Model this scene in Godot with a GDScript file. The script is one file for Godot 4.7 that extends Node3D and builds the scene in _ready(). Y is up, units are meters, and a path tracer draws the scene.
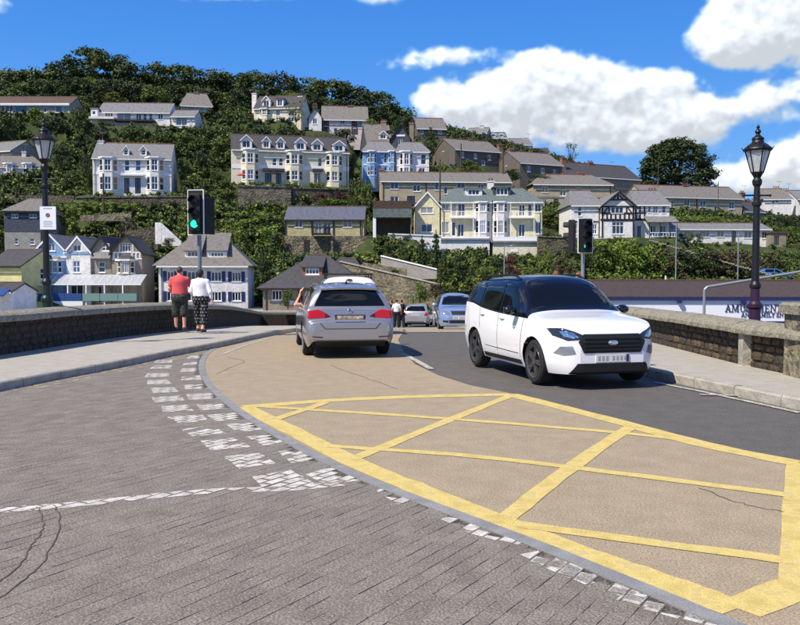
extends Node3D
# A bridge road with cars, parapet walls and a hillside town. y up, camera looks along -z.
const F := 830.0
const EYE := 1.6
const PITCH := 0.04276
var M := {}
var used := {}
var rng := RandomNumberGenerator.new()
var pads := []
var mesh_cache := {}

class MB:
	var v := PackedVector3Array()
	var n := PackedVector3Array()
	var c := PackedColorArray()
	var col := Color(1, 1, 1)
	var colored := false
	func tri(a: Vector3, b: Vector3, d: Vector3):
		var nn := (b - a).cross(d - a)
		if nn.length_squared() < 1e-14: return
		nn = nn.normalized()
		v.push_back(a); v.push_back(d); v.push_back(b)
		n.push_back(nn); n.push_back(nn); n.push_back(nn)
		if colored:
			c.push_back(col); c.push_back(col); c.push_back(col)
	func trin(a, b, d, na, nb, nd):
		v.push_back(a); v.push_back(d); v.push_back(b)
		n.push_back(na); n.push_back(nd); n.push_back(nb)
		if colored:
			c.push_back(col); c.push_back(col); c.push_back(col)
	func quad(a: Vector3, b: Vector3, d: Vector3, e: Vector3):
		tri(a, b, d); tri(a, d, e)
	func box(x0, y0, z0, x1, y1, z1, t := Transform3D.IDENTITY):
		var p := []
		for k in 8:
			p.append(t * Vector3(x1 if k & 1 else x0, y1 if k & 2 else y0, z1 if k & 4 else z0))
		quad(p[4], p[5], p[7], p[6]); quad(p[1], p[0], p[2], p[3])
		quad(p[0], p[4], p[6], p[2]); quad(p[5], p[1], p[3], p[7])
		quad(p[6], p[7], p[3], p[2]); quad(p[0], p[1], p[5], p[4])
	func bevel_box(x0, y0, z0, x1, y1, z1, b, t := Transform3D.IDENTITY):
		# box whose top edges are chamfered by b
		var lo := [Vector3(x0, y0, z1), Vector3(x1, y0, z1), Vector3(x1, y0, z0), Vector3(x0, y0, z0)]
		var mi := [Vector3(x0, y1 - b, z1), Vector3(x1, y1 - b, z1), Vector3(x1, y1 - b, z0), Vector3(x0, y1 - b, z0)]
		var hi := [Vector3(x0 + b, y1, z1 - b), Vector3(x1 - b, y1, z1 - b), Vector3(x1 - b, y1, z0 + b), Vector3(x0 + b, y1, z0 + b)]
		for k in 4:
			var j := (k + 1) % 4
			quad(t * lo[k], t * lo[j], t * mi[j], t * mi[k])
			quad(t * mi[k], t * mi[j], t * hi[j], t * hi[k])
		quad(t * hi[0], t * hi[1], t * hi[2], t * hi[3])
	func slab(p: Array, th: float):
		# polygon (counter-clockwise from outside) thickened inwards
		var nn := Vector3.ZERO
		for k in range(1, p.size() - 1):
			nn += (p[k] - p[0]).cross(p[k + 1] - p[0])
		nn = nn.normalized() * th
		for k in range(1, p.size() - 1):
			tri(p[0], p[k], p[k + 1]); tri(p[0] - nn, p[k + 1] - nn, p[k] - nn)
		for k in p.size():
			var j := (k + 1) % p.size()
			quad(p[k] - nn, p[j] - nn, p[j], p[k])
	func tube(a: Vector3, b: Vector3, ra: float, rb: float, seg := 8, caps := true):
		var ax := (b - a).normalized()
		var s := ax.cross(Vector3.UP if absf(ax.y) < 0.9 else Vector3.RIGHT).normalized()
		var t := ax.cross(s)
		for k in seg:
			var d0 := s * cos(TAU * k / seg) + t * sin(TAU * k / seg)
			var d1 := s * cos(TAU * (k + 1) / seg) + t * sin(TAU * (k + 1) / seg)
			trin(a + d0 * ra, a + d1 * ra, b + d1 * rb, d0, d1, d1)
			trin(a + d0 * ra, b + d1 * rb, b + d0 * rb, d0, d1, d0)
			if caps:
				tri(b, b + d0 * rb, b + d1 * rb); tri(a, a + d1 * ra, a + d0 * ra)
	func lathe(prof: Array, seg := 14, o := Vector3.ZERO, bs := Basis.IDENTITY):
		# prof: Vector2(radius, height), from the bottom up
		for i in range(prof.size() - 1):
			var p: Vector2 = prof[i]
			var q: Vector2 = prof[i + 1]
			var e := q - p
			var nr := Vector2(e.y, -e.x).normalized()
			for k in seg:
				var a0 := TAU * k / seg
				var a1 := TAU * (k + 1) / seg
				var d0 := Vector3(cos(a0), 0, -sin(a0))
				var d1 := Vector3(cos(a1), 0, -sin(a1))
				var n0 := bs * (d0 * nr.x + Vector3.UP * nr.y)
				var n1 := bs * (d1 * nr.x + Vector3.UP * nr.y)
				var A := o + bs * (d0 * p.x + Vector3.UP * p.y)
				var B := o + bs * (d1 * p.x + Vector3.UP * p.y)
				var C := o + bs * (d1 * q.x + Vector3.UP * q.y)
				var D := o + bs * (d0 * q.x + Vector3.UP * q.y)
				if p.x > 1e-5: trin(A, B, C, n0, n1, n1)
				if q.x > 1e-5: trin(A, C, D, n0, n1, n0)
	func ball(o: Vector3, r: Vector3, seg := 10):
		var prof := []
		for i in range(seg + 1):
			var a := -PI / 2 + PI * i / seg
			prof.append(Vector2(cos(a), sin(a)))
		var st := v.size()
		lathe(prof, seg + 4, Vector3.ZERO)
		for k in range(st, v.size()):
			v[k] = v[k] * r + o
			n[k] = (n[k] / r).normalized()
	func mesh() -> ArrayMesh:
		var m := ArrayMesh.new()
		if v.is_empty(): return m
		var a := []
		a.resize(Mesh.ARRAY_MAX)
		a[Mesh.ARRAY_VERTEX] = v
		a[Mesh.ARRAY_NORMAL] = n
		if colored: a[Mesh.ARRAY_COLOR] = c
		m.add_surface_from_arrays(Mesh.PRIMITIVE_TRIANGLES, a)
		return m

# ---------- objects ----------
func numbered(called: String) -> String:
	var k = used.get(called, 0)
	used[called] = k + 1
	return called if k == 0 else "%s_%03d" % [called, k]

func tag(o, label := "", category := "", group := "", kind := ""):
	if label: o.set_meta("label", label)
	if category: o.set_meta("category", category)
	if group: o.set_meta("group", group)
	if kind: o.set_meta("kind", kind)
	return o

func put(mb, called: String, mat, parent = null, xf := Transform3D.IDENTITY) -> MeshInstance3D:
	var o := MeshInstance3D.new()
	o.mesh = mb.mesh() if mb is MB else mb
	o.material_override = M[mat] if mat is String else mat
	o.name = numbered(called) if parent == null else called
	(self if parent == null else parent).add_child(o, true)
	o.transform = xf
	return o

func base(called: String, where: Vector3, turn := 0.0) -> Node3D:
	var o := Node3D.new()
	o.name = numbered(called)
	add_child(o, true)
	o.position = where
	o.rotation.y = turn
	return o

func copy(o: Node3D, called := "") -> Node3D:
	var c = o.duplicate()
	var nm := String(o.name)
	c.name = numbered(called if called else nm)
	add_child(c, true)
	return c

# ---------- measuring: a pixel of the 800x625 photograph and a distance give a point ----------
func ray(px: float, py: float) -> Vector3:
	return Vector3((px - 400.0) / F, (312.5 - py) / F, -1.0).rotated(Vector3.RIGHT, -PITCH)
func at(px: float, py: float, d: float) -> Vector3:
	var r := ray(px, py)
	return Vector3(0, EYE, 0) + r * (d / -r.z)
func road_y(d: float) -> float:
	return -1.75 * smoothstep(18.0, 62.0, d)
func gp(px: float, py: float) -> Vector3:
	var r := ray(px, py)
	var t := EYE / -r.y if r.y < -0.001 else 60.0
	for k in 12:
		var d := -r.z * t
		t = lerpf(t, (EYE - road_y(d)) / -r.y, 0.6)
	var p := Vector3(0, EYE, 0) + r * t
	return p
func g2(pts: Array) -> PackedVector2Array:
	var o := PackedVector2Array()
	for p in pts:
		var q := gp(p[0], p[1])
		o.append(Vector2(q.x, -q.z))
	return o
func lin(arr, x: float) -> float:
	if x <= arr[0].x: return arr[0].y
	for i in range(1, arr.size()):
		if x <= arr[i].x:
			return lerpf(arr[i - 1].y, arr[i].y, (x - arr[i - 1].x) / (arr[i].x - arr[i - 1].x))
	return arr[arr.size() - 1].y
func smooth_line(p: PackedVector2Array, n: int) -> PackedVector2Array:
	var o := PackedVector2Array()
	for i in range(p.size() - 1):
		var a := p[maxi(i - 1, 0)]
		var d := p[mini(i + 2, p.size() - 1)]
		for k in n:
			o.append(p[i].cubic_interpolate(p[i + 1], a, d, float(k) / n))
	o.append(p[p.size() - 1])
	return o
func offset_line(p: PackedVector2Array, w: float) -> PackedVector2Array:
	# shifted to the left of its direction by w, on the (x, depth) plane
	var o := PackedVector2Array()
	for i in p.size():
		var t := (p[mini(i + 1, p.size() - 1)] - p[maxi(i - 1, 0)]).normalized()
		o.append(p[i] + Vector2(-t.y, t.x) * w)
	return o

# ---------- computed textures ----------
func noise_tex(sd: int, size: int, f1: float, f2: float, mixv: float, speck: float, c0: Color, c1: Color, gain := 1.0, cell := false, c2 = null, cover := 0.0) -> ImageTexture:
	var a := FastNoiseLite.new()
	a.seed = sd; a.frequency = f1; a.fractal_octaves = 4
	a.noise_type = FastNoiseLite.TYPE_CELLULAR if cell else FastNoiseLite.TYPE_SIMPLEX_SMOOTH
	var b := FastNoiseLite.new()
	b.seed = sd + 7; b.frequency = f2; b.fractal_octaves = 3
	var da := a.get_seamless_image(size, size).get_data()
	var db := b.get_seamless_image(size, size).get_data()
	var r := RandomNumberGenerator.new()
	r.seed = sd
	var lut := []
	for k in 256:
		lut.append(c0.lerp(c1, k / 255.0))
	var out := PackedByteArray()
	out.resize(size * size * 3)
	var third = c2 != null
	for i in size * size:
		var x := (da[i] * mixv + db[i] * (1.0 - mixv) - 127.5) * gain + 127.5
		if speck > 0.0: x += (r.randf() - 0.5) * 255.0 * speck
		var q: Color = lut[clampi(int(x), 0, 255)]
		if third and db[i] > 255.0 * (1.0 - cover) and da[(i * 7 + 31) % da.size()] > 96:
			q = q.lerp(c2, 0.6)
		out[i * 3] = int(q.r * 255); out[i * 3 + 1] = int(q.g * 255); out[i * 3 + 2] = int(q.b * 255)
	var im := Image.create_from_data(size, size, false, Image.FORMAT_RGB8, out)
	return ImageTexture.create_from_image(im)

func bump_tex(sd: int, size: int, f1: float, strength: float, cell := false) -> ImageTexture:
	var a := FastNoiseLite.new()
	a.seed = sd; a.frequency = f1; a.fractal_octaves = 4
	a.noise_type = FastNoiseLite.TYPE_CELLULAR if cell else FastNoiseLite.TYPE_SIMPLEX_SMOOTH
	var im := a.get_seamless_image(size, size)
	im.convert(Image.FORMAT_RGBA8)
	im.bump_map_to_normal_map(strength)
	return ImageTexture.create_from_image(im)

func mat(nm: String, color: Color, rough := 0.85, tx = null, rep := 1.0, nrm = null, nscale := 1.0, world := true) -> StandardMaterial3D:
	var m := StandardMaterial3D.new()
	m.albedo_color = color
	m.roughness = rough
	if tx or nrm:
		m.uv1_triplanar = true
		m.uv1_world_triplanar = world
		m.uv1_scale = Vector3.ONE / rep
	if tx: m.albedo_texture = tx
	if nrm:
		m.normal_enabled = true
		m.normal_texture = nrm
		m.normal_scale = nscale
	M[nm] = m
	return m
func rgb(r, g, b) -> Color:
	return Color(r / 255.0, g / 255.0, b / 255.0)

func make_materials():
	var n_road := bump_tex(3, 512, 0.42, 2.2)
	var n_soft := bump_tex(4, 256, 0.05, 3.0)
	var n_stone := bump_tex(9, 512, 0.03, 9.0)
	var W := Color(1, 1, 1)
	mat("asphalt", W, 0.9, noise_tex(11, 1024, 0.30, 0.012, 0.86, 0.5, rgb(62, 60, 57), rgb(118, 114, 108), 1.5), 4.6, n_road, 0.3)
	mat("tan", W, 0.92, noise_tex(12, 1024, 0.30, 0.012, 0.86, 0.5, rgb(120, 108, 88), rgb(188, 172, 143), 1.5), 4.6, n_road, 0.3)
	mat("paver", W, 0.92, noise_tex(13, 1024, 0.26, 0.012, 0.84, 0.6, rgb(88, 83, 76), rgb(166, 159, 148), 1.5), 4.2, n_road, 0.45)
	for k in 4:
		var m = M["paver"].duplicate()
		m.albedo_color = [Color(0.95, 0.95, 0.95), Color(0.97, 0.95, 0.935), Color(0.915, 0.915, 0.92), Color(1, 0.99, 0.98)][k]
		M["paver%d" % k] = m
	var pc = M["paver"].duplicate()
	pc.vertex_color_use_as_albedo = true
	M["paver_vc"] = pc
	mat("joint", W, 0.95, noise_tex(14, 512, 0.12, 0.02, 0.55, 0.5, rgb(50, 46, 41), rgb(132, 124, 112), 2.0), 1.1, n_road, 1.0)
	mat("pavement", W, 0.9, noise_tex(15, 1024, 0.24, 0.012, 0.8, 0.3, rgb(138, 134, 124), rgb(198, 193, 180), 1.4), 4.4, n_road, 0.6)
	mat("kerb", W, 0.9, noise_tex(16, 512, 0.15, 0.01, 0.5, 0.35, rgb(134, 130, 120), rgb(190, 184, 172), 1.4), 1.7, n_soft, 0.6)
	mat("band", W, 0.9, noise_tex(17, 512, 0.2, 0.012, 0.5, 0.3, rgb(112, 113, 114), rgb(158, 158, 156), 1.3), 1.9, n_road, 0.6)
	mat("yellow", W, 0.8, noise_tex(18, 1024, 0.10, 0.008, 0.5, 0.3, rgb(184, 163, 92), rgb(226, 205, 128), 1.7, false, rgb(178, 160, 112), 0.3), 1.9, n_road, 0.6)
	mat("whiteline", W, 0.8, noise_tex(19, 512, 0.12, 0.02, 0.5, 0.3, rgb(160, 155, 145), rgb(226, 223, 215), 1.9), 1.3, n_road, 0.6)
	mat("wornwhite", W, 0.85, noise_tex(20, 512, 0.09, 0.02, 0.6, 0.3, rgb(126, 122, 114), rgb(216, 212, 200), 2.0), 1.3, n_road, 0.6)
	mat("crack", rgb(84, 76, 68), 0.95)
	mat("wornyellow", rgb(176, 164, 122), 0.9)
	mat("coping", W, 0.92, noise_tex(21, 512, 0.06, 0.012, 0.5, 0.25, rgb(96, 92, 80), rgb(184, 177, 158), 1.8, false, rgb(84, 82, 62), 0.34), 1.3, n_stone, 0.6)
	mat("stone0", W, 0.95, noise_tex(22, 512, 0.05, 0.02, 0.5, 0.25, rgb(54, 45, 36), rgb(108, 90, 70), 1.6), 1.1, n_stone, 1.0)
	mat("stone1", W, 0.95, noise_tex(23, 512, 0.05, 0.02, 0.5, 0.25, rgb(44, 40, 36), rgb(92, 84, 72), 1.6), 1.1, n_stone, 1.0)
	mat("stone2", W, 0.95, noise_tex(24, 512, 0.05, 0.02, 0.5, 0.25, rgb(64, 53, 39), rgb(124, 106, 82), 1.6), 1.1, n_stone, 1.0)
	mat("mortar", W, 0.95, noise_tex(25, 256, 0.06, 0.02, 0.5, 0.3, rgb(36, 31, 26), rgb(72, 62, 50), 1.6), 1.1, n_stone, 1.0)
	mat("rubble", W, 0.95, noise_tex(26, 512, 0.045, 0.008, 0.55, 0.2, rgb(70, 66, 56), rgb(178, 166, 140), 1.8, true, rgb(88, 92, 56), 0.25), 6.0, n_stone, 1.0)
	mat("rubble_dark", W, 0.95, noise_tex(27, 512, 0.045, 0.008, 0.55, 0.2, rgb(52, 50, 42), rgb(136, 124, 102), 1.8, true, rgb(70, 82, 44), 0.3), 6.0, n_stone, 1.0)
	mat("hill", W, 0.97, noise_tex(28, 512, 0.05, 0.012, 0.5, 0.3, rgb(30, 42, 16), rgb(78, 92, 40), 1.6, false, rgb(100, 88, 58), 0.22), 9.0, n_stone, 1.0)
	mat("lawn", W, 0.97, noise_tex(29, 256, 0.05, 0.02, 0.5, 0.35, rgb(70, 88, 34), rgb(128, 142, 66), 1.4), 4.0, n_stone, 1.0)
	mat("soil", W, 0.97, noise_tex(30, 256, 0.05, 0.02, 0.5, 0.3, rgb(72, 58, 44), rgb(120, 102, 80), 1.4), 3.0)
	# walls of houses: painted render with weather streaks
	var wt := noise_tex(31, 512, 0.03, 0.008, 0.5, 0.1, rgb(216, 213, 207), rgb(255, 255, 255), 1.5)
	for a in [["white", 244, 243, 244], ["cream", 240, 234, 210], ["pale_yellow", 242, 234, 196], ["sky_blue", 138, 182, 232], ["taupe", 168, 158, 144], ["beige", 186, 174, 152], ["grey_render", 166, 164, 160], ["stone_render", 150, 142, 128], ["lemon", 226, 222, 160], ["dark_render", 108, 103, 98], ["olive_cream", 196, 186, 144], ["pink_white", 226, 214, 214]]:
		mat(a[0], rgb(a[1], a[2], a[3]), 0.88, wt, 5.0, n_soft, 0.3)
	var sl := noise_tex(32, 512, 0.06, 0.01, 0.5, 0.3, rgb(150, 150, 150), rgb(255, 255, 255), 1.7, false, rgb(196, 186, 150), 0.3)
	for a in [["slate", 150, 150, 152], ["slate_dark", 88, 86, 88], ["slate_blue", 112, 118, 138], ["slate_warm", 146, 141, 135], ["slate_brown", 112, 88, 76], ["slate_green", 122, 138, 138], ["slate_hang", 84, 92, 112], ["felt_brown", 90, 70, 56], ["tile_red", 150, 84, 66], ["lead", 170, 172, 176]]:
		mat(a[0], rgb(a[1], a[2], a[3]), 0.7, sl, 3.2, n_stone, 0.5)
	mat("trim", rgb(240, 240, 240), 0.5)
	mat("trim_blue", rgb(38, 46, 92), 0.55)
	mat("timber", rgb(34, 30, 30), 0.7)
	mat("brick", W, 0.9, noise_tex(33, 256, 0.1, 0.02, 0.5, 0.4, rgb(110, 76, 60), rgb(178, 140, 118), 1.5), 1.4)
	mat("maroon", rgb(96, 32, 40), 0.5)
	mat("black_paint", rgb(16, 17, 20), 0.48)
	mat("steel", rgb(150, 154, 158), 0.45).metallic = 0.4
	mat("grey_metal", rgb(112, 122, 132), 0.5)
	mat("wood_pole", W, 0.9, noise_tex(34, 256, 0.08, 0.02, 0.5, 0.3, rgb(54, 44, 36), rgb(96, 82, 68), 1.5), 1.0)
	mat("orange_wood", rgb(150, 92, 52), 0.7)
	mat("umbrella_red", rgb(222, 92, 108), 0.8)
	mat("blue_banner", rgb(34, 70, 132), 0.6)
	mat("navy", rgb(30, 38, 92), 0.6)
	mat("signwhite", rgb(236, 238, 244), 0.55)
	mat("glass_rail", rgb(120, 150, 146), 0.1)
	var g = mat("pane", rgb(34, 40, 50), 0.04)
	g.metallic_specular = 0.8
	g = mat("pane_blue", rgb(58, 84, 126), 0.06)
	g.metallic_specular = 0.8
	mat("curtain_pane", rgb(150, 150, 152), 0.12)
	var lg = mat("lantern_glass", Color(0.86, 0.88, 0.9, 0.42), 0.12)
	lg.transparency = BaseMaterial3D.TRANSPARENCY_ALPHA
	var vt = mat("veranda_glass", Color(0.78, 0.8, 0.82, 0.6), 0.2)
	vt.transparency = BaseMaterial3D.TRANSPARENCY_ALPHA
	mat("water", rgb(44, 58, 62), 0.08, null, 1.0, n_soft, 0.3)
	# cars
	for a in [["car_white", 240, 241, 244, 0.28, 0.0], ["car_silver", 164, 162, 164, 0.34, 0.65], ["car_ice", 150, 172, 206, 0.3, 0.5], ["car_grey", 176, 176, 182, 0.32, 0.5], ["car_blue", 58, 112, 176, 0.3, 0.2], ["car_black", 14, 16, 22, 0.2, 0.0], ["car_red", 176, 40, 40, 0.3, 0.1]]:
		var m = mat(a[0], rgb(a[1], a[2], a[3]), a[4])
		m.metallic = a[5]
		m.clearcoat_enabled = true
		m.clearcoat = 0.4 if a[0] == "car_black" else 1.0
		m.clearcoat_roughness = 0.04
	g = mat("car_glass", rgb(16, 20, 24), 0.03)
	g.metallic_specular = 0.42
	mat("plate_soft", rgb(164, 163, 160), 0.6)
	mat("black_plastic", rgb(18, 18, 19), 0.62)
	mat("lamp_dark", rgb(44, 50, 60), 0.06)
	mat("rubber", rgb(30, 30, 31), 0.85)
	mat("alloy", rgb(176, 178, 184), 0.3).metallic = 0.8
	mat("alloy_dark", rgb(96, 97, 102), 0.3).metallic = 0.6
	mat("chrome", rgb(214, 216, 220), 0.12).metallic = 0.95
	mat("lamp_clear", rgb(150, 160, 176), 0.08).metallic = 0.5
	mat("lamp_red", rgb(190, 24, 28), 0.12)
	mat("lamp_smoke", rgb(96, 20, 26), 0.12)
	mat("plate_white", rgb(222, 220, 216), 0.5)
	mat("plate_smudge", W, 0.6, noise_tex(35, 128, 0.05, 0.05, 0.5, 0.1, rgb(120, 108, 88), rgb(232, 216, 186), 1.8), 0.5, null, 1.0, false)
	mat("plate_marks", rgb(96, 98, 100), 0.6)
	# people
	mat("skin", rgb(214, 160, 132), 0.6)
	mat("shirt_red", W, 0.9, noise_tex(36, 256, 0.05, 0.02, 0.5, 0.1, rgb(206, 74, 80), rgb(232, 104, 106), 1.3), 0.5)
	mat("cloth_white", rgb(232, 230, 232), 0.9)
	mat("shorts_dark", W, 0.9, noise_tex(37, 256, 0.06, 0.03, 0.5, 0.1, rgb(26, 28, 28), rgb(92, 92, 84), 2.6), 0.6)
	mat("cloth_black", rgb(26, 26, 32), 0.9)
	mat("hair_dark", rgb(34, 28, 26), 0.7)
	mat("hair_grey", rgb(72, 66, 66), 0.7)
	mat("hair_auburn", rgb(120, 66, 44), 0.7)
	mat("shoe", rgb(60, 48, 42), 0.7)
	mat("denim", rgb(58, 72, 100), 0.9)
	# vegetation, vertex colours carry each leaf's own green
	for a in [["leaf", .085, .125, .020], ["leaf_light", .15, .20, .030], ["leaf_dark", .042, .070, .014], ["leaf_bright", .18, .27, .03], ["leaf_red", .12, .03, .03], ["leaf_brown", .10, .078, .034], ["leaf_yellow", .22, .22, .04]]:
		var m := StandardMaterial3D.new()
		m.vertex_color_use_as_albedo = true
		m.albedo_color = Color(a[1], a[2], a[3]).linear_to_srgb()
		m.roughness = 0.7
		m.backlight_enabled = true
		m.backlight = Color(a[1], a[2], a[3]) * 0.5
		m.cull_mode = BaseMaterial3D.CULL_DISABLED
		M[a[0]] = m
	mat("bark", W, 0.95, noise_tex(38, 256, 0.06, 0.03, 0.5, 0.3, rgb(44, 36, 28), rgb(98, 84, 68), 1.5), 1.0)

# ---------- sky ----------
func make_sky() -> Sky:
	var w := 4096
	var h := 2048
	var img := Image.create(w, h, false, Image.FORMAT_RGB8)
	for y in h:
		var el := 90.0 - 180.0 * (y + 0.5) / h
		img.fill_rect(Rect2i(0, y, w, 1), sky_blue_at(el))
	var na := FastNoiseLite.new()
	na.seed = 5; na.frequency = 0.055; na.fractal_octaves = 6
	na.noise_type = FastNoiseLite.TYPE_SIMPLEX_SMOOTH
	# coarse clouds all round: the same fair-weather cumulus as in view
	var cw := 1024
	var ch := 256
	var far := Image.create(cw, ch, false, Image.FORMAT_RGBA8)
	for y in ch:
		var el := 90.0 - 90.0 * (y + 0.5) / ch
		if el > 70.0: continue
		for x in cw:
			var az := 360.0 * (x + 0.5) / cw - 180.0
			if absf(az) < 34.0 and el < 34.0: continue
			var a := deg_to_rad(az)
			var p := Vector3(sin(a) * cos(deg_to_rad(el)), sin(deg_to_rad(el)) * 1.8, -cos(a) * cos(deg_to_rad(el))) * 38.0
			var v := na.get_noise_3dv(p) * 0.9 + na.get_noise_3dv(p * 3.1) * 0.3
			var al := smoothstep(0.12, 0.34, v) * (0.92 if el < 55.0 else 0.92 * (70.0 - el) / 15.0)
			var sh := clampf(0.78 + v * 0.45, 0.7, 1.0)
			far.set_pixel(x, y, Color(sh * 0.97, sh * 0.985, sh, al))
	far.resize(4096, 1024, Image.INTERPOLATE_CUBIC)
	img.convert(Image.FORMAT_RGBA8)
	img.blend_rect(far, Rect2i(0, 0, 4096, 1024), Vector2i(0, 0))
	# clouds in view: [azimuth, elevation, half width, half height, weight], degrees
	var lobes := []
	for q in [[545, 92, 62, 30, 1.0], [478, 104, 58, 24, .85], [435, 104, 30, 14, .6], [600, 100, 50, 24, .75], [648, 122, 58, 34, 1.0], [690, 136, 34, 22, .7], [510, 126, 70, 24, .8], [600, 142, 56, 16, .7], [545, 72, 26, 16, .8], [662, 88, 26, 8, .5], [455, 58, 50, 9, .72], [400, 70, 26, 7, .5],
			[790, 20, 62, 34, 1.0], [752, 52, 50, 30, .95], [715, 62, 28, 18, .7], [800, 64, 70, 22, .9], [764, 120, 32, 20, .78], [772, 180, 46, 20, .85], [800, 168, 34, 18, .8], [735, 186, 30, 12, .55],
			[170, -1, 100, 11, 1.0], [250, -2, 50, 8, .8], [385, 0, 30, 8, .8], [860, 110, 50, 30, .8], [870, 30, 60, 40, .9], [-60, 40, 60, 20, .5], [300, -60, 70, 22, .7], [560, -70, 90, 26, .8], [60, -90, 60, 20, .6]]:
		lobes.append([rad_to_deg(atan((q[0] - 400.0) / F)), rad_to_deg(atan((277.0 - q[1]) / F)), q[2] * 0.0635, q[3] * 0.066, q[4]])
	var x0 := int((180.0 - 34.0) / 360.0 * w)
	var x1 := int((180.0 + 34.0) / 360.0 * w)
	var y0 := int((90.0 - 34.0) / 180.0 * h)
	var y1 := int((90.0 - 1.0) / 180.0 * h)
	var near := Image.create(x1 - x0, y1 - y0, false, Image.FORMAT_RGBA8)
	for y in range(y0, y1):
		var el := 90.0 - 180.0 * (y + 0.5) / h
		for x in range(x0, x1):
			var az := 360.0 * (x + 0.5) / w - 180.0
			var c := cloud_at(lobes, na, az, el)
			if c.x <= 0.05: continue
			var lit := c.x - cloud_at(lobes, na, az - 0.5, el + 0.8).x
			var al := smoothstep(0.24, 0.68 if c.y < 0.1 else 0.84, c.x) * 0.97
			if al <= 0.0: continue
			var sh := clampf(0.90 + lit * 0.30 - 0.08 * clampf(c.y, 0.0, 1.0) + c.z * 0.06, 0.80, 1.0)
			near.set_pixel(x - x0, y - y0, Color(sh * 0.965, sh * 0.985, minf(sh * 1.01, 1.0), al))
	img.blend_rect(near, Rect2i(0, 0, x1 - x0, y1 - y0), Vector2i(x0, y0))
	img.convert(Image.FORMAT_RGB8)
	# a panorama begins at -z
	var pano := Image.create(w, h, false, Image.FORMAT_RGB8)
	pano.blit_rect(img, Rect2i(w / 2, 0, w / 2, h), Vector2i(0, 0))
	pano.blit_rect(img, Rect2i(0, 0, w / 2, h), Vector2i(w / 2, 0))
	var pm := PanoramaSkyMaterial.new()
	pm.panorama = ImageTexture.create_from_image(pano)
	var s := Sky.new()
	s.sky_material = pm
	return s

func cloud_at(lobes: Array, na: FastNoiseLite, az: float, el: float) -> Vector3:
	# (density, how low in the cloud, fine noise)
	var d := 0.0
	var low := 0.0
	for q in lobes:
		var dy: float = (el - q[1]) / q[3]
		if dy > 1.5 or dy < -1.5: continue
		var dx: float = (az - q[0]) / q[2]
		var r := dx * dx + dy * dy
		if r < 2.2:
			var k: float = (1.0 - r / 2.2) * q[4]
			d += k * (1.0 - minf(d, 1.0) * 0.6)
			low += k * clampf(-dy, -0.6, 1.0)
	if d <= 0.02: return Vector3.ZERO
	var n := na.get_noise_2d(az * 4.2, el * 6.0)
	var n2 := na.get_noise_2d(az * 15.0 + 90.0, el * 19.0)
	return Vector3(d + n * 0.44 + n2 * 0.22, low, n2)

func sky_blue_at(el: float) -> Color:
	var stops := [[-90.0, 92, 96, 92], [-3.0, 120, 126, 126], [0.0, 168, 204, 236], [4.0, 128, 178, 234], [9.0, 100, 160, 230], [15.0, 74, 140, 222], [22.0, 58, 122, 210], [40.0, 42, 94, 182], [90.0, 34, 76, 160]]
	for i in range(1, stops.size()):
		if el <= stops[i][0]:
			var t: float = (el - stops[i - 1][0]) / (stops[i][0] - stops[i - 1][0])
			return rgb(stops[i - 1][1], stops[i - 1][2], stops[i - 1][3]).lerp(rgb(stops[i][1], stops[i][2], stops[i][3]), t)
	return rgb(34, 76, 160)

# ---------- the ground of the bridge ----------
var kerb_l: PackedVector2Array
var wall_l: PackedVector2Array
var kerb_r: PackedVector2Array
var wall_r: PackedVector2Array
var band: PackedVector2Array

func x_on(line: PackedVector2Array, d: float) -> float:
	# line runs with growing depth
	for i in range(1, line.size()):
		if d <= line[i].y:
			return lerpf(line[i - 1].x, line[i].x, (d - line[i - 1].y) / (line[i].y - line[i - 1].y))
	return line[line.size() - 1].x

func strip(mb: MB, la: PackedVector2Array, lb: PackedVector2Array, d0: float, d1: float, dy: float, step := 1.0):
	# surface between two lines, la on the left
	var d := d0
	while d < d1 - 1e-4:
		var e := minf(d + step, d1)
		mb.quad(Vector3(x_on(la, d), road_y(d) + dy, -d), Vector3(x_on(lb, d), road_y(d) + dy, -d), Vector3(x_on(lb, e), road_y(e) + dy, -e), Vector3(x_on(la, e), road_y(e) + dy, -e))
		d = e

func flat_poly(mb: MB, poly: PackedVector2Array, dy: float, step := 1.5):
	# polygon on (x, depth), cut in depth strips so that it follows the road
	var lo := 1e9
	var hi := -1e9
	for p in poly:
		lo = minf(lo, p.y); hi = maxf(hi, p.y)
	var parts := []
	if hi < 18.0:
		parts = [poly]
	else:
		var d := lo
		while d < hi:
			var e := (18.0 if d < 18.0 else d + step)
			for q in Geometry2D.intersect_polygons(poly, PackedVector2Array([Vector2(-200, d), Vector2(200, d), Vector2(200, e), Vector2(-200, e)])):
				parts.append(q)
			d = e
	for q in parts:
		var ix := Geometry2D.triangulate_polygon(q)
		for k in range(0, ix.size(), 3):
			var P := []
			for j in 3:
				var w: Vector2 = q[ix[k + j]]
				P.append(Vector3(w.x, road_y(w.y) + dy, -w.y))
			if (P[1] - P[0]).cross(P[2] - P[0]).y < 0.0: mb.tri(P[0], P[2], P[1])
			else: mb.tri(P[0], P[1], P[2])

func ribbon(line: PackedVector2Array, w: float) -> PackedVector2Array:
	var a := offset_line(line, w / 2)
	var b := offset_line(line, -w / 2)
	b.reverse()
	a.append_array(b)
	return a

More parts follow.
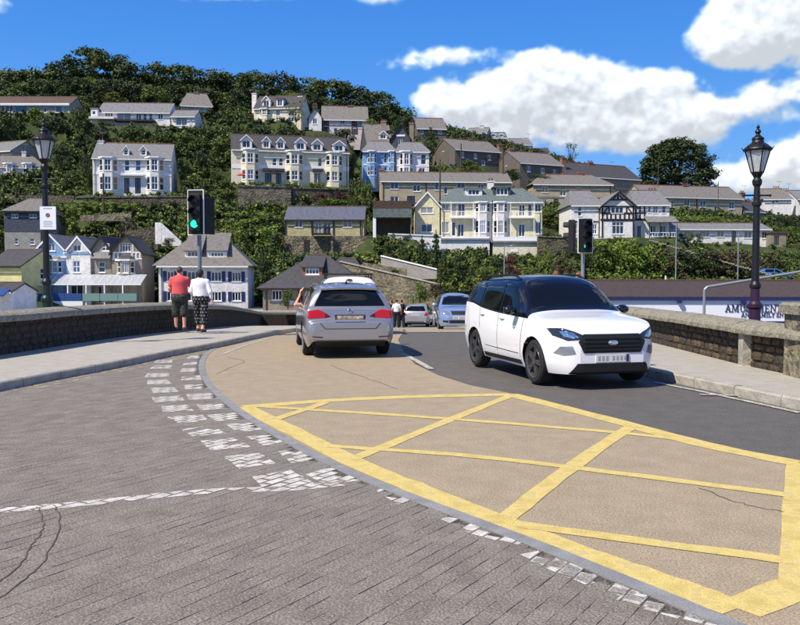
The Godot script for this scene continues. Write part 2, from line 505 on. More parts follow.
func build_ground():
	# lines of the place, (x, depth)
	kerb_l = PackedVector2Array([Vector2(-6.5, 2.0), Vector2(-6.3, 8.0)])
	kerb_l.append_array(smooth_line(g2([[0, 391], [60, 379], [120, 367.5], [168, 357], [210, 349], [240, 342.5], [290, 332.5]]), 3))
	kerb_l.append_array(PackedVector2Array([Vector2(-3.3, 33), Vector2(-3.2, 45), Vector2(-3.2, 66)]))
	wall_l = PackedVector2Array([Vector2(-9.6, 2.0), Vector2(-9.2, 8.0)])
	wall_l.append_array(smooth_line(g2([[-42, 368], [16, 359], [63, 351], [116, 342.5], [185, 334], [217, 330.5], [262, 325]]), 3))
	wall_l.append_array(PackedVector2Array([Vector2(-4.4, 36), Vector2(-4.3, 46), Vector2(-4.3, 66)]))
	kerb_r = PackedVector2Array([Vector2(8.2, 1.0), Vector2(5.6, 8.0), Vector2(4.83, 10.0), Vector2(4.33, 12.0), Vector2(4.02, 13.2), Vector2(3.9, 16), Vector2(3.95, 20), Vector2(4.0, 26), Vector2(3.9, 33), Vector2(3.8, 45), Vector2(3.8, 66)])
	wall_r = PackedVector2Array([Vector2(7.6, 1.0), Vector2(6.3, 9.0), Vector2(5.93, 12.3), Vector2(5.76, 14.0), Vector2(5.72, 18.2), Vector2(5.7, 24), Vector2(5.6, 33), Vector2(5.5, 45), Vector2(5.5, 66)])
	wall_r[0].x = 8.6
	var bpx := [[224, 343], [206, 352], [198.5, 364], [202, 379], [217, 397], [246, 419], [291, 446], [340, 471], [400, 496], [470, 523], [540, 550], [600, 575], [660, 600], [720, 626]]
	band = smooth_line(g2(bpx), 5)
	var last := band[band.size() - 1]
	var bdir := (last - band[band.size() - 4]).normalized()
	band.append(last + bdir * 1.2); band.append(last + bdir * 5.0)
	# wide ground far below and the town side behind the camera
	var g := MB.new()
	g.quad(Vector3(-900, -6.2, 400), Vector3(900, -6.2, 400), Vector3(900, -6.2, -900), Vector3(-900, -6.2, -900))
	put(g, "ground", "hill").set_meta("kind", "structure")
	var tg := MB.new()
	tg.box(-80, -6.0, 1.0, 80, -0.03, 90)
	tg.box(-80, -6.0, -1.0, -9.7, -0.03, 1.0)
	put(tg, "town_ground", "pavement").set_meta("kind", "structure")
	var wa := MB.new()
	wa.quad(Vector3(-300, -4.6, 10), Vector3(20, -4.6, 10), Vector3(20, -4.6, -92), Vector3(-300, -4.6, -92))
	put(wa, "river_water", "water").set_meta("kind", "structure")
	var q := MB.new()
	q.box(6.2, -6.1, -100, 220, -1.86, -6)
	q.box(-260, -6.1, -110, 6.2, -1.86, -66)
	put(q, "quay_ground", "asphalt").set_meta("kind", "structure")
	# road
	var rd := MB.new()
	strip(rd, kerb_l, kerb_r, 2.0, 66.0, -0.012, 1.0)
	rd.quad(Vector3(-12, -0.012, 6), Vector3(12, -0.012, 6), Vector3(12, -0.012, -2), Vector3(-12, -0.012, -2))
	rd.box(-4.3, -3.0, -66, 5.5, -1.9, -16)
	put(rd, "road", "asphalt").set_meta("kind", "structure")
	var fr := MB.new()
	fr.quad(Vector3(-140, -1.84, -64), Vector3(150, -1.84, -64), Vector3(150, -1.84, -88), Vector3(-140, -1.84, -88))
	put(fr, "quay_road", "pavement").set_meta("kind", "structure")
	# buff lane
	var inner := offset_line(band, 0.115)
	var tan_poly := PackedVector2Array()
	var lead := smooth_line(g2([[232, 342], [262, 336.5], [291, 331.5]]), 2)
	lead.reverse()
	tan_poly.append_array(lead)
	for p in inner: tan_poly.append(p)
	tan_poly.append(Vector2(9.0, 1.0))
	tan_poly.append(Vector2(9.0, 5.8))
	tan_poly.append_array(g2([[800, 466], [700, 444], [640, 427], [580, 410], [515, 394], [470, 385], [438, 375], [415, 364], [404, 352], [398, 340]]))
	tan_poly.append_array(PackedVector2Array([Vector2(0.1, 26), Vector2(0.1, 31), Vector2(-3.2, 31), Vector2(-3.25, 27)]))
	var tm := MB.new()
	flat_poly(tm, tan_poly, -0.002)
	put(tm, "buff_road_surface", "tan").set_meta("kind", "structure")
	# dusty pale surface beyond the brow
	var du := MB.new()
	flat_poly(du, PackedVector2Array([Vector2(0.2, 27), Vector2(3.8, 27.5), Vector2(3.75, 50), Vector2(-3.0, 50), Vector2(-3.0, 31.5), Vector2(0.2, 31.5)]), -0.004)
	put(du, "pale_road_surface", "tan").set_meta("kind", "structure")
	# concrete channel blocks along the curve
	var ch := Node3D.new()
	ch.name = numbered("channel_blocks"); add_child(ch); ch.set_meta("kind", "structure")
	var k := 0
	while k < band.size() - 2:
		var mb := MB.new()
		var o0 := offset_line(band, 0.002)
		var o1 := offset_line(band, 0.113)
		for j in range(k, mini(k + 2, band.size() - 1)):
			var e := 0.006
			var A: Vector2 = o0[j].lerp(o0[j + 1], e if j == k else 0.0)
			var B: Vector2 = o1[j].lerp(o1[j + 1], e if j == k else 0.0)
			for qq in [[A, o0[j + 1], B, o1[j + 1]]]:
				var a: Vector2 = qq[0]; var b: Vector2 = qq[1]; var c: Vector2 = qq[2]; var d: Vector2 = qq[3]
				var y := 0.003
				mb.quad(Vector3(a.x, road_y(a.y) + y, -a.y), Vector3(b.x, road_y(b.y) + y, -b.y), Vector3(d.x, road_y(d.y) + y, -d.y), Vector3(c.x, road_y(c.y) + y, -c.y))
				mb.quad(Vector3(a.x, -0.02, -a.y), Vector3(b.x, -0.02, -b.y), Vector3(b.x, road_y(b.y) + y, -b.y), Vector3(a.x, road_y(a.y) + y, -a.y))
				mb.quad(Vector3(d.x, -0.02, -d.y), Vector3(c.x, -0.02, -c.y), Vector3(c.x, road_y(c.y) + y, -c.y), Vector3(d.x, road_y(d.y) + y, -d.y))
		put(mb, "channel_block", "band", ch)
		k += 2
	build_pavers()
	build_markings()
	build_pavements()

var paver_list := []  # [centre, polygon, top]
func build_pavers():
	var poly := PackedVector2Array()
	poly.append_array(PackedVector2Array([Vector2(-6.45, 2.2)]))
	for p in kerb_l:
		if p.y > 2.1 and p.y < 20.3: poly.append(p + Vector2(0.02, 0))
	for p in band: poly.append(p)
	poly.append(Vector2(3.5, 1.6))
	poly.append(Vector2(3.0, 1.2)); poly.append(Vector2(-6.45, 1.2))
	var bed := MB.new()
	flat_poly(bed, poly, -0.0045)
	var bo := put(bed, "paving_bed", "joint")
	bo.set_meta("kind", "structure")
	var pv := Node3D.new()
	pv.name = numbered("block_paving"); add_child(pv); pv.set_meta("kind", "structure")
	var ang := deg_to_rad(57.0)
	var U := Vector2(cos(ang), sin(ang))
	var V := Vector2(-U.y, U.x)
	var r := RandomNumberGenerator.new()
	r.seed = 77
	var lst := []
	for j in range(-140, 150):
		for i in range(-70, 110):
			var c := U * ((i + 0.5 * (j & 1)) * 0.203) + V * (j * 0.103)
			if c.y < 1.8 or c.y > 19.0 or c.x < -7.5 or c.x > 3.4: continue
			if absf(c.x) > c.y * 0.62 + 2.2: continue
			if not Geometry2D.is_point_in_polygon(c, poly): continue
			lst.append([c, c.length(), r.randi() % 4, r.randfn(0, 0.0004), r.randfn(0, 0.0022), r.randfn(0, 0.0022), r.randfn(0, 0.012)])
	lst.sort_custom(func(a, b): return a[1] < b[1])
	var rest := MB.new()
	rest.colored = true
	var n := 0
	for q in lst:
		var c: Vector2 = q[0]
		var tone = 0.84 + 0.04 * q[2] + r.randf() * 0.05
		var clipped := false
		# thin dirt-filled joints, a few open
		var gl: float = [0.0004, 0.0004, 0.0005, 0.0005, 0.0006, 0.0004, 0.0005, 0.0012, 0.0016, 0.002, 0.0024, 0.0032][r.randi() % 12]
		var gs := 0.0005 if r.randf() < 0.78 else 0.0026
		var hl := 0.1015 - gs
		var hw := 0.0515 - gl
		var fp := PackedVector2Array()
		for s in [[-1, -1], [1, -1], [1, 1], [-1, 1]]:
			fp.append(c + (U.rotated(q[6]) * hl * s[0]) + (V.rotated(q[6]) * hw * s[1]))
		for p in fp:
			if not Geometry2D.is_point_in_polygon(p, poly): clipped = true
		var outs := [fp]
		if clipped:
			outs = Geometry2D.intersect_polygons(fp, poly)
		for o in outs:
			if o.size() < 3: continue
			var near: bool = n < 300
			var mb: MB = MB.new() if near else rest
			if not near: rest.col = Color(tone, tone * 0.985, tone * 0.97)
			var top = func(p: Vector2) -> float:
				return q[3] + (p - c).dot(U) * q[4] * 1.5 + (p - c).dot(V) * q[5] * 2.0
			var inn = Geometry2D.offset_polygon(o, -0.0012 if gl > 0.001 else -0.0003)
			if inn.is_empty() or inn[0].size() != o.size():
				inn = [o]
			var t := []
			var m2 := []
			var ip: PackedVector2Array = inn[0]
			# match the first corner
			var bi := 0
			for z in ip.size():
				if ip[z].distance_to(o[0]) < ip[bi].distance_to(o[0]): bi = z
			var cw := Geometry2D.is_polygon_clockwise(o)
			for z in o.size():
				t.append(Vector3(ip[(bi + z) % ip.size()].x, top.call(ip[(bi + z) % ip.size()]), -ip[(bi + z) % ip.size()].y))
				m2.append(Vector3(o[z].x, -0.007, -o[z].y))
			for z in range(1, t.size() - 1):
				if (t[z] - t[0]).cross(t[z + 1] - t[0]).y > 0: mb.tri(t[0], t[z], t[z + 1])
				else: mb.tri(t[0], t[z + 1], t[z])
			for z in t.size():
				var y := (z + 1) % t.size()
				var mid = (t[z] + t[y]) * 0.5
				if (m2[y] - m2[z]).cross(t[y] - m2[z]).dot(Vector3(mid.x - c.x, 0, mid.z + c.y)) > 0: mb.quad(m2[z], m2[y], t[y], t[z])
				else: mb.quad(m2[y], m2[z], t[z], t[y])
			if near: put(mb, "paver", "paver%d" % q[2], pv)
			paver_list.append([c, o, top])
		n += 1
	var ro := put(rest, "paver_field", "paver_vc", pv)
	ro.set_meta("kind", "stuff")
	# two thin curved joints where a trench was relaid, bottom left

func paint_on_pavers(mb: MB, poly: PackedVector2Array, keep := 1.0, r: RandomNumberGenerator = null):
	var lo := poly[0]
	var hi := poly[0]
	for p in poly:
		lo = lo.min(p); hi = hi.max(p)
	for q in paver_list:
		var c: Vector2 = q[0]
		if c.x < lo.x - 0.12 or c.x > hi.x + 0.12 or c.y < lo.y - 0.12 or c.y > hi.y + 0.12: continue
		var src = poly
		for o in Geometry2D.intersect_polygons(q[1], src):
			var ins = Geometry2D.offset_polygon(o, -0.0012 - r.randf() * 0.004)
			for z in ins:
				if z.size() < 3: continue
				if r.randf() > keep: continue
				# worn corners
				var zz := PackedVector2Array()
				for w in z: zz.append(w + (c - w) * r.randf() * 0.16)
				var ix := Geometry2D.triangulate_polygon(zz)
				for k in range(0, ix.size(), 3):
					var P := []
					for j in 3:
						var w: Vector2 = zz[ix[k + j]]
						P.append(Vector3(w.x, q[2].call(w) + 0.0025, -w.y))
					if (P[1] - P[0]).cross(P[2] - P[0]).y < 0.0: mb.tri(P[0], P[2], P[1])
					else: mb.tri(P[0], P[1], P[2])

func group_node(called: String) -> Node3D:
	var o := Node3D.new()
	o.name = numbered(called)
	add_child(o)
	o.set_meta("kind", "structure")
	return o

func build_markings():
	var r := RandomNumberGenerator.new()
	r.seed = 5
	# double broken give-way line; each dash by its four corners in the photograph
	var gw := group_node("give_way_marking")
	var outer := [[164, 361.5], [162, 367], [158, 375], [157.5, 382], [162, 390], [168.5, 399], [176, 408.5], [189, 419], [205, 431], [224, 444], [249, 460], [280, 480]]
	var innr := [[196, 357], [192, 363.5], [190.5, 370], [192, 378], [196, 387], [203, 396.5], [212, 406.5], [227, 417], [246, 427], [271, 440], [302, 455], [340, 475], [400, 498], [464, 525], [560, 567], [590, 578]]
	for which in 2:
		var L: Array = [outer, innr][which]
		for i in L.size():
			var a := gp(L[i][0], L[i][1])
			var b := gp(L[mini(i + 1, L.size() - 1)][0], L[mini(i + 1, L.size() - 1)][1])
			var z := gp(L[maxi(i - 1, 0)][0], L[maxi(i - 1, 0)][1])
			var dir := Vector2(b.x - z.x, -(b.z - z.z)).normalized()
			var nrm := Vector2(-dir.y, dir.x)
			var c := Vector2(a.x, -a.z)
			var ln := 0.28 if c.y > 11.0 else 0.25
			var wd := 0.175
			if which == 1 and i > 11:
				wd = 0.07; ln = 0.26
			var rect := PackedVector2Array([c - dir * ln - nrm * wd, c + dir * ln - nrm * wd, c + dir * ln + nrm * wd, c - dir * ln + nrm * wd])
			for j in 4: rect[j] += Vector2(r.randfn(0, 0.02), r.randfn(0, 0.02))
			var mb := MB.new()
			paint_on_pavers(mb, rect, 0.9 if not (which == 1 and i > 11) else 0.75, r)
			if mb.v.size() > 0: put(mb, "dash", "whiteline", gw)
	# scraps of white along the channel at the lower right
	for s in [[566, 566, 0.2], [648, 600, 0.22], [672, 609, 0.26], [700, 619, 0.26], [497, 537, 0.18]]:
		var a := gp(s[0], s[1])
		var c := Vector2(a.x, -a.z)
		var dir := Vector2(0.80, -0.6)
		var nrm := Vector2(0.6, 0.80)
		var mb := MB.new()
		paint_on_pavers(mb, PackedVector2Array([c - dir * s[2] - nrm * 0.06, c + dir * s[2] - nrm * 0.06, c + dir * s[2] + nrm * 0.06, c - dir * s[2] + nrm * 0.06]), 0.9, r)
		if mb.v.size() > 0: put(mb, "dash", "whiteline", gw)
	# thin white line on the left
	var wl := MB.new()
	var ln := smooth_line(g2([[-120, 516], [-14, 511], [50, 507], [120, 500], [200, 492], [262, 489.5], [300, 488], [345, 483]]), 3)
	paint_on_pavers(wl, ribbon(ln, 0.15), 0.94, r)
	put(wl, "white_guide_line", "whiteline").set_meta("kind", "structure")
	# yellow box
	var yb := group_node("yellow_box_marking")
	var rng2 := RandomNumberGenerator.new()
	rng2.seed = 9
	var lines := [
		["border", [[244, 407], [300, 434.5], [350, 460], [420, 489.5], [500, 521], [580, 552.5], [660, 581], [738, 609]], 0.23],
		["border", [[738, 609], [797, 586]], 0.24],
		["border", [[799, 463], [799, 587]], 0.2],
		["border", [[244, 407], [330, 400.5], [420, 396.5], [510, 394.5]], 0.24],
		["border", [[510, 394.5], [600, 417], [700, 443.5], [796, 463]], 0.24],
		["diagonal", [[512, 395], [430, 428], [352, 459]], 0.135],
		["diagonal", [[632, 426], [570, 468], [500, 523]], 0.15],
		["diagonal", [[262, 406.5], [430, 417.5], [600, 431], [690, 440.5]], 0.135],
		["diagonal", [[330, 446], [480, 457], [640, 476], [792, 495.5]], 0.135],
		["diagonal", [[515, 524], [640, 541], [792, 561]], 0.135],
		["diagonal", [[326, 402.5], [276, 419]], 0.13]]
	var lift := 0.0006
	for q in lines:
		var mb := MB.new()
		var l := smooth_line(g2(q[1]), 6)
		var rb := ribbon(l, q[2])
		for j in rb.size(): rb[j] += Vector2(rng2.randfn(0, 0.006), rng2.randfn(0, 0.006))
		lift += 0.00022
		flat_poly(mb, rb, lift)
		put(mb, q[0], "yellow", yb)
	# white lines: nearside edge line, lane lines
	var el := MB.new()
	flat_poly(el, ribbon(g2([[655, 382], [700, 391], [752, 402], [800, 412.5]]), 0.09), 0.0)
	put(el, "edge_line", "wornwhite").set_meta("kind", "structure")
	var el3 := MB.new()
	flat_poly(el3, ribbon(g2([[700, 394.5], [740, 395.5]]), 0.10), 0.003)
	put(el3, "edge_line", "wornwhite").set_meta("kind", "structure")
	var el2 := MB.new()
	flat_poly(el2, ribbon(g2([[404, 354], [417, 361], [431, 369]]), 0.12), 0.004)
	flat_poly(el2, ribbon(g2([[268, 338.5], [240, 347.5], [222, 354.5]]), 0.07), 0.004)
	put(el2, "lane_line", "wornwhite").set_meta("kind", "structure")
	var el4 := MB.new()
	flat_poly(el4, ribbon(PackedVector2Array([Vector2(0.3, 27.2), Vector2(3.9, 27.2)]), 0.30), 0.002)
	put(el4, "stop_line", "whiteline").set_meta("kind", "structure")
	# relaid trench edges in the paving and cracks in the buff surface
	for q in [[[-3, 583], [19.5, 566], [34.5, 542], [43.5, 527], [37.5, 507]], [[-3, 601], [30, 575], [48, 554], [60, 521], [54, 505]]]:
		var mb := MB.new()
		var l := smooth_line(g2(q), 7)
		for j in l.size(): l[j] += Vector2(r.randfn(0, 0.006), r.randfn(0, 0.006))
		flat_poly(mb, ribbon(l, 0.008), 0.0035)
		put(mb, "trench_joint", "crack").set_meta("kind", "structure")
	for q in [[[217, 374], [231, 367], [244, 361.5], [236, 359], [226, 356.5]], [[226, 373.5], [251, 373]], [[330, 365], [352, 373], [372, 380], [398, 389]], [[700, 488], [722, 497], [748, 505], [782, 511]]]:
		var mb := MB.new()
		var l := smooth_line(g2(q), 6)
		for j in l.size(): l[j] += Vector2(r.randfn(0, 0.012), r.randfn(0, 0.012))
		flat_poly(mb, ribbon(l, 0.009), 0.002)
		put(mb, "surface_crack", "crack").set_meta("kind", "structure")
	# faint double yellow line along the left kerb
	for off in [0.14, 0.32]:
		var mb := MB.new()
		var src := PackedVector2Array()
		for p in kerb_l:
			if p.y > 8 and p.y < 20: src.append(p)
		var l := offset_line(src, -off)
		paint_on_pavers(mb, ribbon(l, 0.06), 0.55, r)
		put(mb, "kerb_line", "wornyellow").set_meta("kind", "structure")

func build_pavements():
	# left footway with kerb stones; the kerb's upstand is a real step
	for side in 2:
		var K: PackedVector2Array = [kerb_l, kerb_r][side]
		var Wl: PackedVector2Array = [wall_l, wall_r][side]
		var sg := 1.0 if side == 0 else -1.0
		var up := 0.12
		var pm := MB.new()
		var Ki := PackedVector2Array()
		for p in K: Ki.append(p + Vector2(-sg * 0.155, 0))
		var d0 := 2.0 if side == 0 else 1.0
		if side == 0: strip(pm, Wl, Ki, d0, 66, up)
		else: strip(pm, Ki, Wl, d0, 66, up)
		put(pm, "pavement", "pavement").set_meta("kind", "structure")
		var kb := group_node("kerb")
		var d := 2.2
		while d < 60.0:
			var e := d + (0.9 if d < 24.0 else 2.4)
			var A := Vector3(x_on(K, d), road_y(d), -d)
			var B := Vector3(x_on(K, e), road_y(e), -e)
			var dir := (B - A).normalized()
			var out := dir.cross(Vector3.UP) * sg  # towards the road
			var mb := MB.new()
			var a := A + dir * 0.006
			var b := B - dir * 0.006
			var inn := -out * 0.15
			var h := Vector3.UP * (up + 0.004 + rng.randf() * 0.004)
			var bev := out * -0.02
			var low := Vector3.UP * 0.02
			var f := [a - Vector3.UP * 0.1, b - Vector3.UP * 0.1, b + h - low, a + h - low]
			var t := [a + h + bev, b + h + bev, b + h + inn, a + h + inn]
			if side == 0:
				mb.quad(f[0], f[1], f[2], f[3]); mb.quad(f[3], f[2], t[1], t[0]); mb.quad(t[0], t[1], t[2], t[3])
			else:
				mb.quad(f[1], f[0], f[3], f[2]); mb.quad(f[2], f[3], t[0], t[1]); mb.quad(t[1], t[0], t[3], t[2])
			mb.quad(f[0], f[3], t[3], a + inn - Vector3.UP * 0.1)
			mb.quad(f[2], f[1], b + inn - Vector3.UP * 0.1, t[2])
			put(mb, "kerb_stone", "kerb", kb)
			d = e
	parapet(wall_l, 2.2, 64.0, 1.0, 0.96, "parapet_wall", "long shaded stone parapet wall with rounded coping beside the left footway", false)
	parapet(wall_r, 1.2, 64.0, -1.0, 0.88, "parapet_wall", "brown rubble parapet wall with pale rounded coping along the right footway", true)

func parapet(L: PackedVector2Array, d0: float, d1: float, sg: float, hgt: float, called: String, label: String, stones: bool):
	# sg: +1 when the road lies on the +x side
	var w := base(called, Vector3.ZERO)
	tag(w, label, "wall")
	var core := MB.new()
	var step := 0.5
	var d := d0
	while d < d1:
		var e := minf(d + 1.0, d1)
		var a := Vector3(x_on(L, d), road_y(d), -d)
		var b := Vector3(x_on(L, e), road_y(e), -e)
		var t := Vector3(-sg * 0.42, 0, 0)
		var lo := Vector3(0, -0.05, 0)
		var out := Vector3(0, -4.5, 0)
		var hi := Vector3(0, hgt - 0.2, 0)
		var fa := a + Vector3(-sg * 0.03, 0, 0)
		var fb := b + Vector3(-sg * 0.03, 0, 0)
		if sg > 0: core.quad(fa + lo, fb + lo, fb + hi, fa + hi); core.quad(b + t + out, a + t + out, a + t + hi, b + t + hi)
		else: core.quad(fb + lo, fa + lo, fa + hi, fb + hi); core.quad(a + t + out, b + t + out, b + t + hi, a + t + hi)
		d = e
	var ea := Vector3(x_on(L, d0), 0, -d0)
	core.box(minf(0, -sg * 0.42) + ea.x, -4.5, ea.z - 0.02, maxf(0, -sg * 0.42) + ea.x, hgt - 0.2, ea.z)
	put(core, "core", "mortar", w)
	# coping: a half-round stone, one block after another
	d = d0
	var r := RandomNumberGenerator.new()
	r.seed = 31
	while d < d1 - 0.1:
		var ln := 1.05 + r.randf() * 0.25 if d < 26.0 else 4.0
		var e := minf(d + ln, d1)
		var mb := MB.new()
		var segs := 2 if d < 26.0 else 1
		var prof := []
		for k in 9:
			var an := PI * k / 8.0
			prof.append(Vector2(cos(an) * 0.38, sin(an) * 0.13 + 0.07))
		prof.push_front(Vector2(0.38, 0.0)); prof.append(Vector2(-0.38, 0.0))
		var dy := r.randfn(0, 0.004)
		for s in segs:
			var da := lerpf(d + 0.008, e - 0.008, float(s) / segs)
			var db := lerpf(d + 0.008, e - 0.008, float(s + 1) / segs)
			var A := Vector3(x_on(L, da) - sg * 0.2, road_y(da) + hgt - 0.21 + dy, -da)
			var B := Vector3(x_on(L, db) - sg * 0.2, road_y(db) + hgt - 0.21 + dy, -db)
			for k in prof.size() - 1:
				var p0 := Vector3(prof[k].x, prof[k].y, 0)
				var p1 := Vector3(prof[k + 1].x, prof[k + 1].y, 0)
				mb.quad(A + p0, B + p0, B + p1, A + p1)
			mb.quad(B + Vector3(0.38, 0, 0), A + Vector3(0.38, 0, 0), A + Vector3(-0.38, 0, 0), B + Vector3(-0.38, 0, 0))
			for E in [[A, s == 0, 1.0], [B, s == segs - 1, -1.0]]:
				if not E[1]: continue
				for k in range(1, prof.size() - 1):
					var q0: Vector3 = E[0] + Vector3(prof[0].x, prof[0].y, 0)
					var q1: Vector3 = E[0] + Vector3(prof[k].x, prof[k].y, 0)
					var q2: Vector3 = E[0] + Vector3(prof[k + 1].x, prof[k + 1].y, 0)
					if E[2] > 0: mb.tri(q0, q1, q2)
					else: mb.tri(q0, q2, q1)
		put(mb, "coping_stone", "coping", w)
		d = e
	# rubble stones on the road face
	var variants := []
	for k in 10:
		var mb := MB.new()
		var pts := []
		for z in 8:
			var a := TAU * z / 8.0
			var q := Vector2(cos(a), sin(a))
			q = q / pow(pow(absf(q.x), 5.0) + pow(absf(q.y), 5.0), 0.2) * (0.92 + r.randf() * 0.1)
			pts.append(q * 0.5)
		var bulge := 0.03 + r.randf() * 0.02
		for z in 8:
			var p: Vector2 = pts[z]
			var q: Vector2 = pts[(z + 1) % 8]
			mb.quad(Vector3(p.x, p.y, -0.05), Vector3(q.x, q.y, -0.05), Vector3(q.x * 0.9, q.y * 0.86, bulge * 0.7), Vector3(p.x * 0.9, p.y * 0.86, bulge * 0.7))
			mb.tri(Vector3(0.03, 0.02, bulge), Vector3(p.x * 0.9, p.y * 0.86, bulge * 0.7), Vector3(q.x * 0.9, q.y * 0.86, bulge * 0.7))
		variants.append(mb.mesh())
	var far := MB.new()
	var cnt := 0
	var y := 0.0
	var row := 0
	while y < hgt - 0.25:
		var rh := 0.10 + r.randf() * 0.06
		var x := (9.0 if stones else 10.0) + r.randf() * 0.2
		var endd := 24.0 if stones else 30.0
		while x < endd:
			var l := 0.16 + r.randf() * 0.24
			var c := x + l * 0.5
			var dirv := Vector3(x_on(L, c + 0.3) - x_on(L, c - 0.3), 0, -0.6).normalized()
			var z := dirv.cross(Vector3.UP) * sg
			var bs := Basis(dirv * (1 if sg > 0 else -1), Vector3.UP, z)
			bs = bs.rotated(z, r.randfn(0, 0.05))
			var xf := Transform3D(bs * Basis.from_scale(Vector3(l * 0.98, rh * 0.97, 1.0)), Vector3(x_on(L, c), road_y(c) + y + rh * 0.5 + 0.1, -c) - z * (0.035 + r.randf() * 0.02))
			if stones and cnt < 300 and c < 17.5:
				put(variants[r.randi() % 10], "stone", "stone%d" % (r.randi() % 3), w, xf)
				cnt += 1
			else:
				var st: ArrayMesh = variants[r.randi() % 10]
				var arr = st.surface_get_arrays(0)
				for q in arr[Mesh.ARRAY_VERTEX]: far.v.push_back(xf * q)
				for q in arr[Mesh.ARRAY_NORMAL]: far.n.push_back((bs * q).normalized())
			x += l + 0.012
		y += rh + 0.012
		row += 1
	put(far, "rubble_face", "stone1", w).set_meta("kind", "stuff")

# ---------- hillside ----------
const HX := [-220.0, 0.0, 100.0, 200.0, 300.0, 400.0, 500.0, 600.0, 700.0, 800.0, 1020.0]
const HD := [95.0, 105.0, 115.0, 125.0, 135.0, 150.0, 165.0, 180.0, 200.0, 230.0, 300.0]
const HP := [
	[305, 288, 272, 215, 188, 140, 112, 100, 90, 80, 72],
	[305, 288, 272, 215, 188, 140, 112, 100, 90, 80, 72],
	[304, 285, 262, 212, 190, 150, 124, 108, 92, 82, 76],
	[302, 276, 250, 220, 190, 150, 123, 110, 98, 90, 86],
	[300, 270, 245, 214, 187, 158, 130, 118, 105, 98, 95],
	[300, 270, 243, 222, 205, 178, 152, 138, 126, 118, 116],
	[300, 272, 240, 228, 208, 188, 166, 151, 144, 141, 140],
	[298, 277, 250, 236, 213, 201, 186, 178, 175, 174, 174],
	[297, 281, 262, 244, 226, 212, 205, 200, 198, 197, 197],
	[297, 283, 270, 250, 236, 228, 221, 217, 214, 212, 212],
	[297, 283, 270, 250, 236, 228, 221, 217, 214, 212, 212]]

func hill_raw(x: float, d: float) -> float:
	if d < 96.0: return lerpf(-1.82, hill_raw(x, 96.0), clampf((d - 88.0) / 8.0, 0, 1))
	var px := clampf(400.0 + F * x / d, HX[0], HX[HX.size() - 1] - 0.01)
	var i := 0
	while HX[i + 1] <= px: i += 1
	var j := 0
	var dd := clampf(d, HD[0], HD[HD.size() - 1] - 0.01)
	while HD[j + 1] <= dd: j += 1
	var tx: float = (px - HX[i]) / (HX[i + 1] - HX[i])
	var ty: float = (dd - HD[j]) / (HD[j + 1] - HD[j])
	var a := lerpf(HP[i][j], HP[i + 1][j], tx)
	var b := lerpf(HP[i][j + 1], HP[i + 1][j + 1], tx)
	var ha = (277.0 - a) / F * HD[j] + EYE
	var hb = (277.0 - b) / F * HD[j + 1] + EYE
	return lerpf(ha, hb, ty)

func hill_h(x: float, z: float) -> float:
	var h := hill_raw(x, -z)
	for p in pads:
		var lx: float = (x - p.o.x) * p.u.x + (z - p.o.z) * p.u.z
		var lz: float = (x - p.o.x) * p.f.x + (z - p.o.z) * p.f.z
		var dx := maxf(absf(lx) - p.w * 0.5 - 0.6, 0.0)
		var dz := maxf(maxf(lz - p.front, -p.d - 1.0 - lz), 0.0)
		var dist := sqrt(dx * dx + dz * dz)
		if dist < 2.5:
			h = lerpf(p.o.y - 0.12, h, smoothstep(0.3, 2.5, dist))
	return h

func build_terrain():
	var nu := 150
	var nd := 110
	var P := []
	var nz := FastNoiseLite.new()
	nz.seed = 3; nz.frequency = 0.08
	for j in nd + 1:
		var t := float(j) / nd
		var d := 86.0 + 130.0 * t if j < 96 else 86.0 + 130.0 * 96.0 / nd + (j - 96) * 14.0
		var row := []
		for i in nu + 1:
			var px := lerpf(-215.0, 1015.0, float(i) / nu)
			var x := (px - 400.0) / F * d
			var h := hill_h(x, -d)
			if d > 97: h += nz.get_noise_2d(x, d) * 0.5
			row.append(Vector3(x, h, -d))
		P.append(row)
	var mb := MB.new()
	var N := []
	for j in nd + 1:
		var row := []
		for i in nu + 1:
			var a: Vector3 = P[j][mini(i + 1, nu)] - P[j][maxi(i - 1, 0)]
			var b: Vector3 = P[mini(j + 1, nd)][i] - P[maxi(j - 1, 0)][i]
			row.append(a.cross(b).normalized())
		N.append(row)
	for j in nd:
		for i in nu:
			mb.trin(P[j][i], P[j][i + 1], P[j + 1][i + 1], N[j][i], N[j][i + 1], N[j + 1][i + 1])
			mb.trin(P[j][i], P[j + 1][i + 1], P[j + 1][i], N[j][i], N[j + 1][i + 1], N[j + 1][i])
	put(mb, "hillside", "hill").set_meta("kind", "structure")
	# skirts of low ground to both sides
	var sk := MB.new()
	sk.quad(Vector3(-900, -3, -60), Vector3(-60, -3, -60), Vector3(-60, -3, -600), Vector3(-900, -3, -600))
	put(sk, "side_ground", "hill").set_meta("kind", "structure")

# ---------- houses ----------
func frame_of(s: Dictionary) -> Dictionary:
	var yaw := deg_to_rad(s.get("yaw", 0.0))
	var u := Vector3(cos(yaw), 0, -sin(yaw))
	var f := Vector3(sin(yaw), 0, cos(yaw))
	var o := at(s.x0, s.yb, s.d)
	var fr := {"u": u, "f": f, "left": o, "yaw": yaw}
	var W := loc(fr, s.x1, s.yb).x
	fr.W = W
	fr.o = o + u * W * 0.5
	return fr
func loc(fr: Dictionary, px: float, py: float, zo := 0.0) -> Vector2:
	# where the sight line meets the front plane (moved by zo): (along, up) from its lower left corner
	var r := ray(px, py)
	var p: Vector3 = fr.left + fr.f * zo
	var t: float = (p - Vector3(0, EYE, 0)).dot(fr.f) / r.dot(fr.f)
	var q := Vector3(0, EYE, 0) + r * t - p
	return Vector2(q.dot(fr.u), q.y)

